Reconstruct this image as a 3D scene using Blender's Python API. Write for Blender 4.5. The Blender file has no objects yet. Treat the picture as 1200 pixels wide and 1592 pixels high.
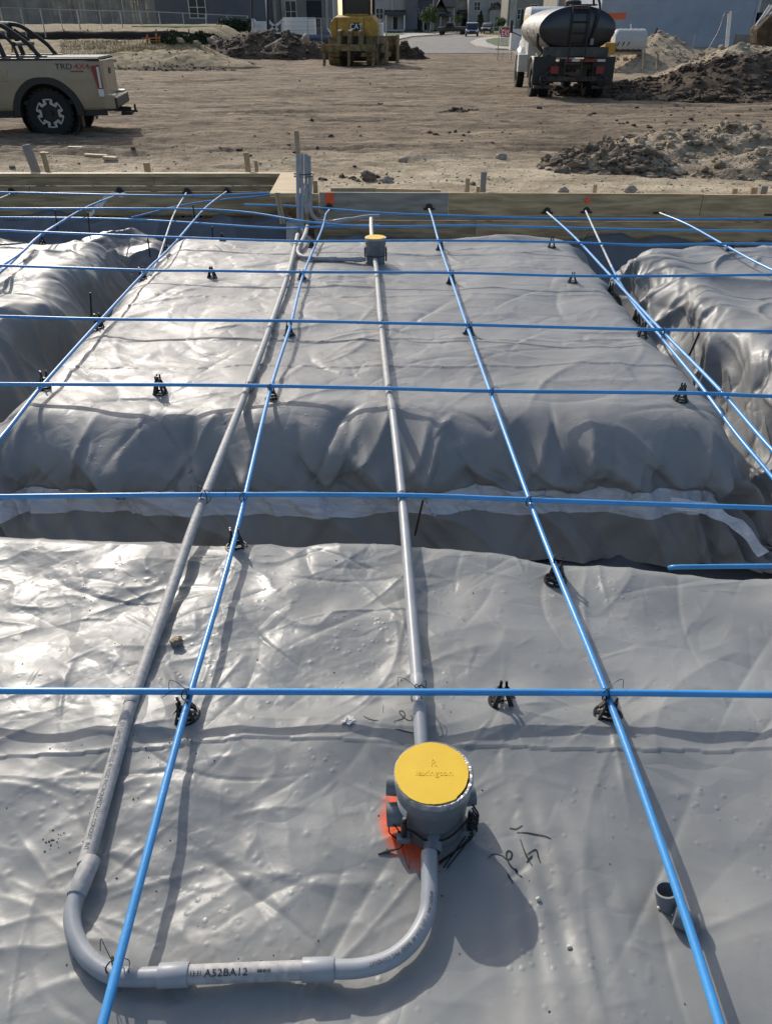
import bpy, bmesh, math, random
import numpy as np
from mathutils import Vector, Matrix
from mathutils.bvhtree import BVHTree
BV = []
R = math.radians
random.seed(7)
sc = bpy.context.scene
COL = sc.collection
# ------------------------------------------------------------------ camera
CAMH, PITCH, FPX = 1.46, R(33.04), 1150.0
cam = bpy.data.objects.new('camera', bpy.data.cameras.new('camera'))
COL.objects.link(cam)
cam.location = (0, 0, CAMH)
cam.rotation_euler = (R(90) - PITCH, 0, 0)
cam.data.sensor_fit = 'VERTICAL'; cam.data.sensor_height = 36.0
cam.data.lens = 36.0 * FPX / 1592.0
cam.data.clip_start = 0.05; cam.data.clip_end = 2000
sc.camera = cam
# ------------------------------------------------------------------ sky and sun
SUN_EL, SUN_AZ = R(32.0), R(-27.0)          # azimuth from +Y, negative = to the left
w = bpy.data.worlds.new('World'); sc.world = w; w.use_nodes = True
nt = w.node_tree; nt.nodes.clear()
sky = nt.nodes.new('ShaderNodeTexSky'); sky.sky_type = 'NISHITA'; sky.sun_disc = False
sky.sun_elevation = SUN_EL; sky.sun_rotation = SUN_AZ
sky.air_density = 1.0; sky.dust_density = 2.5; sky.ozone_density = 0.8
bg = nt.nodes.new('ShaderNodeBackground'); bg.inputs[1].default_value = 0.15
wo = nt.nodes.new('ShaderNodeOutputWorld')
nt.links.new(sky.outputs[0], bg.inputs[0]); nt.links.new(bg.outputs[0], wo.inputs[0])
sl = bpy.data.lights.new('sun', 'SUN'); sl.energy = 3.1; sl.angle = R(0.55); sl.color = (1, .94, .85)
so = bpy.data.objects.new('sun', sl); COL.objects.link(so)
sdir = Vector((math.sin(SUN_AZ) * math.cos(SUN_EL), math.cos(SUN_AZ) * math.cos(SUN_EL), math.sin(SUN_EL)))
so.rotation_euler = sdir.to_track_quat('Z', 'Y').to_euler()
sc.view_settings.view_transform = 'Standard'; sc.view_settings.look = 'None'
sc.view_settings.gamma = 1; sc.view_settings.use_curve_mapping = False
sc.cycles.max_bounces = 5; sc.cycles.diffuse_bounces = 3; sc.cycles.glossy_bounces = 3; sc.cycles.transparent_max_bounces = 6
sc.view_settings.exposure = 0.0

# ------------------------------------------------------------------ measuring helpers (photo survey -> metres)
def ray(x, y):
    u, v = (x - 600) / FPX, (y - 796) / FPX
    return u, math.cos(PITCH) - v * math.sin(PITCH), -math.sin(PITCH) - v * math.cos(PITCH)
def G(x, y, z=0.0):
    d = ray(x, y); t = (z - CAMH) / d[2]
    return Vector((d[0] * t, d[1] * t, z))
def Q(x, y, Y):
    d = ray(x, y); t = Y / d[1]
    return Vector((d[0] * t, Y, CAMH + d[2] * t))
def sm(a, b, x):
    t = np.clip((x - a) / (b - a), 0, 1); return t * t * (3 - 2 * t)

# ------------------------------------------------------------------ noise
def perlin(x, y, seed=0):
    x = np.asarray(x, float); y = np.asarray(y, float)
    xi = np.floor(x).astype(np.int64); yi = np.floor(y).astype(np.int64)
    xf = x - xi; yf = y - yi
    def g(ix, iy):
        h = (ix * 374761393 + iy * 668265263 + seed * 974634777) & 0xffffffff
        h = ((h ^ (h >> 13)) * 1274126177) & 0xffffffff
        h = h ^ (h >> 16)
        a = (h & 0xffff) / 65536.0 * 2 * np.pi
        return np.cos(a), np.sin(a)
    def f(t): return t * t * t * (t * (t * 6 - 15) + 10)
    u, v = f(xf), f(yf)
    g00 = g(xi, yi); g10 = g(xi + 1, yi); g01 = g(xi, yi + 1); g11 = g(xi + 1, yi + 1)
    n00 = g00[0] * xf + g00[1] * yf; n10 = g10[0] * (xf - 1) + g10[1] * yf
    n01 = g01[0] * xf + g01[1] * (yf - 1); n11 = g11[0] * (xf - 1) + g11[1] * (yf - 1)
    return ((n00 * (1 - u) + n10 * u) * (1 - v) + (n01 * (1 - u) + n11 * u) * v) * 1.5
def fbm(x, y, o=4, seed=0, g=0.5):
    s = 0; a = 1; f = 1
    for i in range(o):
        s = s + a * perlin(x * f, y * f, seed + i); a *= g; f *= 2.03
    return s
def crease(x, y, seed, p=6):                      # thin ridges, like folds in film
    wx = x + 0.35 * perlin(x * 1.3, y * 1.3, seed + 50); wy = y + 0.35 * perlin(x * 1.3, y * 1.3, seed + 60)
    return np.clip(1 - np.abs(perlin(wx, wy, seed)), 0, 1) ** p
def mkfolds(seed, n, x0, x1, y0, y1, L, W, A, ang=(0, math.pi), neg=.45):
    r = random.Random(seed); out = []
    for _ in range(n):
        out.append((r.uniform(x0, x1), r.uniform(y0, y1), r.uniform(*ang), r.uniform(*L), r.uniform(*W), r.uniform(*A) * (-1 if r.random() < neg else 1), r.uniform(-1.6, 1.6)))
    return out
def folds(x, y, fl):                              # straight tension creases with a sharp crest, fading at both ends
    h = np.zeros_like(x)
    for (cx, cy, a, L, W, A, cv) in fl:
        m = (np.abs(x - cx) < 2.1 * L) & (np.abs(y - cy) < 2.1 * L)
        if not m.any(): continue
        dx = x[m] - cx; dy = y[m] - cy
        u = dx * math.cos(a) + dy * math.sin(a); v = -dx * math.sin(a) + dy * math.cos(a) + cv * u * u
        w = W * (1 + .9 * np.clip(u / L, -.8, 1.5))                 # opens out towards one end
        e = np.exp(-(u / L) ** 2 * 1.4)
        s = np.where(v > 0, np.exp(-v / w), np.exp(v / (w * .45)))   # steep on one side
        h[m] += A * e * s
    return h
def pimples(x, y, pts):
    h = np.zeros_like(x)
    for (px, py, r, a) in pts:
        m = (np.abs(x - px) < 2.6 * r) & (np.abs(y - py) < 2.6 * r)
        if m.any():
            h[m] += a * np.exp(-((x[m] - px) ** 2 + (y[m] - py) ** 2) / (r * r))
    return h

# ------------------------------------------------------------------ object helpers
def mesh_np(name, V, Fc, smooth=True):
    V = np.asarray(V, np.float32); Fc = np.asarray(Fc, np.int32)
    me = bpy.data.meshes.new(name)
    n, k = Fc.shape
    me.vertices.add(len(V)); me.vertices.foreach_set('co', V.ravel())
    me.loops.add(n * k); me.loops.foreach_set('vertex_index', Fc.ravel())
    me.polygons.add(n)
    me.polygons.foreach_set('loop_start', np.arange(0, n * k, k, dtype=np.int32))
    me.polygons.foreach_set('loop_total', np.full(n, k, np.int32))
    me.polygons.foreach_set('use_smooth', np.full(n, smooth, bool))
    me.update(calc_edges=True); me.validate()
    return me
def grid_mesh(name, P, smooth=True):              # P: (ny, nx, 3)
    ny, nx = P.shape[:2]
    i = np.arange(ny * nx).reshape(ny, nx)
    Fc = np.stack([i[:-1, :-1], i[:-1, 1:], i[1:, 1:], i[1:, :-1]], -1).reshape(-1, 4)
    return mesh_np(name, P.reshape(-1, 3), Fc, smooth)
def link(name, me, m=None, parent=None, **k):
    o = bpy.data.objects.new(name, me); COL.objects.link(o)
    if m is not None and me is not None: me.materials.append(m)
    if parent is not None: o.parent = parent
    for a, b in k.items(): o[a] = b
    return o
def tag(o, label, cat, group=None):
    o['label'] = label; o['category'] = cat
    if group: o['group'] = group
    return o
def thing(name, label, cat, loc=(0, 0, 0), rz=0, group=None, rot=None):
    o = bpy.data.objects.new(name, None); COL.objects.link(o)
    o.location = loc; o.rotation_euler = rot if rot is not None else (0, 0, rz)
    o.empty_display_size = .1
    return tag(o, label, cat, group)
class MB:
    def __init__(s): s.v = []; s.f = []
    def add(s, V, Fc):
        n = len(s.v); s.v += [tuple(p) for p in V]; s.f += [tuple(i + n for i in f) for f in Fc]; return s
    def box(s, a, b, M=None, bev=0):
        x0, y0, z0 = a; x1, y1, z1 = b
        V = [Vector(p) for p in ((x0, y0, z0), (x1, y0, z0), (x1, y1, z0), (x0, y1, z0), (x0, y0, z1), (x1, y0, z1), (x1, y1, z1), (x0, y1, z1))]
        if M is not None: V = [M @ p for p in V]
        return s.add(V, [(0, 3, 2, 1), (4, 5, 6, 7), (0, 1, 5, 4), (1, 2, 6, 5), (2, 3, 7, 6), (3, 0, 4, 7)])
    def beam(s, p, q, w, h, up=(0, 0, 1)):        # box from p to q, width w, height h
        p = Vector(p); q = Vector(q); d = (q - p); L = d.length; d.normalize()
        sx = d.cross(Vector(up)); sx = sx.normalized() if sx.length > 1e-5 else Vector((1, 0, 0)); u = sx.cross(d)
        M = Matrix((sx, d, u)).transposed().to_4x4(); M.translation = p
        return s.box((-w / 2, 0, -h / 2), (w / 2, L, h / 2), M)
    def tube(s, pts, r, n=12, cap=True, closed=False):
        pts = [Vector(p) for p in pts]; m = len(pts)
        rr = r if hasattr(r, '__len__') else [r] * m
        V = []; Fc = []; up = None
        for i, p in enumerate(pts):
            if closed: t = pts[(i + 1) % m] - pts[i - 1]
            else: t = pts[min(i + 1, m - 1)] - pts[max(i - 1, 0)]
            t.normalize()
            if up is None:
                up = Vector((0, 0, 1)) if abs(t.z) < .9 else Vector((0, 1, 0))
            a = t.cross(up).normalized(); b = a.cross(t).normalized(); up = b
            for k in range(n):
                q = 2 * math.pi * k / n
                V.append(p + a * (math.cos(q) * rr[i]) + b * (math.sin(q) * rr[i]))
        for i in range(m if closed else m - 1):
            j = (i + 1) % m
            for k in range(n):
                Fc.append((i * n + k, i * n + (k + 1) % n, j * n + (k + 1) % n, j * n + k))
        if cap and not closed:
            Fc.append(tuple(range(n - 1, -1, -1))); Fc.append(tuple((m - 1) * n + k for k in range(n)))
        return s.add(V, Fc)
    def lathe(s, prof, M=None, n=32, sx=1, sy=1, a0=0, a1=2 * math.pi):          # prof list of (r,z)
        V = []; Fc = []; full = abs(a1 - a0 - 2 * math.pi) < 1e-6; nn = n if full else n + 1
        for r_, z in prof:
            for k in range(nn):
                q = a0 + (a1 - a0) * k / n; p = Vector((r_ * math.cos(q) * sx, r_ * math.sin(q) * sy, z))
                V.append(M @ p if M is not None else p)
        for i in range(len(prof) - 1):
            for k in range(n):
                k2 = (k + 1) % nn
                Fc.append((i * nn + k, i * nn + k2, (i + 1) * nn + k2, (i + 1) * nn + k))
        return s.add(V, Fc)
    def prism(s, poly, y0, y1, M=None, axis='y'):  # poly in (x,z) extruded on y ; axis 'z': poly (x,y) extruded z
        n = len(poly)
        if axis == 'y': V = [Vector((a, y0, b)) for a, b in poly] + [Vector((a, y1, b)) for a, b in poly]
        elif axis == 'x': V = [Vector((y0, a, b)) for a, b in poly] + [Vector((y1, a, b)) for a, b in poly]
        else: V = [Vector((a, b, y0)) for a, b in poly] + [Vector((a, b, y1)) for a, b in poly]
        if M is not None: V = [M @ p for p in V]
        return s.add(V, [tuple(range(n)), tuple(range(2 * n - 1, n - 1, -1))] + [(i, i + n, (i + 1) % n + n, (i + 1) % n) for i in range(n)])
    def quad(s, *p): return s.add(p, [tuple(range(len(p)))])
    def build(s, name, m=None, parent=None, smooth=False, bev=0, **k):
        me = bpy.data.meshes.new(name); me.from_pydata([tuple(p) for p in s.v], [], s.f); me.update()
        bm = bmesh.new(); bm.from_mesh(me)
        bmesh.ops.recalc_face_normals(bm, faces=bm.faces)
        if bev:
            ed = [e for e in bm.edges if len(e.link_faces) == 2 and e.calc_face_angle(0) > .6]
            bmesh.ops.bevel(bm, geom=ed, offset=bev, segments=2, affect='EDGES', profile=.6)
        if smooth:
            for f in bm.faces: f.smooth = True
            for e in bm.edges:
                if len(e.link_faces) == 2 and e.calc_face_angle(0) > .75: e.smooth = False
        bm.to_mesh(me); bm.free()
        return link(name, me, m, parent, **k)

# ------------------------------------------------------------------ materials
def mat(name, col, rough=.6, metal=0, var=.15, vs=20, bump=0, bs=60, spec=.5, col2=None, detail=4, ds=1, coord='Object', stretch=None, coat=0):
    m = bpy.data.materials.new(name); m.use_nodes = True; n = m.node_tree; b = n.nodes['Principled BSDF']
    b.inputs['Roughness'].default_value = rough; b.inputs['Metallic'].default_value = metal
    b.inputs['Specular IOR Level'].default_value = spec
    if coat: b.inputs['Coat Weight'].default_value = coat
    tc = n.nodes.new('ShaderNodeTexCoord'); src = tc.outputs[coord]
    if stretch:
        mp = n.nodes.new('ShaderNodeMapping'); mp.inputs['Scale'].default_value = stretch
        n.links.new(src, mp.inputs[0]); src = mp.outputs[0]
    no = n.nodes.new('ShaderNodeTexNoise'); no.inputs['Scale'].default_value = vs; no.inputs['Detail'].default_value = detail
    no.inputs['Distortion'].default_value = .3 * ds
    n.links.new(src, no.inputs['Vector'])
    cr = n.nodes.new('ShaderNodeValToRGB'); n.links.new(no.outputs[0], cr.inputs[0])
    c2 = col2 if col2 else tuple(min(1, c * (1 + var)) for c in col)
    c1 = col if col2 else tuple(c * (1 - var) for c in col)
    cr.color_ramp.elements[0].position = .36; cr.color_ramp.elements[0].color = (*c1, 1)
    cr.color_ramp.elements[1].position = .64; cr.color_ramp.elements[1].color = (*c2, 1)
    n.links.new(cr.outputs[0], b.inputs['Base Color'])
    if bump:
        nb = n.nodes.new('ShaderNodeTexNoise'); nb.inputs['Scale'].default_value = bs; nb.inputs['Detail'].default_value = 5
        n.links.new(src, nb.inputs['Vector'])
        bp = n.nodes.new('ShaderNodeBump'); bp.inputs['Strength'].default_value = 1; bp.inputs['Distance'].default_value = bump
        n.links.new(nb.outputs[0], bp.inputs['Height']); n.links.new(bp.outputs[0], b.inputs['Normal'])
    return m
def film_mat(name, col, rough, orange=False, dust=.35):
    """grey polythene film: soft gloss, fine crinkle, pressed-in grit, pale dust smears"""
    m = bpy.data.materials.new(name); m.use_nodes = True; n = m.node_tree; b = n.nodes['Principled BSDF']; L = n.links.new
    geo = n.nodes.new('ShaderNodeNewGeometry'); pos = geo.outputs['Position']
    def noise(s, d=4, dist=0, vec=pos):
        q = n.nodes.new('ShaderNodeTexNoise'); q.inputs['Scale'].default_value = s; q.inputs['Detail'].default_value = d
        q.inputs['Distortion'].default_value = dist; L(vec, q.inputs['Vector']); return q.outputs[0]
    def ramp(x, a, b_, c0=(0, 0, 0, 1), c1=(1, 1, 1, 1)):
        q = n.nodes.new('ShaderNodeValToRGB'); q.color_ramp.elements[0].position = a; q.color_ramp.elements[1].position = b_
        q.color_ramp.elements[0].color = c0; q.color_ramp.elements[1].color = c1; L(x, q.inputs[0]); return q.outputs[0]
    def mix(f, a, b_):
        q = n.nodes.new('ShaderNodeMix'); q.data_type = 'RGBA'
        if isinstance(f, float): q.inputs[0].default_value = f
        else: L(f, q.inputs[0])
        for i, v in ((6, a), (7, b_)):
            if isinstance(v, tuple): q.inputs[i].default_value = v
            else: L(v, q.inputs[i])
        return q.outputs[2]
    def math_(op, a, b_=None):
        q = n.nodes.new('ShaderNodeMath'); q.operation = op
        for i, v in enumerate((a, b_)):
            if v is None: continue
            if isinstance(v, (int, float)): q.inputs[i].default_value = v
            else: L(v, q.inputs[i])
        return q.outputs[0]
    c = mix(ramp(noise(2.1, 3, .8), .35, .68), tuple(v * .93 for v in col) + (1,), tuple(v * 1.08 for v in col) + (1,))
    dustm = math_('MULTIPLY', ramp(noise(5.5, 5, 1.2), .50, .75), dust)
    c = mix(dustm, c, (.30, .285, .26, 1))
    grit = math_('MULTIPLY', ramp(noise(160, 2), .70, .74), ramp(noise(7, 3), .50, .60))
    c = mix(math_('MULTIPLY', grit, .6), c, (.12, .10, .08, 1))
    if orange:
        cx, cy = orange
        sp = n.nodes.new('ShaderNodeSeparateXYZ'); L(pos, sp.inputs[0])
        dx = math_('SUBTRACT', sp.outputs[0], cx); dy = math_('SUBTRACT', sp.outputs[1], cy)
        d = math_('SQRT', math_('ADD', math_('MULTIPLY', dx, dx), math_('MULTIPLY', dy, dy)))
        d = math_('ADD', d, math_('MULTIPLY', math_('SUBTRACT', noise(28, 6, .5), .5), .055))
        f = ramp(d, .098, .126, (1, 1, 1, 1), (0, 0, 0, 1))
        # sprayed only from the left and front side
        g = math_('ADD', math_('MULTIPLY', dx, 1.0), math_('MULTIPLY', dy, .35))
        f = math_('MULTIPLY', f, ramp(math_('ADD', g, .2), .150, .185, (1, 1, 1, 1), (0, 0, 0, 1)))
        f = math_('MULTIPLY', math_('ADD', f, math_('MULTIPLY', ramp(noise(420, 2), .60, .68), math_('MULTIPLY', f, .6))), ramp(noise(240, 3), .30, .52, (.45, .45, .45, 1)))
        c = mix(f, c, (.80, .10, .02, 1))
    L(c, b.inputs['Base Color'])
    rn = n.nodes.new('ShaderNodeMapRange'); L(noise(9, 3, .5), rn.inputs[0])
    rn.inputs[1].default_value = .3; rn.inputs[2].default_value = .7; rn.inputs[3].default_value = rough - .05; rn.inputs[4].default_value = rough + .11
    L(math_('ADD', rn.outputs[0], math_('MULTIPLY', dustm, .5)), b.inputs['Roughness'])
    b.inputs['Specular IOR Level'].default_value = .36
    # bumps: gritty pimples, fine crinkles, long soft wrinkles
    vo = n.nodes.new('ShaderNodeTexVoronoi'); vo.inputs['Scale'].default_value = 34; vo.inputs['Randomness'].default_value = 1; L(pos, vo.inputs['Vector'])
    pim = math_('MULTIPLY', ramp(vo.outputs['Distance'], .05, .24, (1, 1, 1, 1), (0, 0, 0, 1)), ramp(noise(4.5, 4, .5), .44, .66))
    vo2 = n.nodes.new('ShaderNodeTexVoronoi'); vo2.inputs['Scale'].default_value = 95; L(pos, vo2.inputs['Vector'])
    pim2 = math_('MULTIPLY', ramp(vo2.outputs['Distance'], .05, .35, (1, 1, 1, 1), (0, 0, 0, 1)), ramp(noise(11, 3), .50, .66))
    def bump(h, dist, prev=None):
        q = n.nodes.new('ShaderNodeBump'); q.inputs['Distance'].default_value = dist; q.inputs['Strength'].default_value = 1
        L(h, q.inputs['Height'])
        if prev is not None: L(prev, q.inputs['Normal'])
        return q.outputs[0]
    q = bump(math_('ADD', pim, math_('MULTIPLY', noise(60, 2), .35)), .0012); 
    def warp(s, amt):
        nn = n.nodes.new('ShaderNodeTexNoise'); nn.inputs['Scale'].default_value = s; nn.inputs['Detail'].default_value = 3; L(pos, nn.inputs['Vector'])
        va = n.nodes.new('ShaderNodeVectorMath'); va.operation = 'MULTIPLY_ADD'; L(nn.outputs['Color'], va.inputs[0]); va.inputs[1].default_value = (amt,) * 3; L(pos, va.inputs[2]); return va.outputs[0]
    for s_, dist, ms_, lo in ((5.0, .030, 2.0, .38), (13, .0095, 3.7, .47)):
        v3 = n.nodes.new('ShaderNodeTexVoronoi'); v3.feature = 'DISTANCE_TO_EDGE'; v3.inputs['Scale'].default_value = s_; L(warp(s_ * .6, 1.1 / s_), v3.inputs['Vector'])
        q = bump(math_('MULTIPLY', math_('MULTIPLY', v3.outputs['Distance'], .45), ramp(noise(ms_, 3, .5), lo, lo + .25)), dist, q)
    L(q, b.inputs['Normal'])
    return m
BOXC = Vector((.0995, 1.0, 0))
M = {}
M['film'] = film_mat('film', (.240, .247, .243), .38, orange=(BOXC.x, BOXC.y))
M['film2'] = film_mat('film_far', (.245, .247, .243), .44)
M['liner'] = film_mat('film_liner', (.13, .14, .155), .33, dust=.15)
M['blue'] = mat('blue_sheath', (.055, .30, .66), .30, var=.10, vs=6, bump=.0005, bs=40)
_m = M['blue']; _n = _m.node_tree; _b = _n.nodes['Principled BSDF']; _src = _b.inputs['Base Color'].links[0].from_socket
_g = _n.nodes.new('ShaderNodeNewGeometry')
_q = _n.nodes.new('ShaderNodeTexNoise'); _q.inputs['Scale'].default_value = 120; _q.inputs['Detail'].default_value = 6; _n.links.new(_g.outputs['Position'], _q.inputs['Vector'])
_r = _n.nodes.new('ShaderNodeValToRGB'); _r.color_ramp.elements[0].position = .60; _r.color_ramp.elements[1].position = .70; _n.links.new(_q.outputs[0], _r.inputs[0])
_q2 = _n.nodes.new('ShaderNodeTexNoise'); _q2.inputs['Scale'].default_value = 3; _q2.inputs['Detail'].default_value = 4; _n.links.new(_g.outputs['Position'], _q2.inputs['Vector'])
_r2 = _n.nodes.new('ShaderNodeValToRGB'); _r2.color_ramp.elements[0].position = .45; _r2.color_ramp.elements[1].position = .65; _r2.color_ramp.elements[0].color = (.15, .15, .15, 1); _n.links.new(_q2.outputs[0], _r2.inputs[0])
_mu = _n.nodes.new('ShaderNodeMath'); _mu.operation = 'MULTIPLY'; _n.links.new(_r.outputs[0], _mu.inputs[0]); _n.links.new(_r2.outputs[0], _mu.inputs[1])
_x = _n.nodes.new('ShaderNodeMix'); _x.data_type = 'RGBA'; _n.links.new(_mu.outputs[0], _x.inputs[0]); _n.links.new(_src, _x.inputs[6]); _x.inputs[7].default_value = (.30, .36, .40, 1); _n.links.new(_x.outputs[2], _b.inputs['Base Color'])
M['bluepale'] = mat('pale_sheath', (.38, .45, .50), .35, var=.2, vs=14)
M['pvc'] = mat('grey_pvc', (.30, .32, .345), .42, var=.08, vs=15, bump=.0002, bs=200)
M['pvcdark'] = mat('grey_pvc_box', (.15, .17, .19), .42, var=.08, vs=25)
M['pvcdust'] = mat('dusty_pvc', (.30, .305, .31), .6, col2=(.44, .43, .41), vs=70, bump=.0002, bs=260, detail=6)
M['black'] = mat('black_plastic', (.012, .012, .013), .42, var=.2)
M['wire'] = mat('black_wire', (.015, .014, .013), .5, metal=.3)
M['yellow'] = mat('yellow_cover', (.80, .52, .028), .55, var=.04, vs=14, bump=.0002, bs=120)
M['foil'] = mat('clear_tape', (.30, .31, .32), .32, metal=.15, var=.3, vs=60, bump=.001, bs=90)
M['steel'] = mat('zinc_steel', (.45, .45, .45), .35, metal=.9)
M['wood'] = mat('form_lumber', (.40, .29, .155), .7, col2=(.54, .42, .25), vs=5, stretch=(1, 8, 8), bump=.001, bs=30)
M['woodgrey'] = mat('used_lumber', (.25, .185, .11), .75, col2=(.45, .34, .20), vs=4, stretch=(1, 7, 7), bump=.0015, bs=24)
M['stake'] = mat('stake_wood', (.30, .22, .14), .8, col2=(.42, .33, .21), vs=30, stretch=(3, 3, .4), bump=.001)
M['stakegrey'] = mat('grey_stake_wood', (.20, .19, .18), .8, col2=(.27, .26, .24), vs=30, stretch=(3, 3, .4))
M['orangetape'] = mat('orange_paint', (.85, .11, .03), .6)
M['ink'] = mat('black_ink', (.012, .012, .012), .5)
M['ink2'] = mat('grey_ink', (.05, .05, .055), .6)
M['stone'] = mat('pale_stone', (.32, .28, .22), .85, var=.3, vs=40, bump=.004, bs=80)
M['chip'] = mat('white_chip', (.62, .58, .50), .8)
M['clodd'] = mat('dark_clod', (.040, .026, .016), .95, col2=(.105, .073, .045), vs=9, bump=.02, bs=25)
M['clod'] = mat('brown_clod', (.095, .073, .052), .95, col2=(.20, .158, .112), vs=9, bump=.02, bs=25)
M['mound'] = mat('dark_mound', (.040, .027, .017), .95, col2=(.11, .077, .048), vs=1.8, bump=.10, bs=5, detail=9)
M['tan'] = mat('tan_gravel', (.28, .22, .145), .95, col2=(.44, .36, .25), vs=3, bump=.08, bs=14, detail=9)
M['strawsoil'] = mat('straw_soil', (.20, .15, .085), .95, col2=(.36, .285, .165), vs=2.5, bump=.05, bs=18, detail=9)
M['tan2'] = mat('tan_spoil', (.20, .155, .105), .95, col2=(.40, .33, .235), vs=3, bump=.04, bs=24, detail=9)
def translucent(name, col, alpha, rough=.25):
    m = bpy.data.materials.new(name); m.use_nodes = True; n = m.node_tree; b = n.nodes['Principled BSDF']
    b.inputs['Base Color'].default_value = (*col, 1); b.inputs['Roughness'].default_value = rough
    no = n.nodes.new('ShaderNodeTexNoise'); no.inputs['Scale'].default_value = 6; no.inputs['Detail'].default_value = 5; no.inputs['Distortion'].default_value = 1.5
    mr = n.nodes.new('ShaderNodeMapRange'); mr.inputs[1].default_value = .35; mr.inputs[2].default_value = .7
    mr.inputs[3].default_value = alpha - .1; mr.inputs[4].default_value = min(1, alpha + .15)
    n.links.new(no.outputs[0], mr.inputs[0]); n.links.new(mr.outputs[0], b.inputs['Alpha'])
    bp = n.nodes.new('ShaderNodeBump'); bp.inputs['Distance'].default_value = .01; n.links.new(no.outputs[0], bp.inputs['Height']); n.links.new(bp.outputs[0], b.inputs['Normal'])
    return m
M['clear'] = translucent('clear_film', (.74, .78, .84), .66)
M['clear2'] = translucent('milky_film', (.7, .72, .74), .75)

# ------------------------------------------------------------------ ground
def base_z(x, y):
    x = np.asarray(x, float); y = np.asarray(y, float)
    z = np.interp(y, [7, 9, 16, 27, 40, 50, 60, 76, 140, 600], [-.10, -.12, -.22, -.36, -.34, -.28, -.24, -.14, .62, 6.1])
    zl = np.interp(y, [48, 58, 61.0, 61.8, 65, 65.7, 78, 140, 600], [-.29, .92, .95, .35, .35, 1.42, 1.95, 2.2, 6.3])
    wl = sm(-10.5, -14.5, x + .6 * np.sin(y * .4)); z = z * (1 - wl) + zl * wl
    zr = np.interp(y, [44, 56, 64, 140, 600], [-.32, .12, .36, .8, 6.1])
    wr = sm(12, 15.5, x) * (y > 44); z = z * (1 - wr) + zr * wr
    return z
def ground_z(x, y):
    z = base_z(x, y)
    x = np.asarray(x, float); y = np.asarray(y, float)
    road = sm(-1.5, .5, x) * sm(70, 75, y)
    amp = (1 - road) * (.25 + .75 * sm(8, 12, y)) * (1 - .6 * sm(90, 140, y))
    n = .055 * fbm(x * .35, y * .55, 4, 3) + .020 * fbm(x * 2.2, y * 2.8, 4, 9)
    rut = .030 * np.clip(fbm(x * .25 + 3, y * 1.5, 3, 21), -1, 1)
    trk = 0
    for (y0, sl_, ph) in ((11.9, .05, 0), (13.7, .05, .3), (16.9, -.04, 1.1), (18.6, -.04, 1.4), (21.5, .10, 2.2), (23.4, .10, 2.5), (30, -.12, .5), (32, -.12, .9), (38, .15, 1.9), (40, .15, 2.2)):
        dd_ = np.abs(y - (y0 + sl_ * x + .35 * np.sin(x * .35 + ph)))
        trk = trk - .030 * np.exp(-(dd_ / .16) ** 2) * (1 + .5 * np.sin(x * 22 + y * 9)) + .022 * np.exp(-((dd_ - .30) / .10) ** 2)
    n = n + trk * sm(9.5, 11, y) * sm(-.4, .3, perlin(x * .16, y * .2, 88)) / .8
    lump = .045 * np.clip(perlin(x * 3.1, y * 3.1, 31) - .35, 0, 1) * sm(.05, .5, perlin(x * .4, y * .5, 77))
    return z + amp * (n + rut + lump)
_T = 6.0 * 1.012 ** np.arange(420)
def on_ground(x, y):                               # where the sight line to a surveyed pixel meets the ground
    d = ray(x, y)
    f = CAMH + d[2] * _T - base_z(d[0] * _T, d[1] * _T)
    k = np.flatnonzero(f < 0); k = int(k[0]) if len(k) else len(_T) - 1
    lo, hi = _T[max(k - 1, 0)], _T[k]
    tt = np.linspace(lo, hi, 33); ff = CAMH + d[2] * tt - base_z(d[0] * tt, d[1] * tt)
    j = np.flatnonzero(ff < 0); t = tt[int(j[0])] if len(j) else hi
    return Vector((d[0] * t, d[1] * t, float(base_z(d[0] * t, d[1] * t))))

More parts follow.
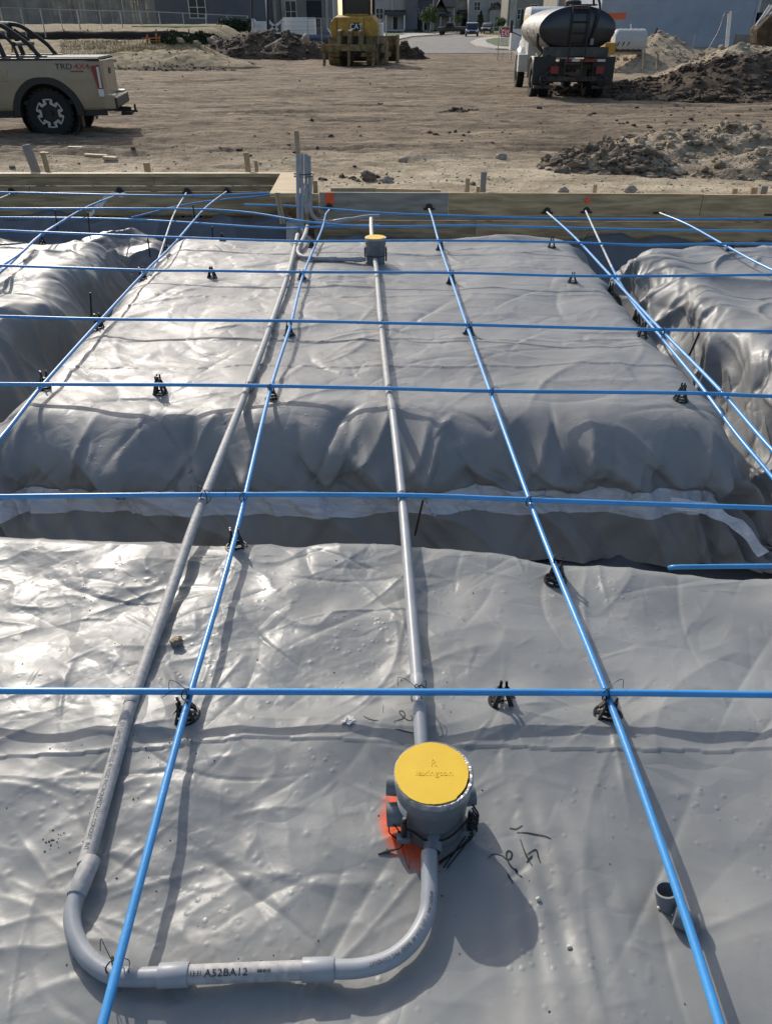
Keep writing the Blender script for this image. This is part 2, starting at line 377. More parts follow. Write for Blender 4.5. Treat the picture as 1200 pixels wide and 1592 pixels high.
def dirt_material():
    m = bpy.data.materials.new('site_dirt'); m.use_nodes = True; n = m.node_tree; b = n.nodes['Principled BSDF']; L = n.links.new
    geo = n.nodes.new('ShaderNodeNewGeometry'); pos = geo.outputs['Position']
    mp = n.nodes.new('ShaderNodeMapping'); mp.inputs['Scale'].default_value = (1, 2.2, 1); L(pos, mp.inputs[0])
    def noise(s, d=6, dist=0, v=pos):
        q = n.nodes.new('ShaderNodeTexNoise'); q.inputs['Scale'].default_value = s; q.inputs['Detail'].default_value = d; q.inputs['Distortion'].default_value = dist
        q.inputs['Roughness'].default_value = .62; L(v, q.inputs['Vector']); return q.outputs[0]
    def ramp(x, a, b_, c0=(0, 0, 0, 1), c1=(1, 1, 1, 1)):
        q = n.nodes.new('ShaderNodeValToRGB'); q.color_ramp.elements[0].position = a; q.color_ramp.elements[1].position = b_
        q.color_ramp.elements[0].color = c0; q.color_ramp.elements[1].color = c1; L(x, q.inputs[0]); return q.outputs[0]
    def mix(f, a, b_):
        q = n.nodes.new('ShaderNodeMix'); q.data_type = 'RGBA'; L(f, q.inputs[0])
        for i, v in ((6, a), (7, b_)):
            if isinstance(v, tuple): q.inputs[i].default_value = v
            else: L(v, q.inputs[i])
        return q.outputs[2]
    def mt(op, a, b_):
        q = n.nodes.new('ShaderNodeMath'); q.operation = op
        for i, v in enumerate((a, b_)):
            if isinstance(v, (int, float)): q.inputs[i].default_value = v
            else: L(v, q.inputs[i])
        return q.outputs[0]
    sp = n.nodes.new('ShaderNodeSeparateXYZ'); L(pos, sp.inputs[0]); Xc, Yc = sp.outputs[0], sp.outputs[1]
    mud = mix(ramp(noise(.45, 8, .6, mp.outputs[0]), .38, .62), (.140, .106, .071, 1), (.262, .203, .137, 1))
    mud = mix(ramp(noise(1.6, 8, 1.0, mp.outputs[0]), .58, .72), mud, (.43, .35, .25, 1))
    mud = mix(ramp(noise(3.5, 6, .5), .56, .68), mud, (.085, .065, .048, 1))
    ms = n.nodes.new('ShaderNodeMapping'); ms.inputs['Scale'].default_value = (.35, 2.4, 1); L(pos, ms.inputs[0])
    mud = mix(ramp(noise(1.1, 7, .8, ms.outputs[0]), .52, .66), mud, (.37, .29, .20, 1))
    mud = mix(ramp(noise(1.7, 6, .6, ms.outputs[0]), .30, .42, (1, 1, 1, 1), (0, 0, 0, 1)), mud, (.10, .078, .058, 1))
    mud = mix(ramp(noise(26, 3), .58, .70), mud, (.09, .07, .052, 1))
    cal = mix(ramp(noise(1.2, 8, .8), .4, .62), (.56, .47, .33, 1), (.32, .255, .17, 1))
    # pale caliche strip outside the forms; fades into the brown haul road
    near = ramp(mt('ADD', mt('MULTIPLY', mt('SUBTRACT', Yc, 11.0), .35), mt('MULTIPLY', mt('SUBTRACT', noise(.9, 5), .5), 2.2)), .0, 1.0, (1, 1, 1, 1), (0, 0, 0, 1))
    c = mix(near, mud, cal)
    # dry straw ground far left
    lf = mt('MULTIPLY', ramp(mt('MULTIPLY', mt('ADD', Xc, mt('MULTIPLY', noise(.5, 5), 6)), -.1), .65, .95), ramp(mt('MULTIPLY', Yc, .01), .43, .48))
    straw = mix(ramp(noise(2.0, 8, .5, mp.outputs[0]), .4, .6), (.21, .165, .10, 1), (.38, .31, .19, 1))
    c = mix(lf, c, straw)
    # ditch bottom and face mixed to a very dark brown
    dd = mt('MULTIPLY', mt('MULTIPLY', ramp(mt('MULTIPLY', Yc, .01), .612, .616), ramp(mt('MULTIPLY', Yc, .01), .658, .663, (1, 1, 1, 1), (0, 0, 0, 1))), ramp(mt('MULTIPLY', Xc, -.05), .52, .64))
    c = mix(dd, c, (.03, .024, .018, 1))
    # tan fill round the gravel heaps on the right
    rf = mt('MULTIPLY', ramp(mt('ADD', mt('MULTIPLY', Xc, .05), mt('MULTIPLY', mt('SUBTRACT', noise(.4, 4), .5), .3)), .50, .58), ramp(mt('MULTIPLY', Yc, .01), .34, .40))
    c = mix(rf, c, (.36, .29, .195, 1))
    L(c, b.inputs['Base Color']); b.inputs['Roughness'].default_value = .95; b.inputs['Specular IOR Level'].default_value = .2
    bp = n.nodes.new('ShaderNodeBump'); bp.inputs['Distance'].default_value = .05; L(noise(9, 9), bp.inputs['Height'])
    b2 = n.nodes.new('ShaderNodeBump'); b2.inputs['Distance'].default_value = .018; L(noise(45, 4), b2.inputs['Height']); L(bp.outputs[0], b2.inputs['Normal'])
    L(b2.outputs[0], b.inputs['Normal'])
    return m
M['dirt'] = dirt_material()
FB = 7.98                                          # forms' outer face on the right, left one is at 9.1
def ground():
    rows = np.concatenate([8.02 * (76 / 8.02) ** np.linspace(0, 1, 560), 76 * (600 / 76) ** np.linspace(0, 1, 60)[1:]])
    u = np.linspace(-1, 1, 560); u = np.sign(u) * (np.abs(u) ** 1.15)
    Y, U = np.meshgrid(rows, u, indexing='ij')
    X = U * (Y * .78 + 6)
    left = sm(-.74, -.80, X)                        # ground starts farther out behind the left form
    Yn = Y + left * np.clip(9.12 - Y, 0, 2) * (Y < 9.12)
    Z = ground_z(X, Yn)
    Z = Z - .0
    P = np.stack([X, Yn, Z], -1)
    P[0, :, 2] = -.9                                # earth cut behind the forms
    link('ground', grid_mesh('ground', P), M['dirt'], kind='structure')
ground()
# soil under the whole slab (dark bottoms of the trenches show it)
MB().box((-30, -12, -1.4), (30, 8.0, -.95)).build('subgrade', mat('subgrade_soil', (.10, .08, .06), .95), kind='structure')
# the footing trench reaches 9.1 on the left
# ------------------------------------------------------------------ sheets
def near_edge(x):
    return np.interp(x, [-3, -1.35, -.89, -.38, 0, .26, .55, .83, 1.24, 2.0, 3], [2.14, 2.126, 2.106, 2.098, 2.085, 2.055, 1.985, 1.935, 1.90, 1.88, 1.88])
_r = random.Random(3)
PIM = []
for _ in range(400):
    x = _r.uniform(-1.4, 1.3); y = _r.uniform(.5, 2.1)
    dens = 1.0 if x < -.1 else .35
    if _r.random() > dens: continue
    PIM.append((x, y, _r.uniform(.003, .008), _r.uniform(.0006, .0022)))
for (cx, cy, s, n_) in ((-.28, .74, .12, 60), (-.25, .95, .10, 30), (-.8, 1.5, .12, 50), (-1.0, 1.75, .15, 40), (.42, .72, .09, 18), (-.75, 1.05, .08, 30)):
    for _ in range(n_):
        PIM.append((_r.gauss(cx, s), _r.gauss(cy, s * .7), _r.uniform(.003, .007), _r.uniform(.0006, .0020)))
NF = (mkfolds(51, 85, -1.4, .1, .5, 2.1, (.07, .26), (.010, .036), (.0025, .0075)) + mkfolds(52, 46, -.1, 1.4, .5, 2.1, (.12, .36), (.020, .06), (.002, .0075), (.2, 1.5))
      + mkfolds(53, 240, -1.4, 1.4, .5, 2.1, (.015, .07), (.005, .013), (.0008, .0026)))
for (_cx, _cy) in ((-.49, 1.28), (.29, 1.30), (.555, 1.28), (.45, 1.85), (-.49, 1.98), (.10, 1.0), (-.62, .80)):      # creases radiating from whatever presses on the film
    _q = random.Random(int(_cx * 100 + _cy * 10))
    for _k in range(7):
        _a = _q.uniform(0, 6.28); _l = _q.uniform(.04, .12); NF.append((_cx + math.cos(_a) * (.04 + _l), _cy + math.sin(_a) * (.04 + _l), _a, _l, _q.uniform(.006, .014), _q.uniform(.002, .005), 0))
def near_h(x, y):
    left = sm(.45, -.35, x)
    h = .019 * perlin(x * 2.3, y * 2.6, 1) + .008 * perlin(x * 5.1 + .5 * y, y * 4.4, 2) + .0015 * perlin(x * 10 + 2 * y, y * 11, 6) + .020 * np.exp(-((y - 1.24) / .13) ** 2)
    # long diagonal sags on the right
    a = .8; xr = x * math.cos(a) + y * math.sin(a); yr = -x * math.sin(a) + y * math.cos(a)
    h += .017 * perlin(xr * 1.8, yr * 4.2, 5) * (1 - .5 * left) + .005 * crease(xr * 1.7, yr * 3.6, 7, 2) * (1 - left)
    h += (.0045 * left + .001) * crease(x * 3.4, y * 5.5, 11, 4)
    h += (.0016 * left) * crease(x * 6 + y * 2, y * 7, 14, 4)
    h += (.0005 * left + .0002) * fbm(x * 14, y * 17, 2, 17)
    h += .0009 * left * crease(x * 20, y * 26, 19, 3) * sm(0, .4, perlin(x * 3, y * 3, 33))
    h += folds(x, y, NF)
    # sharp fold line right across the sheet
    yl = np.interp(x, [-1.4, -.73, -.33, .16, .6, 1.0, 1.4], [1.13, 1.165, 1.205, 1.19, 1.165, 1.175, 1.21]) + .004 * perlin(x * 9, 0 * x, 23)
    d = y - yl
    h += .0036 * np.where(d > 0, np.exp(-d / .012), -.15 * np.exp(d / .010)) * (.35 + .65 * sm(-.1, .2, np.abs(x - .0)))
    # soft vertical drape marks beside the marker note
    m = np.exp(-((y - .80) / .20) ** 2) * np.exp(-((x - .33) / .12) ** 2)
    h += .0025 * m * np.sin(x * 110 + 2 * perlin(x * 7, y * 2, 29))
    # hollow in front of the floor box
    h -= .012 * np.exp(-((x - .14) ** 2 + (y - .78) ** 2) / .03)
    h += pimples(x, y, PIM)
    # sit flat where conduits and box rest
    flat = 1 - .75 * np.exp(-((x - BOXC.x) ** 2 + (y - BOXC.y) ** 2) / .012)
    return h * flat
def near_surface(X, V):
    """X across, V distance along the sheet; rolls over the trench edge"""
    e = near_edge(X) + .012 * perlin(X * 3, X * 0, 41); rad = .085
    d = V - (e - rad)
    th = np.clip(d / rad, 0, R(84)); ddown = np.clip(d - rad * R(84), 0, None)
    y = np.where(d < 0, V, e - rad + rad * np.sin(th) + ddown * math.cos(R(84)))
    z = np.where(d < 0, 0, -rad * (1 - np.cos(th)) - ddown * math.sin(R(84)))
    h = near_h(X, np.minimum(V, 2.6)); side = np.clip(th / R(84), 0, 1)
    fold = side * .02 * (crease(X * 2.6, V * .5, 44, 4) - .4)
    n = h * (1 - .4 * side) + fold
    return np.stack([X, y + n * np.sin(th), z + n * np.cos(th)], -1)
def near_sheet():
    xs = np.concatenate([np.linspace(-3.2, -1.42, 40)[:-1], np.arange(-1.42, 1.42, .0046), np.linspace(1.42, 3.2, 40)[1:]])
    vs = np.concatenate([np.linspace(-1.5, .48, 40)[:-1], np.arange(.48, 2.20, .0046), np.linspace(2.2, 2.85, 50)[1:]])
    V, X = np.meshgrid(vs, xs, indexing='ij')
    o = link('plastic_sheet', grid_mesh('plastic_sheet', near_surface(X, V)), M['film'])
    return tag(o, 'grey plastic sheet nearest the camera, under the yellow lidded floor box', 'plastic sheet')
NEAR = near_sheet()
def near_z(x, y): return float(near_h(np.array([x]), np.array([y]))[0])
# --- raised pads: sheet unfolded over a rounded block
def pad_surface(U, V, core, rad, slope, depth, seed, amp=1.0, frontfold=1.0, topz=0.0):
    x0, x1, y0, y1 = core
    qx = np.clip(U, x0, x1); qy = np.clip(V, y0, y1)
    dx = U - qx; dy = V - qy; d = np.sqrt(dx * dx + dy * dy); ds = np.maximum(d, 1e-6); nx = dx / ds; ny = dy / ds
    th = np.clip(d / rad, 0, slope); dd = np.clip(d - rad * slope, 0, None)
    maxd = depth / math.sin(slope)
    fx = rad * np.sin(th) + np.minimum(dd, maxd) * math.cos(slope) + np.clip(dd - maxd, 0, None)
    fz = -rad * (1 - np.cos(th)) - np.minimum(dd, maxd) * math.sin(slope)
    X = qx + nx * fx; Y = qy + ny * fx; Z = topz + fz
    h = .024 * perlin(U * 1.3, V * 1.5, seed) + .010 * perlin(U * 3.3, V * 3.0, seed + 1)
    h += .006 * crease(U * 1.9, V * 3.2, seed + 2, 2) + .0006 * fbm(U * 9, V * 12, 2, seed + 4)
    # perimeter coordinate for gathers
    s = U * 1.0 + V * .0; s = np.where(np.abs(nx) > np.abs(ny), V, U) + .5 * np.arctan2(ny, nx) * d
    side = sm(0, rad * slope * 1.1, d)
    wv = .15 * perlin(s * 2.1, d * 2.0, seed + 7)
    g = crease((s + wv) * 1.9, d * .9, seed + 8, 3) * .055 + crease((s + wv) * 4.3, d * 1.4, seed + 9, 4) * .028 + .05 * perlin(s * 1.4, d * 1.7, seed + 10)
    g = (g - .04) * side * amp * frontfold
    corner = np.clip(np.minimum(np.abs(nx), np.abs(ny)) * 2.4, 0, 1) * side
    g += corner * .05 * np.sin(s * 26 + 3 * perlin(s * 3, d * 2, seed + 12)) * sm(.1, .5, d)
    nn = h * amp + g
    sn = np.sin(th)
    return np.stack([X + nx * nn * sn, Y + ny * nn * sn, Z + nn * np.cos(th) * .9], -1), h
CORE_C = (-1.60, 1.40, 3.09, 6.38)
CF = (mkfolds(61, 110, -1.8, 1.6, 3.1, 6.6, (.12, .42), (.022, .06), (.004, .011)) + mkfolds(62, 260, -1.8, 1.6, 3.0, 6.6, (.04, .14), (.011, .025), (.0015, .004))
      + mkfolds(64, 26, -1.7, 1.5, 3.2, 6.5, (.3, .8), (.02, .04), (.003, .006), (-.25, .25)))
FFR = mkfolds(63, 34, -1.95, 1.7, 2.72, 3.02, (.12, .28), (.022, .055), (.03, .075), (.9, 2.25), .35) + mkfolds(65, 40, -1.95, 1.7, 2.5, 3.05, (.06, .18), (.012, .025), (.010, .026), (.6, 2.5), .5)
def centre_surface(U, V):
    P, h = pad_surface(U, V, CORE_C, .24, R(70), .42, 100)
    P[..., 2] -= .06 * sm(3.16, 2.86, V) * sm(0, .3, V - 2.6)
    # scalloped drape and bulges of the front face
    d = np.clip(CORE_C[2] - V, 0, None)
    def tri(t): return 2 * np.abs(t - np.floor(t + .5)) * 2 - 1
    wu = U + .10 * perlin(U * 2.3, d * 2.5, 137); rise = sm(.0, .30, d)
    rise = rise * (1 - .8 * sm(.33, .41, d))
    b = rise * (.055 * tri(wu * 1.55 + .35 * perlin(U * .8, U * 0, 138) + d * .9) * (.6 + .6 * perlin(U * .9, U * 0, 139)) + .030 * tri(wu * 3.9 - d * 1.7 + .5 * perlin(U * 1.3, U * 0, 140)) * (.5 + perlin(U * 1.1 + 4, d * 2, 141)) + .020)
    b += .05 * np.exp(-((d - .20) / .15) ** 2) * crease(U * 1.25 + .4, d * 1.0 + U * .4, 131, 1.5)
    b += .035 * sm(.05, .25, d) * perlin(U * 4.5, d * 1.6, 133) + .012 * sm(.05, .3, d) * perlin(U * 11 + d * 6, d * 3, 134)
    P[..., 1] -= b
    P[..., 2] += folds(U, V, CF) * sm(2.9, 3.2, V)
    P[..., 1] -= folds(U, V, FFR) * sm(3.22, 3.0, V) * .8; P[..., 2] += folds(U, V, FFR) * sm(2.85, 3.1, V) * .35
    # thin long wrinkle lines running across under the cross cables
    for yy, a in ((3.62, .006), (4.02, .005), (4.85, .005), (5.5, .004)):
        ln = yy + .03 * perlin(U * 2.2, U * 0, int(yy * 100)) + .012 * perlin(U * 9, U * 0, int(yy * 100) + 1)
        q = V - ln; P[..., 2] += a * np.where(q > 0, np.exp(-q / .02), 0)
    P[..., 2] += .05 * np.exp(-((U - .95) / .35) ** 2 - ((V - 6.45) / .12) ** 2) * (V > 6.1)
    return P
def pad(name, fn, xs, ys, label):
    V, U = np.meshgrid(ys, xs, indexing='ij')
    P = fn(U, V)
    me = grid_mesh(name, P); BV.append(BVHTree.FromPolygons([v.co for v in me.vertices], [tuple(p.vertices) for p in me.polygons]))
    return tag(link(name, me, M['film2']), label, 'plastic sheet')
pad('plastic_sheet', centre_surface, np.arange(-2.45, 2.25, .0115), np.concatenate([np.arange(2.35, 4.2, .0095), np.arange(4.2, 7.2, .013)]),
    'grey plastic sheet draped over the large middle pad beyond the trench')
CORE_L = (-5.5, -2.50, 3.1, 6.40)
LFD = mkfolds(71, 70, -4.9, -2.0, 2.8, 6.8, (.14, .55), (.02, .055), (.012, .036)) + mkfolds(72, 90, -4.9, -2.0, 2.8, 6.8, (.05, .18), (.012, .03), (.003, .010))
def left_surface(U, V):
    P, h = pad_surface(U, V, CORE_L, .22, R(72), .42, 200, 1.25)
    P[..., 2] += -.05 + .04 * perlin(U * 2.1, V * 1.6, 222) + .03 * crease(U * 1.8, V * 1.5, 223, 3)
    q = folds(U, V, LFD); sd = sm(-2.6, -2.25, U); P[..., 2] += q * (1 - .7 * sd); P[..., 0] += q * sd
    P[..., 0] += .06 * perlin(V * 1.8, U * 1.2, 224) * sm(-2.7, -2.3, U)
    return P
pad('plastic_sheet', left_surface, np.arange(-4.9, -1.7, .014), np.arange(2.4, 7.2, .014),
    'crumpled grey plastic sheet over the pad at the left edge')
CORE_R = (2.22, 5.5, 2.75, 6.10)
RFD = mkfolds(81, 60, 1.9, 4.8, 2.2, 6.6, (.14, .55), (.02, .05), (.010, .032)) + mkfolds(82, 26, 1.75, 2.3, 2.3, 6.4, (.12, .3), (.025, .06), (.02, .05), (-.5, .5)) + mkfolds(83, 80, 1.9, 4.8, 2.2, 6.6, (.05, .18), (.012, .03), (.003, .009))
def right_surface(U, V):
    P, h = pad_surface(U, V, CORE_R, .24, R(72), .42, 300, 1.0, .8)
    P[..., 2] += -.02 + .03 * perlin(U * 1.9, V * 1.9, 322) + .045 * crease(U * 1.2 + V * .6, V * 1.0, 323, 3)
    side = sm(2.3, 1.95, U); q = folds(U, V, RFD); P[..., 2] += q * (1 - .7 * side); P[..., 0] -= q * side
    P[..., 0] -= side * (.12 * crease(V * 1.5, U * .8, 325, 2) - .04 + .04 * perlin(V * 2.2, U * 2, 326))
    return P
pad('plastic_sheet', right_surface, np.arange(1.45, 4.9, .013), np.arange(1.9, 6.95, .013),
    'shiny folded grey plastic sheet over the pad at the right edge')
# --- liner in the trenches and up against the forms
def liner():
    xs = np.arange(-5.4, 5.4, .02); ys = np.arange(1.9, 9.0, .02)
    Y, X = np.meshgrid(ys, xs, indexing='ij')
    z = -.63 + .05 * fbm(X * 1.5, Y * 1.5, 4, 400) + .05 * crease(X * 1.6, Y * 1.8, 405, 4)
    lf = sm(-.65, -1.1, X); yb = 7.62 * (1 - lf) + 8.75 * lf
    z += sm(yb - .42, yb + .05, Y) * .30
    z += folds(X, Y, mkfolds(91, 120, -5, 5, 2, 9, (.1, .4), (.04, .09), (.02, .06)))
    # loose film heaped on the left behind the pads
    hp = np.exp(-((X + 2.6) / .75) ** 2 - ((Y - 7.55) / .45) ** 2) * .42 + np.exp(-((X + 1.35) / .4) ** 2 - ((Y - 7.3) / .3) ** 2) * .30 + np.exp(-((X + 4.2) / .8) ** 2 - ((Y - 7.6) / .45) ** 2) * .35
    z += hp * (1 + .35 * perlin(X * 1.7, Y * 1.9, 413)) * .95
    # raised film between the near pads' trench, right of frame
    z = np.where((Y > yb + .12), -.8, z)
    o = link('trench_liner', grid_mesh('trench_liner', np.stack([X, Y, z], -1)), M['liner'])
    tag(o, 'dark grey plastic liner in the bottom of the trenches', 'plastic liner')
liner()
# --- translucent strip along the front face of the middle pad
def strip(u0, u1, dlo, dhi, name, label, m, lift=.008):
    us = np.arange(u0, u1, .012); t = np.linspace(0, 1, 14)
    T, U = np.meshgrid(t, us, indexing='ij')
    lo = dlo + .012 * perlin(U * 3, U * 0, 501) ; hi = dhi + .014 * perlin(U * 2.2, U * 0, 503)
    V = CORE_C[2] - (lo + (hi - lo) * T)
    P = centre_surface(U, V); P[..., 1] -= lift + .006 * perlin(U * 9, T * 3, 505); P[..., 2] += .003
    return tag(link(name, grid_mesh(name, P), m), label, 'plastic strip')
strip(-2.2, 1.66, .38, .51, 'plastic_strip', 'pale translucent plastic strip along the trench face of the middle pad', M['clear'])
def ribbon(pts, wd, name, label, m, cat='plastic strip', seed=1, amp=.02):
    pts = [Vector(p) for p in pts]; n = 60; out = []
    import bisect
    L = [0]
    for a, b in zip(pts, pts[1:]): L.append(L[-1] + (b - a).length)
    P = np.zeros((n, 7, 3))
    for i in range(n):
        s = L[-1] * i / (n - 1); k = min(bisect.bisect_right(L, s) - 1, len(pts) - 2); f = (s - L[k]) / max(1e-6, L[k + 1] - L[k])
        p = pts[k].lerp(pts[k + 1], f); t = (pts[k + 1] - pts[k]).normalized(); sd = t.cross(Vector((0, -.6, .8))).normalized()
        wi = wd * (1 + .15 * math.sin(i * .35 + seed))
        for j in range(7):
            q = p + sd * wi * (j / 6 - .5)
            P[i, j] = q + Vector((0, -amp * .4, amp)) * float(perlin(i * .10 + seed, j * .45, 600 + seed))
    return tag(link(name, grid_mesh(name, P), m), label, cat)

# ------------------------------------------------------------------ curves helper
def spline(pts, n=14):
    P = [Vector(p) for p in pts]; P = [2 * P[0] - P[1]] + P + [2 * P[-1] - P[-2]]; out = []
    for i in range(1, len(P) - 2):
        for k in range(n):
            t = k / n; a, b, c, d = P[i - 1], P[i], P[i + 1], P[i + 2]
            out.append(.5 * ((2 * b) + (c - a) * t + (2 * a - 5 * b + 4 * c - d) * t * t + (3 * b - a - 3 * c + d) * t ** 3))
    out.append(P[-2]); return out
CR = .0088
def cable(px, label, group, mtl='blue', r=CR, white=None, name='tendon_cable'):
    """px: list of (x, y, z) - surveyed pixel and height of the cable there"""
    pts = [G(x, y, z) if len(p) == 3 else p[0] for p in px for (x, y, z) in [p]]
    pts = spline(pts, 16)
    o = thing(name, label, 'cable', pts[0], group=group)
    L = [p - pts[0] for p in pts]
    k = len(L)
    if white:
        j = int(k * (1 - white))
        MB().tube(L[:j + 1], r, 14).build('sheath', M[mtl], o, smooth=True)
        MB().tube(L[j:], r * .93, 12).build('bare_end', M['bluepale'], o, smooth=True)
    else:
        MB().tube(L, r, 14).build('sheath', M[mtl], o, smooth=True)
    return o
CZ = .078
GT = 'blue cables running across the picture'; GL = 'blue cables running away from the camera'
cable([(-260, 1072, CZ), (0, 1074, CZ), (293, 1075, CZ), (652, 1076, CZ), (945, 1077, CZ), (1200, 1080, CZ), (1500, 1083, CZ)], 'nearest blue cable crossing the whole picture, behind the large floor box', GT)
cable([(-260, 776, CZ), (0, 772, CZ), (318, 769, CZ), (625, 770, CZ), (822, 777, CZ), (1200, 790, CZ), (1500, 798, CZ)], 'blue cross cable spanning the dark trench in front of the middle pad', GT)
cable([(-200, 594, CZ), (0, 597, CZ), (250, 598, CZ), (420, 600, CZ), (605, 604, CZ), (765, 608, CZ), (1060, 611, CZ), (1200, 616, CZ), (1400, 621, CZ)], 'blue cross cable along the front brow of the middle pad', GT)
cable([(-200, 490, CZ), (0, 492, CZ), (155, 496, CZ), (450, 499, CZ), (594, 502, CZ), (730, 505, CZ), (1000, 512, CZ), (1200, 515, CZ), (1400, 519, CZ)], 'blue cross cable over the middle of the middle pad, second beyond the trench', GT)
cable([(-150, 411, CZ), (0, 413, CZ), (222, 420, CZ), (330, 421, CZ), (470, 423, CZ), (700, 424, CZ), (889, 429, CZ), (1050, 429, CZ), (1200, 427, CZ), (1350, 426, CZ)], 'blue cross cable just in front of the small far floor box', GT)
cable([(-150, 355, CZ), (0, 358, CZ), (64, 361, CZ), (330, 371, CZ), (480, 375, CZ), (684, 374, CZ), (857, 376, CZ), (1000, 381, CZ), (1133, 379, CZ), (1350, 381, CZ)], 'blue cross cable along the far brow of the middle pad', GT)
cable([(-150, 321, CZ), (0, 324, CZ), (330, 326, CZ), (480, 345, .06), (577, 352, .04), (740, 351, .04), (1000, 357, .04), (1200, 359, .04), (1350, 360, .04)], 'sagging blue cross cable over the far trench, lower one before the forms', GT)
cable([(-150, 337, .0), (0, 338, .0), (200, 341, .0), (420, 354, .0), (480, 353, .02), (590, 350, .03)], 'blue cable sloping through the left far trench behind the pads', GT)
cable([(380, 318, .06), (470, 321, .05), (577, 330, .04), (668, 334, .03), (900, 340, .0), (1200, 340, .0), (1350, 340, .0)], 'blue cross cable hanging closest to the right form board', GT)
cable([(-150, 297, .07), (0, 299, .07), (190, 303, .07), (300, 304, .07), (425, 300, .06)], 'blue cross cable closest to the left form board', GT)
cable([(205, 338, .02), (300, 316, .04), (420, 303, .05)], 'short blue cable slanting up behind the left pad towards the form corner', GT, r=.007)
cable([(1040, 883, -.15), (1060, 881.5, -.12), (1200, 880, -.12), (1400, 878, -.12)], 'low blue cable lying in the trench at the right edge', GT)
# lengthwise
cable([(110, 1800, CZ + .0), (160, 1592, CZ - .004), (222, 1355, CZ - .01), (290, 1100, CZ - .018), (365, 838, CZ - .02), (420, 608, CZ - .018), (452, 505, CZ - .018), (472, 426, CZ - .018), (500, 358, .055), (506, 335, .06), (512, 326, .06)],
      'blue lengthwise cable left of the middle conduit, passing over the bottom left conduit bend', GL, white=.06)
cable([(1175, 1800, CZ), (1118, 1592, CZ - .004), (1040, 1350, CZ - .01), (945, 1085, CZ - .018), (862, 880, CZ - .018), (822, 776, CZ - .022), (765, 618, CZ - .018), (728, 513, CZ - .018), (700, 430, CZ - .018), (683, 380, CZ - .018), (672, 340, .06), (667, 325, .06)],
      'blue lengthwise cable in the right half, passing the empty pipe coupling', GL, white=.05)
cable([(-190, 900, .03), (0, 683, .05), (66, 600, CZ - .018), (155, 500, CZ - .018), (225, 424, CZ - .018), (270, 380, .05), (318, 325, .05), (352, 298, .07)], 'blue cable along the left edge of the middle pad', GL, white=.10)
cable([(235, 428, .03), (247, 402, .03), (270, 335, .04), (290, 300, .06)], 'thin pale cable rising to the left form from the far left pad corner', GL, mtl='bluepale', r=.007)
cable([(-300, 560, CZ - .018), (0, 415, CZ - .018), (64, 366, CZ - .018), (130, 325, .06), (185, 302, .06)], 'blue cable slanting over the crumpled left pad', GL, white=.12)
cable([(-60, 450, CZ - .018), (0, 424, CZ - .025), (60, 368, CZ - .03), (100, 343, .04)], 'second blue cable beside the one slanting over the left pad', GL)
cable([(1420, 935, .055), (1200, 700, .058), (1117, 605, .06), (1034, 520, .06), (985, 468, .06), (938, 417, .06), (893, 369, .06), (850, 330, .06)], 'double blue cable along the right edge of the middle pad, upper run', GL, white=.04)
cable([(1400, 985, -.08), (1200, 742, -.02), (1142, 672, .0), (1085, 595, .025), (1030, 528, .04), (985, 473, .045), (958, 430, .05), (932, 376, .055), (910, 328, .06)], 'blue cable crossing under its twin at the right edge of the middle pad', GL, white=.22)
cable([(1420, 520, CZ - .018), (1200, 420, CZ - .018), (1133, 385, CZ - .018), (1070, 350, .055), (1025, 331, .06)], 'blue cable slanting over the shiny right pad', GL, white=.08)
cable([(0, 299, .07), (14, 303, .05), (-60, 330, .03)], 'pale cable stub at the far left form', GL, mtl='bluepale', r=.008)

# ------------------------------------------------------------------ cable chairs
def chair_meshes():
    a = MB(); n = 28
    prof = [(.030, .0), (.037, .0), (.0375, .003), (.036, .0055), (.0315, .0055), (.030, .003)]
    a.lathe(prof + [prof[0]], n=n)
    a.box((-.034, -.003, .001), (.034, .003, .0045)); a.box((-.003, -.034, .001), (.003, .034, .0045))
    base = a
    leg = MB()                                     # one A leg: two posts meeting at the prongs, cross bars
    for sx in (-1, 1):
        leg.beam((sx * .022, .022, .004), (sx * .010, .008, .054), .012, .006, up=(sx, 0, 0))
    leg.add([(-.0225, .0225, .004), (.0225, .0225, .004), (.013, .0105, .040), (-.013, .0105, .040), (-.0225, .0195, .004), (.0225, .0195, .004), (.013, .0075, .040), (-.013, .0075, .040)], [(0, 1, 2, 3), (7, 6, 5, 4), (0, 4, 5, 1), (1, 5, 6, 2), (2, 6, 7, 3), (3, 7, 4, 0)]) if False else None
    for z, wd in ((.006, .022), (.023, .017), (.038, .014)):
        y = .022 - (z - .004) / .046 * .014
        leg.box((-wd, y - .003, z), (wd, y + .003, z + .008))
    for sx in (-1, 1):
        leg.beam((sx * .010, .008, .050), (sx * .0135, .0065, .078), .007, .005, up=(sx, 0, 0))
    saddle = MB(); saddle.box((-.011, -.010, .046), (.011, .010, .050))
    return base, leg, saddle
_b, _l, _s = chair_meshes()
proto = None
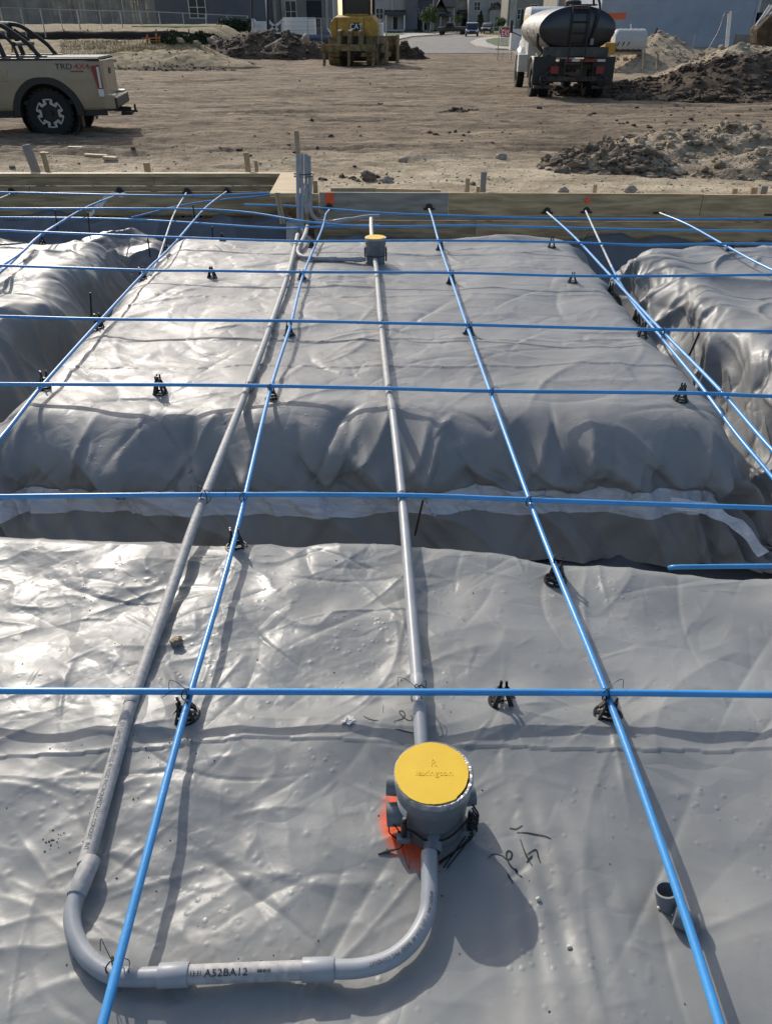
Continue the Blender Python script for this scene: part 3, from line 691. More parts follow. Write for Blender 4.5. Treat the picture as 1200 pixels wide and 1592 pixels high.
def chair(px, py, rz, label, z=0.0, tilt=(0, 0), s=1.0):
    global proto
    p = G(px, py, z)
    if proto is None:
        o = thing('cable_chair', label, 'cable chair', p, rz, 'black plastic chairs under the cables')
        _b.build('base_ring', M['black'], o)
        l1 = _l.build('leg', M['black'], o)
        l2 = bpy.data.objects.new('leg', l1.data); COL.objects.link(l2); l2.parent = o; l2.rotation_euler = (0, 0, math.pi)
        _s.build('saddle', M['black'], o); proto = o
    else:
        o = proto.copy(); COL.objects.link(o)
        for ch in list(proto.children):
            c = ch.copy(); COL.objects.link(c); c.parent = o
        o['label'] = label
    sz = s
    zs = [near_z(p.x, p.y)] if p.y < 2.0 else [h[0].z for h in (b.ray_cast(Vector((p.x, p.y, 1)), Vector((0, 0, -1))) for b in BV) if h[0] is not None and h[0].z > -.12]
    if zs:
        p.z = max(zs) - .001; sz = min(1.2, max(.75, (CZ - .026 - p.z) / .050))
    o.location = p; o.rotation_euler = (tilt[0], tilt[1], rz); o.scale = (s, s, sz)
    return o
nz = near_z(-.48, 1.28)
chair(290, 1119, .15, 'black cable chair nearest the left, below the crossing beside the long conduit')
chair(780, 1096, 1.5, 'black cable chair standing alone under the nearest cross cable', z=.004)
chair(943, 1119, -.3, 'black cable chair below the crossing right of the big floor box')
chair(863, 900, -.35, 'black cable chair at the near lip of the trench, right side')
chair(368, 851, .25, 'black cable chair at the near lip of the trench, left side')
chair(70, 603, .7, 'leftmost black cable chair on the front brow of the middle pad', tilt=(0, .15))
chair(249, 608, 1.5, 'black cable chair between left edge and conduits, front brow of middle pad')
chair(424, 624, .2, 'black cable chair at the crossing just right of the long left conduit', s=.95)
chair(1057, 622, 1.4, 'rightmost black cable chair on the front brow of the middle pad')
chair(155, 508, .7, 'black cable chair on the left edge cable, second cross cable row')
chair(450, 520, .2, 'black cable chair beside the long conduit, second cross cable row', s=.95)
chair(728, 521, -.2, 'black cable chair right of the centre, second cross cable row')
chair(997, 523, 1.4, 'black cable chair right side, just below the second row cross cable')
chair(990, 488, -.7, 'black cable chair on the right edge cable between two rows')
chair(222, 431, .7, 'black cable chair on the left edge cable, third cross cable row')
chair(330, 432, 1.5, 'black cable chair alone left of the conduits, third cross cable row')
chair(470, 436, .2, 'black cable chair between conduit and far floor box, third row')
chair(701, 437, -.2, 'black cable chair right of the small far floor box, third row')
chair(889, 441, 1.4, 'black cable chair right part of the third cross cable row')
chair(951, 438, -.7, 'black cable chair hidden under the paired cables at the pad corner', s=.8)
chair(347, 377, 1.5, 'black cable chair far left on the far brow of the middle pad', s=.8)
chair(485, 386, .2, 'black cable chair on far brow just left of the far floor box', s=.9)
chair(684, 386, -.2, 'black cable chair on the far brow in the middle, right of the box')
chair(857, 384, 1.4, 'black cable chair at the right end of the far brow')
chair(258, 384, .7, 'black cable chair at the far left corner of the middle pad', s=.8, z=-.03)
chair(1134, 391, 1.3, 'black cable chair on top of the shiny right pad')
chair(64, 368, 1.3, 'black cable chair on top of the crumpled left pad', z=-.01)

# ------------------------------------------------------------------ wire ties
def tie(px, py, z, label, s=1.0, tails=((.05, .03, .02),), a=.6, rad=.0125):
    p = G(px, py, z); m = MB()
    for k in range(2):
        ang = a + k * 1.35
        ring = [Vector((math.cos(t) * rad * 1.05 * math.cos(ang), math.cos(t) * rad * 1.05 * math.sin(ang), math.sin(t) * rad * 1.5 - .006)) for t in np.linspace(0, 2 * math.pi, 20)[:-1]]
        m.tube(ring, .0014, 6, closed=True)
    o = m.build('wire_tie', M['wire'], None, smooth=True)
    o.location = p; o.scale = (s,) * 3
    tag(o, label, 'wire tie', 'black wire ties at crossings')
    t_ = MB()
    for (dx, dy, dz) in tails:
        e = Vector((dx, dy, dz)); mid = e * .55 + Vector((0, 0, .014)); k2 = e + Vector((-.001, -.012, -.018 if dz > 0 else .01))
        t_.tube(spline([(0, 0, .012), mid, e, k2], 6), .0008, 5)
    t_.build('tail', M['wire'], o, smooth=True)
    return o
tie(290, 1077, CZ, 'wire tie at the nearest crossing left, with two long bent tails', tails=((-.04, .012, .03), (-.055, -.008, -.005)))
tie(650, 1077, .06, 'wire tie holding the middle conduit to the nearest cross cable', tails=((-.05, .028, .025), (.02, .02, .02)), rad=.020)
tie(942, 1077, CZ, 'wire tie at the nearest crossing right, with one curled tail', tails=((.045, .025, .02),))
tie(177, 1500, .055, 'wire tie over the bottom left conduit bend and blue cable', tails=((-.03, .035, .02), (.028, .004, .006)), rad=.014)
tie(320, 770, CZ, 'wire tie where long left conduit crosses the trench cable', tails=((-.05, .02, .03), (-.03, .03, .02)), rad=.018)
tie(378, 771, CZ, 'wire tie at the trench crossing left of the middle', tails=((-.06, .01, .02),))
tie(624, 771, .06, 'wire tie where middle conduit crosses the trench cable', tails=((.02, .02, .01),), rad=.018)
tie(822, 777, CZ, 'wire tie at the trench crossing right, with long looping tail', tails=((.06, .04, .02), (.09, .01, .0)))
tie(604, 604, .06, 'wire tie on the middle conduit at the front brow', tails=((.01, .02, .01),), rad=.017)
tie(420, 601, CZ, 'wire tie on the crossing above the front brow left chair', tails=((.02, .02, .01),))
tie(388, 600, .06, 'wire tie holding left conduit at the front brow', tails=((-.02, .02, .01),), rad=.018)
tie(764, 608, CZ, 'wire tie at the front brow crossing right of the middle', tails=((.03, .01, .01),))
tie(593, 503, .06, 'wire tie on the middle conduit at the second row', tails=((.01, .02, .01),), rad=.017)
tie(728, 506, CZ, 'wire tie at the second row crossing right of the middle', tails=((.02, .01, .01),))
tie(1030, 514, CZ, 'wire tie at the second row crossing on the right edge', tails=((.02, .02, .01),))
tie(1120, 611, CZ, 'wire tie at the front brow crossing on the right edge', tails=((.02, .02, .01),))
tie(455, 375, .06, 'wire tie on the conduits at the far brow', tails=((.01, .01, .01),), rad=.018)

# ------------------------------------------------------------------ text helper
def text_shape(s, size, font_shear=0):
    cu = bpy.data.curves.new('lettering', 'FONT'); cu.body = s; cu.size = size; cu.resolution_u = 2; cu.align_x = 'CENTER'; cu.align_y = 'CENTER'
    cu.shear = font_shear
    o = bpy.data.objects.new('lettering', cu); COL.objects.link(o)
    dg = bpy.context.evaluated_depsgraph_get(); me = bpy.data.meshes.new_from_object(o.evaluated_get(dg))
    V = [v.co.copy() for v in me.vertices]; Fc = [tuple(p.vertices) for p in me.polygons]
    bpy.data.objects.remove(o); bpy.data.meshes.remove(me); bpy.data.curves.remove(cu)
    return V, Fc
def lettering(s, size, M4, m, parent, name='lettering', bold=0, sx=1, fn=None, extr=0, font_shear=0, **k):
    V, Fc = text_shape(s, size, font_shear); mb = MB()
    V = [Vector((v.x * sx, v.y, v.z)) for v in V]
    if fn: V = [fn(v) for v in V]
    else: V = [M4 @ v for v in V]
    mb.add(V, Fc)
    me = bpy.data.meshes.new(name); me.from_pydata([tuple(p) for p in mb.v], [], mb.f); me.update()
    return link(name, me, m, parent, **k)

# ------------------------------------------------------------------ conduits
PR = .0167
def pipe(pts, r=PR, n=20, cap=True): return MB().tube(pts, r, n, cap)
def path_at(pts, s):
    for a, b in zip(pts, pts[1:]):
        L = (b - a).length
        if s <= L: return a + (b - a) * (s / L), (b - a).normalized()
        s -= L
    return pts[-1], (pts[-1] - pts[-2]).normalized()
def pipe_text(s, size, pts, s0, parent, ang=0.9, m=None, sx=1, flip=False, r=PR, name='printed_text'):
    """letters wrapped on a pipe, starting s0 metres along it; ang = angle round the pipe from straight up"""
    def fn(v):
        c, t = path_at(pts, s0 + (-v.x if flip else v.x))
        side = t.cross(Vector((0, 0, 1))).normalized(); up = side.cross(t).normalized()
        q = ang + (-1 if flip else 1) * (-v.y) / r
        return c + (side * math.sin(q) + up * math.cos(q)) * (r + .0007)
    return lettering(s, size, None, m or M['ink'], parent, name, fn=fn, sx=sx)
# -- long left conduit
co = thing('conduit_run', 'long grey conduit down the left side, from upright bundle to bottom left bend', 'conduit')
zL = PR + .012
Lp = [G(463, 365, .05), G(450, 420, .045), G(425, 495, .04), G(386, 600, .04), G(318, 772, .05), G(262, 930, zL), G(205, 1090, zL)]
Lp = spline(Lp, 10)
pipe(Lp, PR).build('pipe', M['pvcdust'], co, smooth=True)
a0 = G(206, 1086, zL); a1 = G(133, 1345, zL)
pipe([a0, a1], PR).build('pipe', M['pvcdust'], co, smooth=True)
def coupling(p, q, r, parent, m='pvc', name='coupling', rings=False):
    p = Vector(p); q = Vector(q); d = q - p
    pts = [p, p, p + d * .01, p + d * .985, q, q]
    rr = [PR * .98, r * .97, r, r, r * .98, PR * .98]
    return MB().tube([p, p + d * .004, p + d * .02, q - d * .02, q - d * .004, q], [PR * .99, r * .975, r, r, r * .975, PR * .99], 24).build(name, M[m], parent, smooth=True)
def lerp(p, q, t): return Vector(p).lerp(Vector(q), t)
coupling(G(143, 1335, zL), G(119, 1393, zL), .0192, co, 'pvcdust', 'bell_end')
coupling(lerp(a0, a1, -.02), lerp(a0, a1, .05), .0178, co, 'pvcdust', 'joint')
for (x1, y1, x2, y2) in ((414, 528, 409, 545), (578 - 150, 486, 424, 497),):
    pass
pipe_text('1" (27) CANTEX  SCHEDULE 40 RIGID PVC NONMETALLIC CONDUIT  INT', .0130, [a0, a1], (a1 - a0).length * .56, co, ang=.12, m=M['ink2'], sx=.60 if (a1 - a0).length < .3 else .82, flip=False)
# -- bottom bend: sweep from the bell end to the straight with couplings, then sweep into the box
zb = PR + .010
bp = thing('conduit_bend', 'thick grey conduit curving round the bottom of the picture into the big floor box', 'conduit')
c1 = spline([G(122, 1385, zL), G(113, 1420, zb), G(118, 1456, zb), G(140, 1492, zb), G(175, 1515, zb), G(215, 1519, zb), G(262, 1517, zb)], 8)
pipe(c1, PR * .97, 24).build('sweep', M['pvc'], bp, smooth=True)
sA, sB = G(250, 1517, zb), G(500, 1507, zb)
pipe([sA, sB], PR * .98, 24).build('pipe', M['pvcdust'], bp, smooth=True)
coupling(G(247, 1517, zb), G(294, 1515, zb), .0205, bp)
coupling(G(470, 1508, zb), G(520, 1507, zb), .0205, bp)
c2 = spline([G(510, 1507, zb), G(560, 1505, zb), G(605, 1492, zb), G(640, 1464, zb), G(662, 1425, zb), G(667, 1390, zb + .004), G(667, 1355, zb + .008), G(667, 1325, zb + .012)], 8)
pipe(c2, PR * .99, 24).build('sweep', M['pvc'], bp, smooth=True)
pipe_text('A52BA12', .0175, [sA, sB], .120, bp, ang=.40, sx=1.15, flip=False)
pipe_text('13:31', .0125, [sA, sB], .066, bp, ang=.40, sx=.8)
# barcode on the straight piece
bc = MB(); t = .176; rr_ = random.Random(5)
dirn = (sB - sA).normalized(); sd = dirn.cross(Vector((0, 0, 1))).normalized(); upv = sd.cross(dirn)
while t < .2:
    wd_ = rr_.choice((.0004, .0007, .001))
    def pt(s_, q): return sA + dirn * s_ + (sd * math.sin(q) + upv * math.cos(q)) * (PR * .98 + .0006)
    bc.add([pt(t, .5), pt(t + wd_, .5), pt(t + wd_, .2), pt(t, .2)], [(0, 1, 2, 3)]); t += wd_ + rr_.choice((.0004, .0008))
bc.build('bar_code', M['ink'], bp)
pipe_text('AMERICAN  1" (27)  SCH 40  RIGID  PVC CONDUIT', .0100, c2, .17, bp, ang=.25, sx=.85, flip=True, m=M['ink2'])
pipe_text('C', .017, c2, .375, bp, ang=.1, sx=1, m=M['ink2'])
# -- middle conduit box to box
mc = thing('conduit_run', 'grey conduit down the middle, joining the two yellow lidded floor boxes', 'conduit')
Mp = [G(656, 1172, .03), G(650, 1080, .045), G(638, 930, .045), G(625, 775, .055), G(610, 640, .05), G(603, 600, .05), G(592, 500, .045), G(586, 430, .045), G(583, 402, .045)]
Ms = spline(Mp, 10)
half = len(Ms) // 2
pipe(Ms[:12], PR).build('pipe', M['pvc'], mc, smooth=True)
pipe(Ms[11:42], PR).build('pipe', M['pvc'], mc, smooth=True)
pipe(Ms[41:], PR).build('pipe', M['pvcdust'], mc, smooth=True)
coupling(Ms[10], Ms[12], .0182, mc, 'pvc'); coupling(Ms[40], Ms[43], .0185, mc, 'pvcdust'); coupling(Ms[60], Ms[63], .0185, mc, 'pvcdust')
# -- behind the far box
fc = thing('conduit_run', 'short cream conduit rising behind the small far floor box', 'conduit')
pipe([G(578, 368, .05), G(577, 352, .05), G(577, 340, .06)], PR).build('pipe', mat('cream_pvc', (.55, .52, .47), .5), fc, smooth=True)
# -- second conduit bending to the far box
sc2 = thing('conduit_run', 'grey conduit turning right from the stub ups into the small far floor box', 'conduit')
S2 = spline([Q(478, 352, 6.95), G(474, 366, .05), G(466, 382, .045), G(463, 392, .04), G(470, 399, .04), G(490, 402, .04), G(530, 403, .04), G(568, 403, .04)], 8)
pipe(S2, PR).build('pipe', M['pvcdust'], sc2, smooth=True)
coupling(G(505, 402.5, .04), G(523, 403, .04), .0205, sc2, 'pvcdust'); coupling(G(550, 403, .04), G(563, 403, .04), .0205, sc2, 'pvcdust')
# -- stub ups
STY = 7.3
def pxv(x, y): return Q(x, y, STY)
stub_px = [(462.5, 240, 464), (469, 240, 470), (475.5, 240, 477), (480, 243, 483)]
labs = ['leftmost upright grey conduit of the taped bundle at the form corner', 'upright grey conduit second from left in the taped bundle',
        'upright grey conduit third from left in the taped bundle', 'rightmost upright grey conduit of the bundle with thick lower sleeve']
for i, (xt, yt, xb) in enumerate(stub_px):
    p0, p1 = pxv(xt, yt), Q(xb, (352, 352, 330, 318)[i], STY - (.2 if i < 2 else 0))
    p0.y += .03 * (i % 2)
    o = thing('stub_up', labs[i], 'conduit', p1, group='upright conduits at the form corner')
    t_ = MB().tube([Vector((0, 0, 0)), p0 - p1], .0152, 14, cap=False)
    t_.tube([Vector((0, 0, 0)) + (p0 - p1) * .3, p0 - p1], .0135, 14, cap=False)
    t_.build('pipe', M['pvc'], o, smooth=True)
    coupling((p0 - p1) * .28, (p0 - p1) * .44, .0195, o, 'pvc')
for k, yy in enumerate((270, 274)):
    m_ = MB(); c = pxv(471.5, yy); c.y -= 0
    m_.tube([c + Vector((.085 * math.cos(t), .05 * math.sin(t), 0)) for t in np.linspace(0, 2 * math.pi, 24)[:-1]], .004, 6, closed=True)
    tag(m_.build('wire_tie', M['wire'], smooth=True), ('upper' if k == 0 else 'lower') + ' black tie round the upright conduit bundle', 'wire tie')
# low bend from right stub towards the middle, lying against the form
lb = thing('conduit_run', 'grey conduit sagging from the upright bundle along the right form board', 'conduit')
Bp = spline([Q(483, 316, 7.4), Q(484, 330, 7.4), Q(494, 342, 7.4), Q(512, 346, 7.4), Q(540, 342, 7.4), Q(570, 337, 7.4), Q(590, 336, 7.4)], 8)
pipe(Bp, .0185).build('pipe', M['pvc'], lb, smooth=True); coupling(Bp[26], Bp[33], .024, lb, 'pvc')
# grey sleeve left of the stub ups
p0, p1 = Q(455, 345, 7.0), Q(455, 380, 7.0)
sl_ = MB().tube([p1, p0], .055, 24, cap=False); sl_.tube([p1, p0], .050, 24, cap=False); sl_.tube([p0 + Vector((0, 0, -.012)), p0], .057, 24, cap=False)
tag(sl_.build('pipe_sleeve', M['pvc'], smooth=True), 'wide open grey pipe sleeve at the foot of the upright bundle', 'pipe sleeve')
# -- loose coupling lying on the sheet (two short sockets at right angles)
cp = thing('pipe_coupling', 'loose dark grey pipe tee lying under the right blue cable, mouth open', 'pipe fitting')
q0 = G(1040, 1402, .0); q0.z = near_z(q0.x, q0.y)
mm = MB(); A = q0 + Vector((.0, .0, .0)); B = A + Vector((-.008, .010, .036))
mm.tube([A, B], .023, 24, cap=False); mm.tube([A, B], .0185, 24, cap=False)
def annulus(mb, c, ax, r0, r1, n=24):
    ax = ax.normalized(); a = ax.cross(Vector((0, 1, .3))).normalized(); b = ax.cross(a)
    V = [c + (a * math.cos(t) + b * math.sin(t)) * r_ for r_ in (r0, r1) for t in np.linspace(0, 2 * math.pi, n + 1)[:-1]]
    mb.add(V, [(i, (i + 1) % n, n + (i + 1) % n, n + i) for i in range(n)])
annulus(mm, B, B - A, .0185, .023); mm.build('upright_socket', M['pvcdark'], cp, smooth=True)
mm = MB(); C0 = q0 + Vector((-.004, -.034, .021)); C1 = C0 + Vector((.036, -.016, -.002))
mm.tube([C0, C1], .0185, 24, cap=True); mm.tube([C1, C1 + (C1 - C0) * .12], .0205, 24, cap=True); mm.build('lying_socket', M['pvcdark'], cp, smooth=True)

# ------------------------------------------------------------------ floor boxes
def floor_box(loc, label, R0, H0, near=True):
    o = thing('floor_box', label, 'floor box', loc)
    MB().lathe([(R0 * .86, -.02), (R0 * .87, .0), (R0 * .885, H0 * .35), (R0 * .90, H0 * .36), (R0 * .915, H0 * .66), (R0 * .945, H0 * .68), (R0 * .96, H0 * .70),
                (R0 * .985, H0 * .86), (R0, H0 * .90), (R0, H0 - .002), (R0 * .985, H0), (R0 * .9, H0)], n=56).build('body', M['pvcdark'], o, smooth=True)
    # crinkled clear tape round the rim
    n = 160; prof = [(R0 * 1.004, H0 * .955), (R0 * 1.004, H0 + .0005), (R0 * .97, H0 + .003), (R0 * .90, H0 + .0015)]
    V = []; Fc = []
    rg = random.Random(2)
    for i, (r_, z) in enumerate(prof):
        for k in range(n):
            a = 2 * math.pi * k / n; jr = .35 + .65 * max(0, math.cos(a + .35)); j = rg.uniform(-1, 1) * (.0010 if i else .0003) * jr
            low = (i == 0) * (-.004 + .004 * math.sin(a * 3) * .5)
            V.append(Vector(((r_ + j) * math.cos(a), (r_ + j) * math.sin(a), z + rg.uniform(-1, 1) * .0007 * (i > 0) * jr + low)))
    for i in range(3):
        for k in range(n): Fc.append((i * n + k, i * n + (k + 1) % n, (i + 1) * n + (k + 1) % n, (i + 1) * n + k))
    MB().add(V, Fc).build('tape_rim', M['foil'], o, smooth=False)
    # yellow lid, slightly off centre and not quite round
    r0 = R0 * .935; pts = []
    for k in range(72):
        a = 2 * math.pi * k / 72; r_ = r0 * (1 + .012 * math.sin(2 * a + 1) + .008 * math.sin(5 * a) - (.035 if -.9 < ((a + math.pi) % (2 * math.pi) - math.pi) < .5 else 0) + .006 * rg.uniform(-1, 1))
        pts.append((r_ * math.cos(a) - R0 * .035, r_ * math.sin(a) + R0 * .01))
    lid = MB().prism(pts, H0 + .0018, H0 + .0048, axis='z').build('lid', M['yellow'], o)
    if near:
        V, Fc = text_shape('lexington', .019); mb = MB(); nV = len(V)
        for (st, sz, cx_, cy_) in (('lexington', .019, .001, -.002), ('R', .026, .001, .024)):
            V, Fc = text_shape(st, sz)
            mb.add([Vector((v.x * (1.12 if st != 'R' else .9) + cx_, v.y + cy_, H0 + .0056)) for v in V], Fc)
            # side walls of the raised letters
            es = {}
            for f in Fc:
                for a, b in zip(f, f[1:] + f[:1]): es[(a, b)] = 1
            k = 1.12 if st != 'R' else .9
            for (a, b) in [e for e in es if (e[1], e[0]) not in es]:
                A_, B_ = V[a], V[b]
                mb.add([Vector((A_.x * k + cx_, A_.y + cy_, H0 + .0047)), Vector((B_.x * k + cx_, B_.y + cy_, H0 + .0047)), Vector((B_.x * k + cx_, B_.y + cy_, H0 + .0056)), Vector((A_.x * k + cx_, A_.y + cy_, H0 + .0056))], [(0, 1, 2, 3)])
        mb.build('raised_letters', M['yellow'], lid)
    return o
BH = .155
fb = floor_box(BOXC + Vector((0, 0, 0)), 'big grey round floor box with yellow lid, standing in orange spray paint', .083, BH)
# hub stubs: two to the left, one right, one at the front where the bend enters
def hub(p, q, r, name='hub'):
    m = MB(); p = Vector(p); q = Vector(q); d = (q - p).normalized()
    m.tube([p, q], r, 28, cap=False); m.tube([p, q - d * .001], r * .84, 28, cap=False); annulus(m, q, q - p, r * .84, r)
    m.tube([q - d * .02, q - d * .019], r * .84, 28, cap=True)
    return m.build(name, M['pvcdark'], fb, smooth=True)
hub((-.05, .020, .085), (-.098, .024, .085), .021); hub((-.05, -.018, .045), (-.098, -.020, .045), .025)
hub((.05, .02, .05), (.094, .028, .05), .024); hub((.0, -.06, .038), (-.003, -.098, .030), .0195, 'hub')
hub((.0, .06, .05), (.0, .105, .048), .021)
# levelling screws, feet, tie wires, paper label
for (x, y) in ((-.062, -.062), (.078, -.044)):
    m = MB(); m.tube([(x, y, .006), (x, y, .094)], .0035, 12); m.build('levelling_screw', M['steel'], fb, smooth=True)
    m = MB(); m.tube([(x, y, .03), (x, y, .083)], .0062, 14); m.tube([(x, y, .085), (x, y, .090)], .0060, 6); m.build('screw_sleeve', M['black'], fb, smooth=True)
    MB().box((x - .014, y - .010, .018), (x + .014, y + .012, .034)).build('bracket', M['pvcdark'], fb, bev=.002)
wires = MB()
for (z0, z1, rr2) in ((.062, .052, .079), (.056, .048, .080)):
    wires.tube(spline([(-.062, -.066, z0 + .008), (-.04, -.072, z0), (-.01, -.083, z1 - .004), (.03, -.078, z1), (.062, -.058, z0 + .006), (.078, -.044, z0 + .012)], 8), .0016, 7)
rg = random.Random(9)
for k in range(5):
    wires.tube(spline([(.078 + rg.uniform(-.006, .006), -.044, .07), (.085 + rg.uniform(-.01, .01), -.05 + rg.uniform(-.01, .01), .04), (.07 + rg.uniform(-.01, .01), -.06, .012), (.03 + rg.uniform(-.02, .02), -.10 + rg.uniform(-.02, .01), .006)], 8), .0016, 7)
for k in range(3):
    wires.tube(spline([(-.06, -.062, .03), (-.068, -.075, .012), (-.10 - .008 * k, -.078 - .004 * k, .005)], 8), .0016, 7)
wires.tube(spline([(-.062, -.06, .02), (-.078, -.05, .045), (-.09, -.04, .04), (-.092, -.046, .02), (-.07, -.06, .012)], 8), .0015, 7)
wires.tube(spline([(-.068, -.07, .02), (-.058, -.10, .006), (-.052, -.118, .004), (-.050, -.10, .008)], 8), .0006, 5)
for k in range(6):
    a = rg.uniform(-.5, .5); wires.tube(spline([(.082, -.03, .095 - k * .012), (.094, -.045 + a * .01, .080 - k * .012), (.078, -.055, .07 - k * .01)], 6), .0022, 7)
wires.build('tie_wires', M['wire'], fb, smooth=True)
lab = MB(); rr2 = .0768
for k in range(8):
    a0_, a1_ = R(183 + k * 5), R(183 + (k + 1) * 5)
    lab.add([Vector((rr2 * math.cos(a), rr2 * math.sin(a), z)) for a, z in ((a0_, .075), (a1_, .075), (a1_, .108), (a0_, .108))], [(0, 1, 2, 3)])
lab.build('paper_label', mat('white_label', (.62, .63, .62), .5), fb)
far_loc = G(584, 405, .02)
fb2 = floor_box(far_loc, 'small looking far grey floor box with faded yellow lid on the middle pad', .078, .165, near=False)
for sx in (-1, 1):
    MB().box((sx * .078 - .006, -.02, .0), (sx * .078 + .006, .02, .10)).build('bracket', M['black'], fb2)
m = MB(); m.tube([Vector((.083 * math.cos(t), .083 * math.sin(t), .045)) for t in np.linspace(0, 2 * math.pi, 30)[:-1]], .003, 6, closed=True); m.build('tie_wires', M['wire'], fb2)

# ------------------------------------------------------------------ marker notes on the near sheet
def ink(strokes, wd=.0036, label=None):
    for st in strokes:
        mb = MB(); ps = spline([G(x, y, 0) for x, y in st], 6) if len(st) > 2 else [G(st[0][0], st[0][1]).lerp(G(st[1][0], st[1][1]), t) for t in np.linspace(0, 1, 7)]
        V = []; n = len(ps)
        for i, p in enumerate(ps):
            t = (ps[min(i + 1, n - 1)] - ps[max(i - 1, 0)]).normalized(); s = Vector((-t.y, t.x, 0)) * wd * (.35 + .65 * math.sin(math.pi * min(1, (i + 1.5) / (n + 2)) ) ) * .5
            for q in (p + s, p - s):
                V.append(Vector((q.x, q.y, near_z(q.x, q.y) + .0010)))
        mb.add(V, [(2 * i, 2 * i + 1, 2 * i + 3, 2 * i + 2) for i in range(n - 1)]); mb.build('marker_stroke', M['ink'], NEAR)
def C5(x, y): return (700 + x / 2.4, 1180 + y / 2.4)
ink([[C5(220, 258), C5(245, 262), C5(268, 252)], [C5(246, 276), C5(300, 282), C5(345, 292), C5(373, 305)],
     [C5(260, 302), C5(278, 355), C5(304, 402)], [C5(286, 360), C5(312, 342), C5(322, 345), C5(328, 370), C5(336, 390)], [C5(284, 388), C5(304, 364)],
     [C5(140, 368), C5(160, 357), C5(190, 362), C5(210, 378), C5(225, 372), C5(228, 352), C5(215, 345), C5(208, 360), C5(214, 385), C5(228, 405), C5(250, 418), C5(242, 408)], [C5(242, 410), C5(250, 425), C5(268, 440)],
     [C5(213, 428), C5(222, 442), C5(233, 462)], [C5(292, 454), C5(294, 456)]])
def C4(x, y): return (500 + x / 6.667, 1090 + y / 6.667)
ink([[C4(760, 298), C4(752, 275), C4(790, 258), C4(830, 240), C4(860, 205), C4(850, 165), C4(820, 150), C4(805, 170), C4(840, 215), C4(890, 250), C4(930, 250), C4(935, 215), C4(912, 205)],
     [C4(762, 348), C4(860, 362), C4(970, 378)], [C4(436, 218), C4(480, 245), C4(530, 260), C4(590, 262)]], .0030)
ink([[C4(640, 70), C4(634, 120), C4(638, 178)]], .0015)
# scuff/thread lines on sheet and pads
# ------------------------------------------------------------------ clods, stones
def blob(seed, sub=2, rough=.35):
    bm = bmesh.new(); bmesh.ops.create_icosphere(bm, subdivisions=sub, radius=1)
    V = np.array([v.co[:] for v in bm.verts]); Fc = np.array([[v.index for v in f.verts] for f in bm.faces]); bm.free()
    n = 1 + rough * perlin(V[:, 0] * 1.6 + V[:, 2] * 1.1, V[:, 1] * 1.6 - V[:, 2] * .7, seed) + rough * .5 * perlin(V[:, 0] * 4 + V[:, 2] * 3, V[:, 1] * 4 - V[:, 2] * 3, seed + 1)
    return V * n[:, None], Fc
BL = [blob(s, 1 if s % 2 else 2) for s in range(8)]
def scatter(name, pts, m, **k):
    Vs = []; Fs = []; n = 0; rg = random.Random(len(pts))
    for (x, y, z, s) in pts:
        V, Fc = BL[rg.randrange(8)] if s > .03 else BL[1 + 2 * rg.randrange(4)]
        a = rg.uniform(0, 6.28); c, s_ = math.cos(a), math.sin(a)
        sx, sy, sz = s * rg.uniform(.7, 1.3), s * rg.uniform(.7, 1.3), s * rg.uniform(.5, .9)
        W = np.stack([(V[:, 0] * c - V[:, 1] * s_) * sx + x, (V[:, 0] * s_ + V[:, 1] * c) * sy + y, V[:, 2] * sz + z], -1)
        Vs.append(W); Fs.append(Fc + n); n += len(V)
    return link(name, mesh_np(name, np.concatenate(Vs), np.concatenate(Fs), False), m, **k)
def one_stone(p, s, label, m='stone', name='stone', seed=1, cat='stone', flat=.7):
    V, Fc = blob(seed, 3, .45)
    W = V * np.array([s, s * .85, s * flat])
    o = link(name, mesh_np(name, W, Fc, True), M[m]); o.location = p
    return tag(o, label, cat)
p = G(276, 1003); one_stone((p.x, p.y, near_z(p.x, p.y) + .010), .017, 'crumbly tan clod of dirt on the sheet between left conduit and cable', 'tan', 'dirt_clod', 5, 'clod')
p = G(884, 1475); one_stone((p.x, p.y, near_z(p.x, p.y) + .003), .005, 'tiny white pebble on the sheet at the bottom right', 'chip', seed=8)
p = G(836, 1399); one_stone((p.x, p.y, near_z(p.x, p.y) + .003), .005, 'tiny white chip on the sheet below the marker note', 'chip', seed=9)
p = G(1026, 1408); one_stone((p.x, p.y, near_z(p.x, p.y) + .003), .0045, 'tiny cream pebble left of the loose pipe tee', 'chip', seed=10)
# torn scrap of white film near the centre
sc_ = MB(); rg = random.Random(12); p = G(541, 1130); b = Vector((p.x, p.y, near_z(p.x, p.y)))
for k in range(7):
    a = rg.uniform(0, 6.28); q = b + Vector((rg.uniform(-.010, .010), rg.uniform(-.012, .012), rg.uniform(.002, .008)))
    d = Vector((math.cos(a), math.sin(a), rg.uniform(-.3, .4))) * rg.uniform(.008, .017); e = Vector((-d.y, d.x, rg.uniform(-.005, .005))) * .35
    sc_.quad(q - d - e, q + d - e, q + d + e, q - d + e)
tag(sc_.build('film_scrap', mat('white_scrap', (.6, .6, .58), .5)), 'small crumpled whitish scrap lying left of the marker loop', 'scrap')
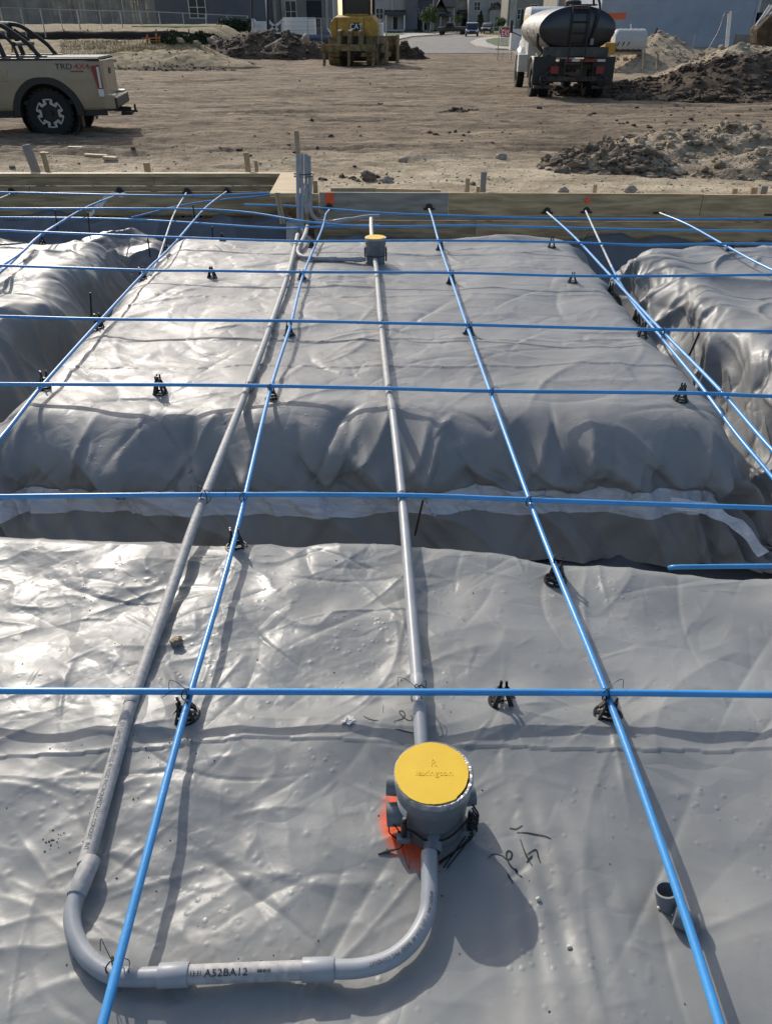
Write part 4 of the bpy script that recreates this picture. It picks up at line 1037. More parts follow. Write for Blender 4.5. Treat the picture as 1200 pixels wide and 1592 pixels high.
# crumbs on near sheet (uncountable specks)
rg = random.Random(21); pts = []
for (cx, cy, sx_, sy_, n_) in ((90, 1310, 25, 12, 12), (130, 925, 14, 10, 6), (110, 1200, 120, 120, 22), (260, 1330, 150, 200, 22), (800, 1250, 150, 160, 18), (95, 1300, 8, 6, 4), (620, 960, 300, 120, 14), (500, 1500, 300, 60, 8)):
    for _ in range(n_):
        p = G(rg.gauss(cx, sx_), rg.gauss(cy, sy_))
        if .45 < p.y < 1.98: pts.append((p.x, p.y, near_z(p.x, p.y) + .0005, rg.uniform(.0010, .0024)))
scatter('dirt_crumbs', pts, M['clodd'], kind='stuff')

# ------------------------------------------------------------------ loose film bits, rods
ribbon([Q(155, 322, 8.1), Q(165, 306, 8.1), Q(180, 301, 8.1), Q(198, 304, 8.1)], .05, 'film_scrap', 'milky plastic scrap draped over cables before the left form', M['clear2'], 'scrap', 3)
ribbon([Q(140, 336, 7.9), Q(150, 322, 7.9), Q(158, 312, 7.9)], .045, 'film_scrap', 'milky plastic tail hanging below the draped scrap', M['clear2'], 'scrap', 4)
ribbon([G(1040, 778, -.25) + Vector((0, -.02, 0)), G(1100, 790, -.28), G(1150, 818, -.33), G(1170, 842, -.36), G(1186, 862, -.39)], .055, 'plastic_strip', 'torn end of the translucent strip at the right trench corner', M['clear2'], 'plastic strip', 6, .012)
def rod(a, b, r, label, m='clodd', name='steel_rod'):
    tag(MB().tube([a, b], r, 8).build(name, M[m], smooth=True), label, 'rod')
rust = mat('rusty_steel', (.06, .035, .022), .8, metal=.3); M['rust'] = rust
rod(G(657, 779, -.10), G(645, 832, -.42), .0045, 'rusty rod sticking up from the trench right of the middle conduit', 'rust')
for i, (x0_, y0_, x1_, y1_, lb_) in enumerate(((141, 455, 143, 495, 'left trench halfway'), (86, 326, 90, 357, 'far left trench behind the left pad'), (137, 330, 141, 372, 'far left trench next to the milky scrap'),
        (300, 318, 304, 345, 'left form, under the paired cables'), (230, 370, 234, 400, 'corner of left and middle pads'), (330, 352, 331, 372, 'far left brow of the middle pad'))):
    a = Q(x0_, y0_, 4.9 if i == 0 else 7.0 if i < 4 else 6.2); b = Q(x1_, y1_, 4.9 if i == 0 else 7.0 if i < 4 else 6.2)
    rod(a, b, .006, 'thin black rod standing in the ' + lb_, 'wire')
rod(Q(915, 362, 6.8), Q(905, 375, 6.8), .006, 'thin black rod in the far trench beyond the right corner', 'wire')
rod(Q(1085, 518, 4.3), Q(1070, 552, 4.2), .010, 'short black bar wedged in the fold of the right pad', 'wire')

# ------------------------------------------------------------------ form boards
fm = thing('form_board_wall', 'right wooden form of stacked planks closing the far side of the slab', 'formwork', (0, 0, 0))
ya, yb_ = 7.86, 7.72; xa, xb_ = -.66, 4.9
def plank(x0, x1, z0, z1, off, parent, m='woodgrey', th=.038, A=(xa, ya), B=(xb_, yb_)):
    def yy(x): return A[1] + (B[1] - A[1]) * (x - A[0]) / (B[0] - A[0])
    return MB().beam((x0 + .002, yy(x0) + off, (z0 + z1) / 2), (x1 - .002, yy(x1) + off, (z0 + z1) / 2), th, z1 - z0 - .003).build('plank', M[m], parent, bev=.002)
M['woodgreen'] = mat('treated_lumber', (.32, .225, .12), .75, col2=(.56, .41, .23), vs=3.2, stretch=(1, 9, 9), bump=.0015, bs=24)
M['woodgr2'] = mat('cement_grey_lumber', (.22, .205, .175), .8, col2=(.36, .33, .27), vs=3.2, stretch=(1, 6, 6), bump=.0015, bs=24)
plank(xa, .62, -.085, .125, 0, fm, 'woodgr2'); plank(.62, 3.1, -.085, .125, .003, fm, 'woodgreen'); plank(3.1, 4.9, -.085, .120, -.002, fm, 'woodgreen')
plank(xa, 1.9, -.135, -.088, .008, fm, 'woodgr2'); plank(1.9, 4.9, -.135, -.088, .010, fm, 'woodgrey')
plank(xa, .9, -.325, -.14, .012, fm, 'woodgrey'); plank(.9, 4.9, -.325, -.14, .010, fm, 'woodgreen')
tag(MB().box((-.55, 7.92, .04), (-.1, 7.955, .15)).build('board', M['stake'], bev=.002), 'short brown board end standing behind the form corner', 'board')
tag(MB().beam((-.55, 7.99, .10), (.55, 8.02, .075), .036, .09).build('board', M['wood'], bev=.002), 'pale tapering plank lying behind the right form near the corner', 'board')
fl = thing('form_board_wall', 'left wooden form set back, with pale top plank and dark inner face', 'formwork', (0, 0, 0))
def plankL(x0, x1, z0, z1, y, m, th=.038): return MB().beam((x0 + .002, y, (z0 + z1) / 2), (x1 - .002, y, (z0 + z1) / 2), th, z1 - z0 - .003).build('plank', M[m], fl, bev=.002)
plankL(-7, -3.1, .095, .132, 8.99, 'wood', .10); plankL(-3.1, -1.12, .095, .134, 8.985, 'wood', .10)
plankL(-7, -2.6, .0, .095, 8.99, 'woodgrey'); plankL(-2.6, -1.12, .0, .095, 8.992, 'woodgrey')
plankL(-7, -4.0, -.06, -.005, 8.975, 'woodgrey', .05); plankL(-4.0, -1.12, -.06, -.005, 8.98, 'woodgrey', .05)
plankL(-7, -1.12, -.32, -.065, 9.0, 'woodgreen')
# return at the corner
fr = thing('form_board_wall', 'corner return of the forms, pale flat plank on top beside the stub ups', 'formwork', (0, 0, 0))
MB().beam((-1.02, 9.0, .118), (-.98, 7.72, .118), .30, .038).build('plank', M['wood'], fr, bev=.002)
MB().beam((-.83, 9.0, .095), (-.80, 7.9, .095), .04, .09).build('plank', M['wood'], fr, bev=.002)
MB().beam((-.88, 9.0, -.07), (-.80, 7.9, -.07), .038, .33).build('plank', M['woodgrey'], fr, bev=.002)
MB().beam((-1.05, 7.75, .085), (-.66, 7.80, .085), .03, .07).build('plank', M['woodgrey'], fr, bev=.002)
for k in range(2):
    MB().beam(Q(429 + k * 4, 300, 7.6), Q(438 + k * 4, 348, 7.5), .022, .022).build('brace', M['stake'], fr)
tag(MB().box((0, 0, 0), (.085, .004, .10)).build('paint_mark', M['orangetape']), 'bright orange paint mark on the form beside the upright conduits', 'paint mark').location = (-.60, 7.834, .02)
tag(MB().lathe([(.0, .0), (.028, .002), (.02, .005), (0, .006)], Matrix.Translation((1.98, 7.775, .06)) @ Matrix.Rotation(R(90), 4, 'X'), n=9).build('paint_mark', M['orangetape']), 'small orange paint dot on top of the right form', 'paint mark')
# anchors
def anchor(x, y, Y, label):
    p = Q(x, y, Y); o = thing('cable_anchor', label, 'anchor', p, group='black cable anchors on the forms')
    mb = MB(); mb.lathe([(.012, -.05), (.020, -.045), (.030, -.01), (.034, .0), (.034, .004), (0, .004)], Matrix.Rotation(R(90), 4, 'X') , n=16); mb.build('pocket_former', M['black'], o, smooth=True)
    MB().box((-.055, -.02, -.025), (.055, -.002, -.006)).build('plate', M['black'], o, bev=.002)
for a in ((512, 322, 7.80, 'black cable anchor just right of the upright conduits'), (667, 322, 7.80, 'black cable anchor on right form above the middle pad centre'), (850, 328, 7.78, 'black cable anchor at the start of the right edge pair, left one'),
          (911, 327, 7.78, 'black cable anchor at the start of the right edge pair, right one'), (1024, 328, 7.77, 'black cable anchor above the shiny right pad'), (1196, 331, 7.74, 'black cable anchor at the far right end of the form'),
          (186, 296, 8.93, 'black cable anchor on left form above the milky scrap'), (291, 297, 8.93, 'black cable anchor on left form, second from the corner'), (353, 297, 8.93, 'black cable anchor on left form nearest the corner'), (18, 297, 8.93, 'black cable anchor at the far left end of the left form')):
    anchor(*a)
# stakes behind the forms
def stake(x, yt, Y, wpx, label, m='stake', lean=0.0, yb=None, name='wooden_stake'):
    t_ = Q(x, yt, Y); g = float(ground_z(t_.x, Y)) - .15; wd = wpx * (Y * .84 + .6) / FPX
    mb = MB(); mb.beam((t_.x + lean, Y, g), (t_.x, Y, t_.z), wd, wd * .6, up=(0, 1, 0))
    return tag(mb.build(name, M[m], bev=.0015), label, 'stake', 'wooden stakes behind the forms')
stake(461, 203, 8.05, 7, 'tall thin wooden stake behind the upright conduits', lean=.01)
stake(41, 225, 9.2, 12, 'wide grey leaning stake behind the left form', 'stakegrey', .10)
stake(67, 237, 9.25, 7, 'short brown stake beside the wide grey leaning one', lean=.03)
stake(228, 253, 9.15, 9, 'stubby stake alone behind the left form')
stake(383, 237, 9.15, 8, 'taller of two stakes behind the left form near the corner', lean=.01)
stake(398, 250, 9.2, 5, 'shorter stake right beside it near the left corner')
stake(490, 281, 8.1, 7, 'stub of stake just right of the upright conduits')
stake(727, 277, 7.98, 7, 'brown stake left of the grey one behind the right form')
stake(752, 267, 7.96, 9, 'tall grey stake behind the middle of the right form', 'stakegrey')
stake(743, 290, 8.02, 5, 'tiny stake stub between the brown and grey stakes')
stake(925, 287, 7.95, 6, 'stake right of the small orange paint dot')
stake(1142, 293, 7.9, 8, 'small pale stake near the right edge of the form')
stake(1172, 291, 7.9, 10, 'wide pale stake near the right edge of the form')
stake(1188, 289, 7.95, 10, 'outermost pale stake at the right edge', 'stakegrey')
# wood offcuts behind left form
for i, (x, y, l, lb_) in enumerate(((118, 232, .22, 'short pale wood offcut farthest left on the dirt'), (150, 243, .34, 'longer pale wood offcut lying on the dirt'), (172, 247, .2, 'rightmost pale wood offcut by the left form'), (70, 240, .12, 'small wood scrap beside the stakes'))):
    p = on_ground(x, y); o = MB().box((-l / 2, -.05, 0), (l / 2, .05, .045)).build('wood_offcut', M['wood'], bev=.003)
    o.location = (p.x, p.y, float(ground_z(p.x, p.y)) + .0); o.rotation_euler = (0, .05, .15 - i * .12); tag(o, lb_, 'offcut', 'wood offcuts behind the left form')

# ================================================================== beyond the forms
def rz_on(x, y): return float(ground_z(np.array([x]), np.array([y]))[0])
# --- piles and mounds
def mound(name, label, cx, cy, sx, sy, hgt, m, seed, ncl=0, clm=None, cls=(.05, .2), ridge=False, rot=0, power=1.0, rough=.18, res=110, cone=False, kind=None):
    t = np.linspace(-1.15, 1.15, res); Yl, Xl = np.meshgrid(t, t, indexing='ij')
    def hf(xl, yl):
        r_ = np.sqrt(xl * xl + yl * yl)
        an = np.arctan2(yl, xl); r_ = r_ * (1 + .22 * perlin(np.cos(an) * 1.7 + 9, np.sin(an) * 1.7, seed))
        h = np.clip(1 - r_, 0, 1) if cone else np.clip(1 - r_ ** 2, 0, 1) ** power
        n = fbm(xl * 2.2, yl * 2.2 * sy / sx, 5, seed + 1, .6)
        h = h * (1 + rough * 2.0 * n * (1 if not cone else .4)) + rough * .25 * fbm(xl * 9, yl * 9 * sy / sx, 3, seed + 4) * np.clip(h * 5, 0, 1) 
        return np.where(r_ < 1, h, -.12) * hgt
    H = hf(Xl, Yl); c, s = math.cos(rot), math.sin(rot)
    X = cx + Xl * sx * c - Yl * sy * s; Y = cy + Xl * sx * s + Yl * sy * c
    Z = ground_z(X, Y) * 0 + base_z(np.full_like(X, cx), np.full_like(X, cy)) * 1.0 + H
    o = link(name, grid_mesh(name, np.stack([X, Y, Z - .02], -1), True), M[m]); tag(o, label, 'dirt pile' if m != 'tan' else 'gravel pile')
    if ncl:
        rg = random.Random(seed); pts = []
        for _ in range(ncl):
            a = rg.uniform(0, 6.28); q = math.sqrt(rg.random()) * 1.08; xl, yl = q * math.cos(a), q * math.sin(a)
            z = float(hf(np.array([xl]), np.array([yl]))[0]); z = max(z, 0)
            s_ = cls[0] * (cls[1] / cls[0]) ** (rg.random() ** 2.2)
            x = cx + xl * sx * c - yl * sy * s; y = cy + xl * sx * s + yl * sy * c
            pts.append((x, y, float(base_z(cx, cy)) + z, s_))
        scatter('clods', pts, M[clm or m], parent=o, kind='stuff')
    return o
# foreground clod heap right
mound('dirt_pile', 'lumpy brown heap of clods behind the right form, left end', *Q(950, 264, 11.3)[:2], .95, .75, .27, 'tan2', 11, 900, 'clod', (.012, .10), rough=.25)
mound('dirt_pile', 'low tan spoil heap running off the right edge behind the form', *Q(1150, 250, 12.0)[:2], 2.3, 1.5, .40, 'tan2', 12, 1100, 'tan2', (.012, .08), rough=.2)
mound('dirt_pile', 'brown clods heap behind the tan spoil, right side', *Q(1050, 232, 13.4)[:2], 1.7, .8, .27, 'tan2', 13, 520, 'clod', (.012, .10), rough=.25)
# big dark mound right
mound('dirt_pile', 'big dark muddy mound at the right edge with tan gravel showing on its flank', *Q(1150, 140, 29.0)[:2], 3.6, 2.6, 1.12, 'mound', 14, 900, 'clodd', (.03, .20), rough=.12)
mound('dirt_pile', 'long low row of dark clods between water truck and big dark mound', *Q(1015, 135, 29.5)[:2], 4.0, 1.9, .36, 'mound', 15, 1100, 'clodd', (.03, .20), rough=.25)
mound('dirt_pile', 'dark clod tail in front of the big dark mound, lower right', *Q(1170, 148, 26.5)[:2], 4.0, 1.2, .28, 'mound', 16, 700, 'clodd', (.03, .20), rough=.25)
mound('gravel_pile', 'tall cone shaped tan gravel pile behind the water truck', *Q(1018, 100, 46)[:2], 4.2, 4.0, 1.72, 'tan', 17, 350, 'tan', (.04, .15), cone=True, rough=.08)
mound('gravel_pile', 'tan gravel pile rising behind the big dark mound, near the white pole', *Q(1140, 105, 38)[:2], 3.6, 3.2, 1.40, 'tan', 18, 300, 'tan', (.04, .15), cone=True, rough=.12)
mound('gravel_pile', 'tan gravel pile cut by the right edge of the picture', *Q(1215, 100, 40)[:2], 4.2, 3.4, 1.25, 'tan', 19, 250, 'tan', (.04, .15), rough=.15)
mound('gravel_pile', 'low spread of tan gravel between the two cone piles', *Q(1090, 95, 47)[:2], 6.5, 3.2, .62, 'tan', 20, 300, 'tan', (.05, .2), rough=.3)
# left mounds
mound('dirt_pile', 'long dark brown windrow of dirt left of the bulldozer', *Q(415, 80, 64)[:2], 6.3, 3.4, 1.45, 'mound', 21, 900, 'clodd', (.04, .22), rough=.12)
mound('dirt_pile', 'small dark dirt heap just right of the bulldozer blade', *Q(628, 78, 62)[:2], 1.7, 1.2, .75, 'mound', 22, 160, 'clodd', (.06, .25), rough=.3)
mound('dirt_pile', 'straw covered tan hump right of the pickup roll bar', *Q(262, 98, 50)[:2], 5.5, 3.6, .75, 'strawsoil', 23, 120, 'strawsoil', (.03, .12), rough=.12)
mound('dirt_pile', 'dark scraped dirt ridge below the straw covered hump', *Q(268, 104, 46)[:2], 3.2, .9, .20, 'mound', 24, 200, 'clodd', (.02, .10), rough=.3)
mound('dirt_pile', 'small isolated dark clod heap in the middle of the haul road', *Q(718, 172, 21.5)[:2], .60, .40, .07, 'mound', 25, 90, 'clodd', (.015, .06), rough=.3)
# scattered clods over the haul road
rg = random.Random(55); pts = []
for _ in range(2600):
    y = 9.2 * (46 / 9.2) ** rg.random(); x = rg.uniform(-1, 1) * (y * .55 + 1.5)
    if perlin(x * .5, y * .35, 66) < rg.uniform(-.2, .5): continue
    s_ = .006 * (9 ** (rg.random() ** 5)) * (.7 + y * .018)
    pts.append((x, y, rz_on(x, y) + s_ * .1, s_))
scatter('dirt_clods', pts, M['clod'], kind='stuff')
pts = []
for (cx, cy, wx, wy, n_) in ((755, 207, 45, 4, 60), (1060, 190, 90, 12, 160), (1140, 205, 60, 8, 90), (1150, 180, 50, 6, 40), (950, 170, 60, 6, 40), (300, 235, 120, 6, 60), (560, 275, 40, 8, 40), (460, 185, 40, 6, 12), (690, 225, 20, 3, 10)):
    for _ in range(n_):
        p = on_ground(rg.gauss(cx, wx), rg.gauss(cy, wy)); s_ = .006 * (9 ** (rg.random() ** 2.2)) * (.6 + p.y * .03)
        pts.append((p.x, p.y, rz_on(p.x, p.y) + s_ * .2, s_))
scatter('mud_clods', pts, M['clodd'], kind='stuff')
def gstone(x, y, s, label, seed, m='stone'):
    p = on_ground(x, y); one_stone((p.x, p.y, rz_on(p.x, p.y) + s * .35), s, label, m, seed=seed)
gstone(778, 252, .085, 'round pale stone standing on the dirt right of the centre', 3); gstone(779, 240, .045, 'small pointed stone just behind the round pale one', 4)
gstone(626, 250, .07, 'pale stone left of centre on the caliche', 5); gstone(602, 288, .075, 'flat pale stone close behind the right form', 6)
gstone(573, 280, .10, 'brown clod like stone behind the tapering plank', 7, 'clod'); gstone(875, 298, .06, 'light stone at the form, beside the low stub stake', 8)
gstone(978, 299, .07, 'flat light stone touching the right form', 9); gstone(966, 262, .09, 'smooth pale stone in front of the brown clods heap', 10)
gstone(120, 231, .06, 'pale stone beside the offcuts', 11)
gstone(334, 72, .55, 'large tan boulder at the left foot of the dark windrow', 12, 'tan'); gstone(281, 68, .3, 'tan boulder on the straw ground', 13, 'tan'); gstone(306, 72, .25, 'smaller tan boulder between two larger ones', 14, 'tan')

rg = random.Random(77); pts = []
for _ in range(4200):
    y = 8.2 + 6.5 * rg.random() ** 1.6; x = rg.uniform(-1, 1) * (y * .62)
    if x < -.7 and y < 9.2: continue
    pts.append((x, y, rz_on(x, y) + .002, .005 * (5 ** (rg.random() ** 3))))
scatter('gravel', pts, M['stone'], kind='stuff')
# --- pickup
def clr(name, c, r=.35, metal=0, coat=0): 
    M[name] = mat(name, c, r, metal=metal, var=.06, vs=3, coat=coat); return M[name]
clr('tanpaint', (.32, .255, .165), .42, coat=.15); clr('blacktrim', (.012, .012, .012), .5); clr('tyre', (.014, .014, .014), .85)
clr('silver', (.42, .42, .41), .4, .5); clr('redlens', (.22, .015, .018), .25); clr('whitelens', (.6, .6, .6), .2); clr('chrome', (.5, .5, .5), .15, .9)
clr('glass', (.02, .025, .03), .06); clr('whitepaint', (.66, .66, .64), .4); clr('blackpaint', (.012, .014, .022), .30, coat=.3); clr('greytank', (.22, .215, .205), .45)
clr('cover', (.16, .16, .16), .75)
M['dirtydark'] = mat('dirty_undercarriage', (.030, .026, .022), .85, col2=(.075, .062, .048), vs=6)
M['catyellow'] = mat('dusty_yellow', (.36, .20, .025), .6, col2=(.50, .29, .05), vs=3, bump=.002, bs=8)
M['catdirt'] = mat('dirty_yellow', (.11, .08, .04), .85, col2=(.26, .185, .08), vs=4)
def wheel(parent, x, y, r, wd, side, rim='spoke', dual=False):
    """axis along local y; side = +1 / -1 outer face direction"""
    o = bpy.data.objects.new('wheel', None); COL.objects.link(o); o.parent = parent; o.location = (x, y, r)
    Mx = Matrix.Rotation(R(90), 4, 'X')
    h = wd / 2; n = 48; mb = MB()
    mb.lathe([(r * .60, -h * .85), (r * .80, -h), (r * .95, -h * .92), (r, -h * .7), (r, h * .7), (r * .95, h * .92), (r * .80, h), (r * .60, h * .85)], Mx, n)
    for k in range(n // 2):                        # tread blocks
        a = 2 * math.pi * k / (n // 2)
        for s in (-1, 1):
            T = Matrix.Rotation(a, 4, 'Y') @ Matrix.Translation((r * 1.0, s * h * .55, 0))
            mb.box((-.01, -h * .38, -.035), (.014, h * .38, .035), T)
    mb.build('tyre', M['tyre'], o, smooth=True)
    rm = MB(); f = side
    z1 = -f * h * .80                              # lathe z maps to -y
    rm.lathe([(r * .60, -h * .85), (r * .58, 0), (r * .60, h * .85)], Mx, 36)
    rm.lathe([(0, z1 * .5), (r * .58, z1 * .5)], Mx, 36)
    rm.build('rim', M['blacktrim'] if rim == 'spoke' else M['dirtydark'], o, smooth=True)
    if rim == 'spoke':
        sp = MB()
        for k in range(6):
            a = k * math.pi / 3
            for s in (-1, 1):
                T = Matrix.Rotation(a, 4, 'Y')
                y = f * h * .86
                V = [(s * .035, r * .20), (s * .055, r * .50), (s * .030, r * .56), (s * .095, r * .56), (s * .105, r * .50)]
                sp.add([T @ Vector((p, y, q)) for p, q in ((s * .040, r * .40), (s * .085, r * .44), (s * .085, r * .60), (s * .040, r * .60))], [(0, 1, 2, 3)])
            a2 = a
            T = Matrix.Rotation(a + math.pi / 6, 4, 'Y')
            sp.add([T @ Vector((p, y, q)) for p, q in ((-.055, r * .36), (.055, r * .36), (.075, r * .46), (-.075, r * .46))], [(0, 1, 2, 3)])
            T = Matrix.Rotation(a, 4, 'Y')
            sp.add([T @ Vector((p, y, q)) for p, q in ((-.06, r * .545), (.06, r * .545), (.055, r * .60), (-.055, r * .60))], [(0, 1, 2, 3)])
        sp.build('silver_faces', M['silver'], o)
        MB().lathe([(.0, -f * h * .9), (.04, -f * h * .9), (.045, -f * h * .5)], Mx, 16).build('hub_cap', M['blacktrim'], o, smooth=True)
    else:
        MB().lathe([(.0, -f * h * .7), (r * .22, -f * h * .7), (r * .25, -f * h * .4)], Mx, 16).build('hub', M['dirtydark'], o, smooth=True)
    return o
def pickup():
    p = Q(79, 170, 16.0); gz = -.26
    ax = Vector((p.x, 16.0, gz)); rot = R(189.5)
    o = thing('pickup_truck', 'tan four wheel drive pickup with black roll bar, cut by the left edge', 'pickup truck', ax, rot)
    # origin below rear axle centre-ish: shift so the near rear wheel (local y=+.80) sits at ax
    c, s = math.cos(rot), math.sin(rot)
    o.location = ax - Vector((-s * .82, c * .82, 0))
    W = .93
    # body shells: box sections with curved flanks
    def flank(x0, x1, prof, name, m, n=2, cap=True):
        """prof: (y_half, z) bottom to top; straight extrusion along x with slight taper"""
        mb = MB(); V = []; k = len(prof)
        for x in (x0, x1):
            for y, z in prof: V.append((x, y, z))
            for y, z in reversed(prof): V.append((x, -y, z))
        N = 2 * k
        F_ = [(i, (i + 1) % N, N + (i + 1) % N, N + i) for i in range(N)]
        F_ += [tuple(range(N)), tuple(range(2 * N - 1, N - 1, -1))]
        return mb.add(V, F_).build(name, M[m], o, smooth=True, bev=.012)
    # bed: side panels with wheel opening
    def side_panel(x0, x1, zb, zt, wx, wr, name):
        for sgn in (1, -1):
            pts = []
            nA = 22
            zs = [zb, .62, .78, .95, 1.12, zt]
            # strips left and right of the opening and above
            mb = MB()
            xs = sorted(set(list(np.linspace(x0, x1, 46))))
            def yb(z, x): return sgn * (W - .035 * max(0, (.62 - z)) / .3 - .05 * max(0, z - 1.0) / .3 + .0 + (-.03 * max(0, (x0 + .25 - x)) / .25))
            rows = np.linspace(0, 1, 16); V = []; F_ = []
            for x in xs:
                low = zb
                if wr and abs(x - wx) < wr: low = max(zb, .40 + math.sqrt(max(0, wr * wr - (x - wx) ** 2)) * 1.0)
                for t in rows:
                    z = low + (zt - low) * t
                    V.append((x, yb(z, x) + sgn * .010 * math.sin(3.0 * (z - .5)), z))
            n_ = len(rows)
            for i in range(len(xs) - 1):
                for j in range(n_ - 1):
                    F_.append((i * n_ + j, i * n_ + j + 1, (i + 1) * n_ + j + 1, (i + 1) * n_ + j))
            mb.add(V, F_)
            # inner return so the panel has thickness
            ob = mb.build(name, M['tanpaint'], o, smooth=True)
            sol = ob.modifiers.new('thickness', 'SOLIDIFY'); sol.thickness = .03; sol.offset = -1 if sgn < 0 else 1
    zt = 1.27
    side_panel(-1.06, 0.98, .46, zt, 0, .53, 'bed_side')
    # gap then cab
    side_panel(1.00, 3.72 - .0, .46, 1.20, 3.235, .0, 'cab_side') if False else None
    side_panel(1.0, 2.62, .46, 1.22, 9, 0, 'cab_side'); side_panel(2.62, 4.05, .46, 1.12, 3.235, .53, 'front_fender')
    MB().box((-1.02, -.86, .55), (.98, .86, .62)).build('bed_floor', M['blacktrim'], o)
    MB().box((.6, -.80, .42), (4.0, .80, .60)).build('chassis', M['blacktrim'], o)
    MB().box((-1.15, -.45, .40), (.8, .45, .56)).build('chassis', M['blacktrim'], o)
    for sgn in (1, -1):
        MB().box((-1.05, sgn * .90 - .02, .36), (-.5, sgn * .90 + .02, .47)).build('rocker', M['blacktrim'], o)
        MB().box((.5, sgn * .89 - .03, .34), (2.75, sgn * .89 + .03, .47)).build('rocker', M['blacktrim'], o)
    # tailgate, lights, bumper
    tg = MB().box((-1.085, -.74, .60), (-1.04, .74, 1.26)).build('tailgate', M['tanpaint'], o, bev=.015)
    MB().box((-1.10, -.12, 1.02), (-1.083, .12, 1.12)).build('handle', M['blacktrim'], tg)
    for sgn in (1, -1):
        tl = MB().add([(-1.075, sgn * .74, 1.21), (-1.075, sgn * .74, .80), (-1.05, sgn * .975, .80), (-1.03, sgn * .965, 1.19), (-.90, sgn * .975, 1.17), (-.97, sgn * .98, .80)],
                      [(0, 1, 2, 3), (3, 2, 5, 4)]).build('tail_light', M['redlens'], o)
        sol = tl.modifiers.new('thickness', 'SOLIDIFY'); sol.thickness = .03
        a_ = MB().box((-1.058, sgn * .965 - .03, .68), (-.965, sgn * .965 + .022, .80)).build('reverse_lamp', M['whitelens'], tl)
        MB().box((-1.04, sgn * .965 - .012, .82), (-1.00, sgn * .965 + .022, 1.16)).build('clear_lens', M['whitelens'], tl)
        MB().box((-1.075, sgn * .78 - .06, .62), (-.99, sgn * .84 + .06, 1.27)).build('bed_corner', M['tanpaint'], o, bev=.02)
    bm_ = MB().box((-1.26, -.90, .47), (-1.06, .90, .66)).build('bumper', M['blacktrim'], o, bev=.03)
    MB().box((-1.22, .52, .46), (-1.0, .935, .70)).build('bumper_end', M['tanpaint'], o, bev=.03)
    MB().box((-1.22, -.935, .46), (-1.0, -.52, .70)).build('bumper_end', M['tanpaint'], o, bev=.03)
    h_ = MB(); h_.box((-1.38, -.04, .36), (-1.05, .04, .44)); h_.box((-1.50, -.03, .34), (-1.36, .03, .38)); h_.lathe([(.03, .38), (.02, .40), (.018, .43), (.028, .45), (.0, .49)], Matrix.Translation((-1.46, 0, 0)), 12); h_.box((-1.4, -.2, .30), (-1.2, .2, .36))
    h_.build('tow_hitch', M['blacktrim'], o)
    # arches
    for wx in (0, 3.235):
        for sgn in (1, -1):
            mb = MB(); V = []; F_ = []; n_ = 24
            for i in range(n_ + 1):
                a = math.pi * (-.02 + 1.04 * i / n_)
                ca, sa = math.cos(a), math.sin(a)
                flat = max(-.0, 0)
                for r_, y in ((.47, .90), (.50, .985), (.61, .985), (.64, .93)):
                    px_ = ca * r_ * (1.0 if abs(ca) < .75 else 1.02); pz = .40 + sa * min(r_, r_ * 1.0)
                    V.append((wx + px_, sgn * y, min(pz, .995 + .05 * (r_ - .5))))
            for i in range(n_):
                for j in range(3): F_.append((i * 4 + j, i * 4 + j + 1, (i + 1) * 4 + j + 1, (i + 1) * 4 + j))
            mb.add(V, F_).build('wheel_arch_trim', M['blacktrim'], o, smooth=True)
            MB().tube([(wx, sgn * .62, .42), (wx, sgn * .60, .42)], .56, 24).build('wheel_well', M['blacktrim'], o)
            MB().lathe([(.52, -.25), (.54, -.25), (.54, .0), (.52, .0)], Matrix.Translation((wx, sgn * .90, .40)) @ Matrix.Rotation(sgn * R(-90), 4, 'X'), 24).build('wheel_well', M['blacktrim'], o)
            wheel(o, wx, sgn * .80, .405, .27, sgn)
            MB().box((wx - .56, sgn * .80 - .12, .16), (wx - .54, sgn * .80 + .12, .50)).build('mud_flap', M['blacktrim'], o)
    # axle
    MB().tube([(0, -.7, .40), (0, .7, .40)], .06, 12).build('axle', M['dirtydark'], o)
    # tonneau cover, rails
    cv = MB(); cv.box((-1.04, -.84, 1.272), (-.40, .84, 1.315)); cv.box((-.39, -.84, 1.272), (.25, .84, 1.315)); cv.box((.26, -.84, 1.272), (.92, .84, 1.315)); cv.build('bed_cover', M['cover'], o, bev=.006)
    for sgn in (1, -1): MB().box((-1.06, sgn * .88 - .045, 1.255), (.98, sgn * .88 + .045, 1.30)).build('rail', M['blacktrim'], o, bev=.01)
    # roll bar
    rb = MB()
    for sgn in (1, -1):
        y = sgn * .74
        rb.tube(spline([(-.02, y, 1.30), (.05, y, 1.38), (.14, y, 1.50), (.34, y * .98, 1.66), (.56, y * .96, 1.80), (.78, y * .95, 1.84)], 6), .038, 12)
        rb.tube(spline([(.38, y, 1.30), (.42, y, 1.48), (.50, y, 1.60), (.70, y, 1.74)], 6), .028, 12)
        rb.tube(spline([(.62, y, 1.30), (.68, y, 1.55), (.78, y * .96, 1.82)], 6), .045, 12)
        rb.box((-.12, y - .07, 1.30), (.85, y + .07, 1.335))
    rb.tube([(.78, -.72, 1.83), (.78, .72, 1.83)], .045, 12); rb.tube([(.40, -.74, 1.52), (.40, .74, 1.52)], .035, 12)
    rb.build('roll_bar', M['blacktrim'], o, smooth=True)
    # cab (greenhouse) and hood
    def ring(z, x0, x1, y): return [(x0, -y, z), (x1, -y, z), (x1, y, z), (x0, y, z)]
    V = ring(1.21, 1.02, 2.95, .88) + ring(1.72, 1.22, 2.20, .70) + ring(1.78, 1.34, 2.05, .62)
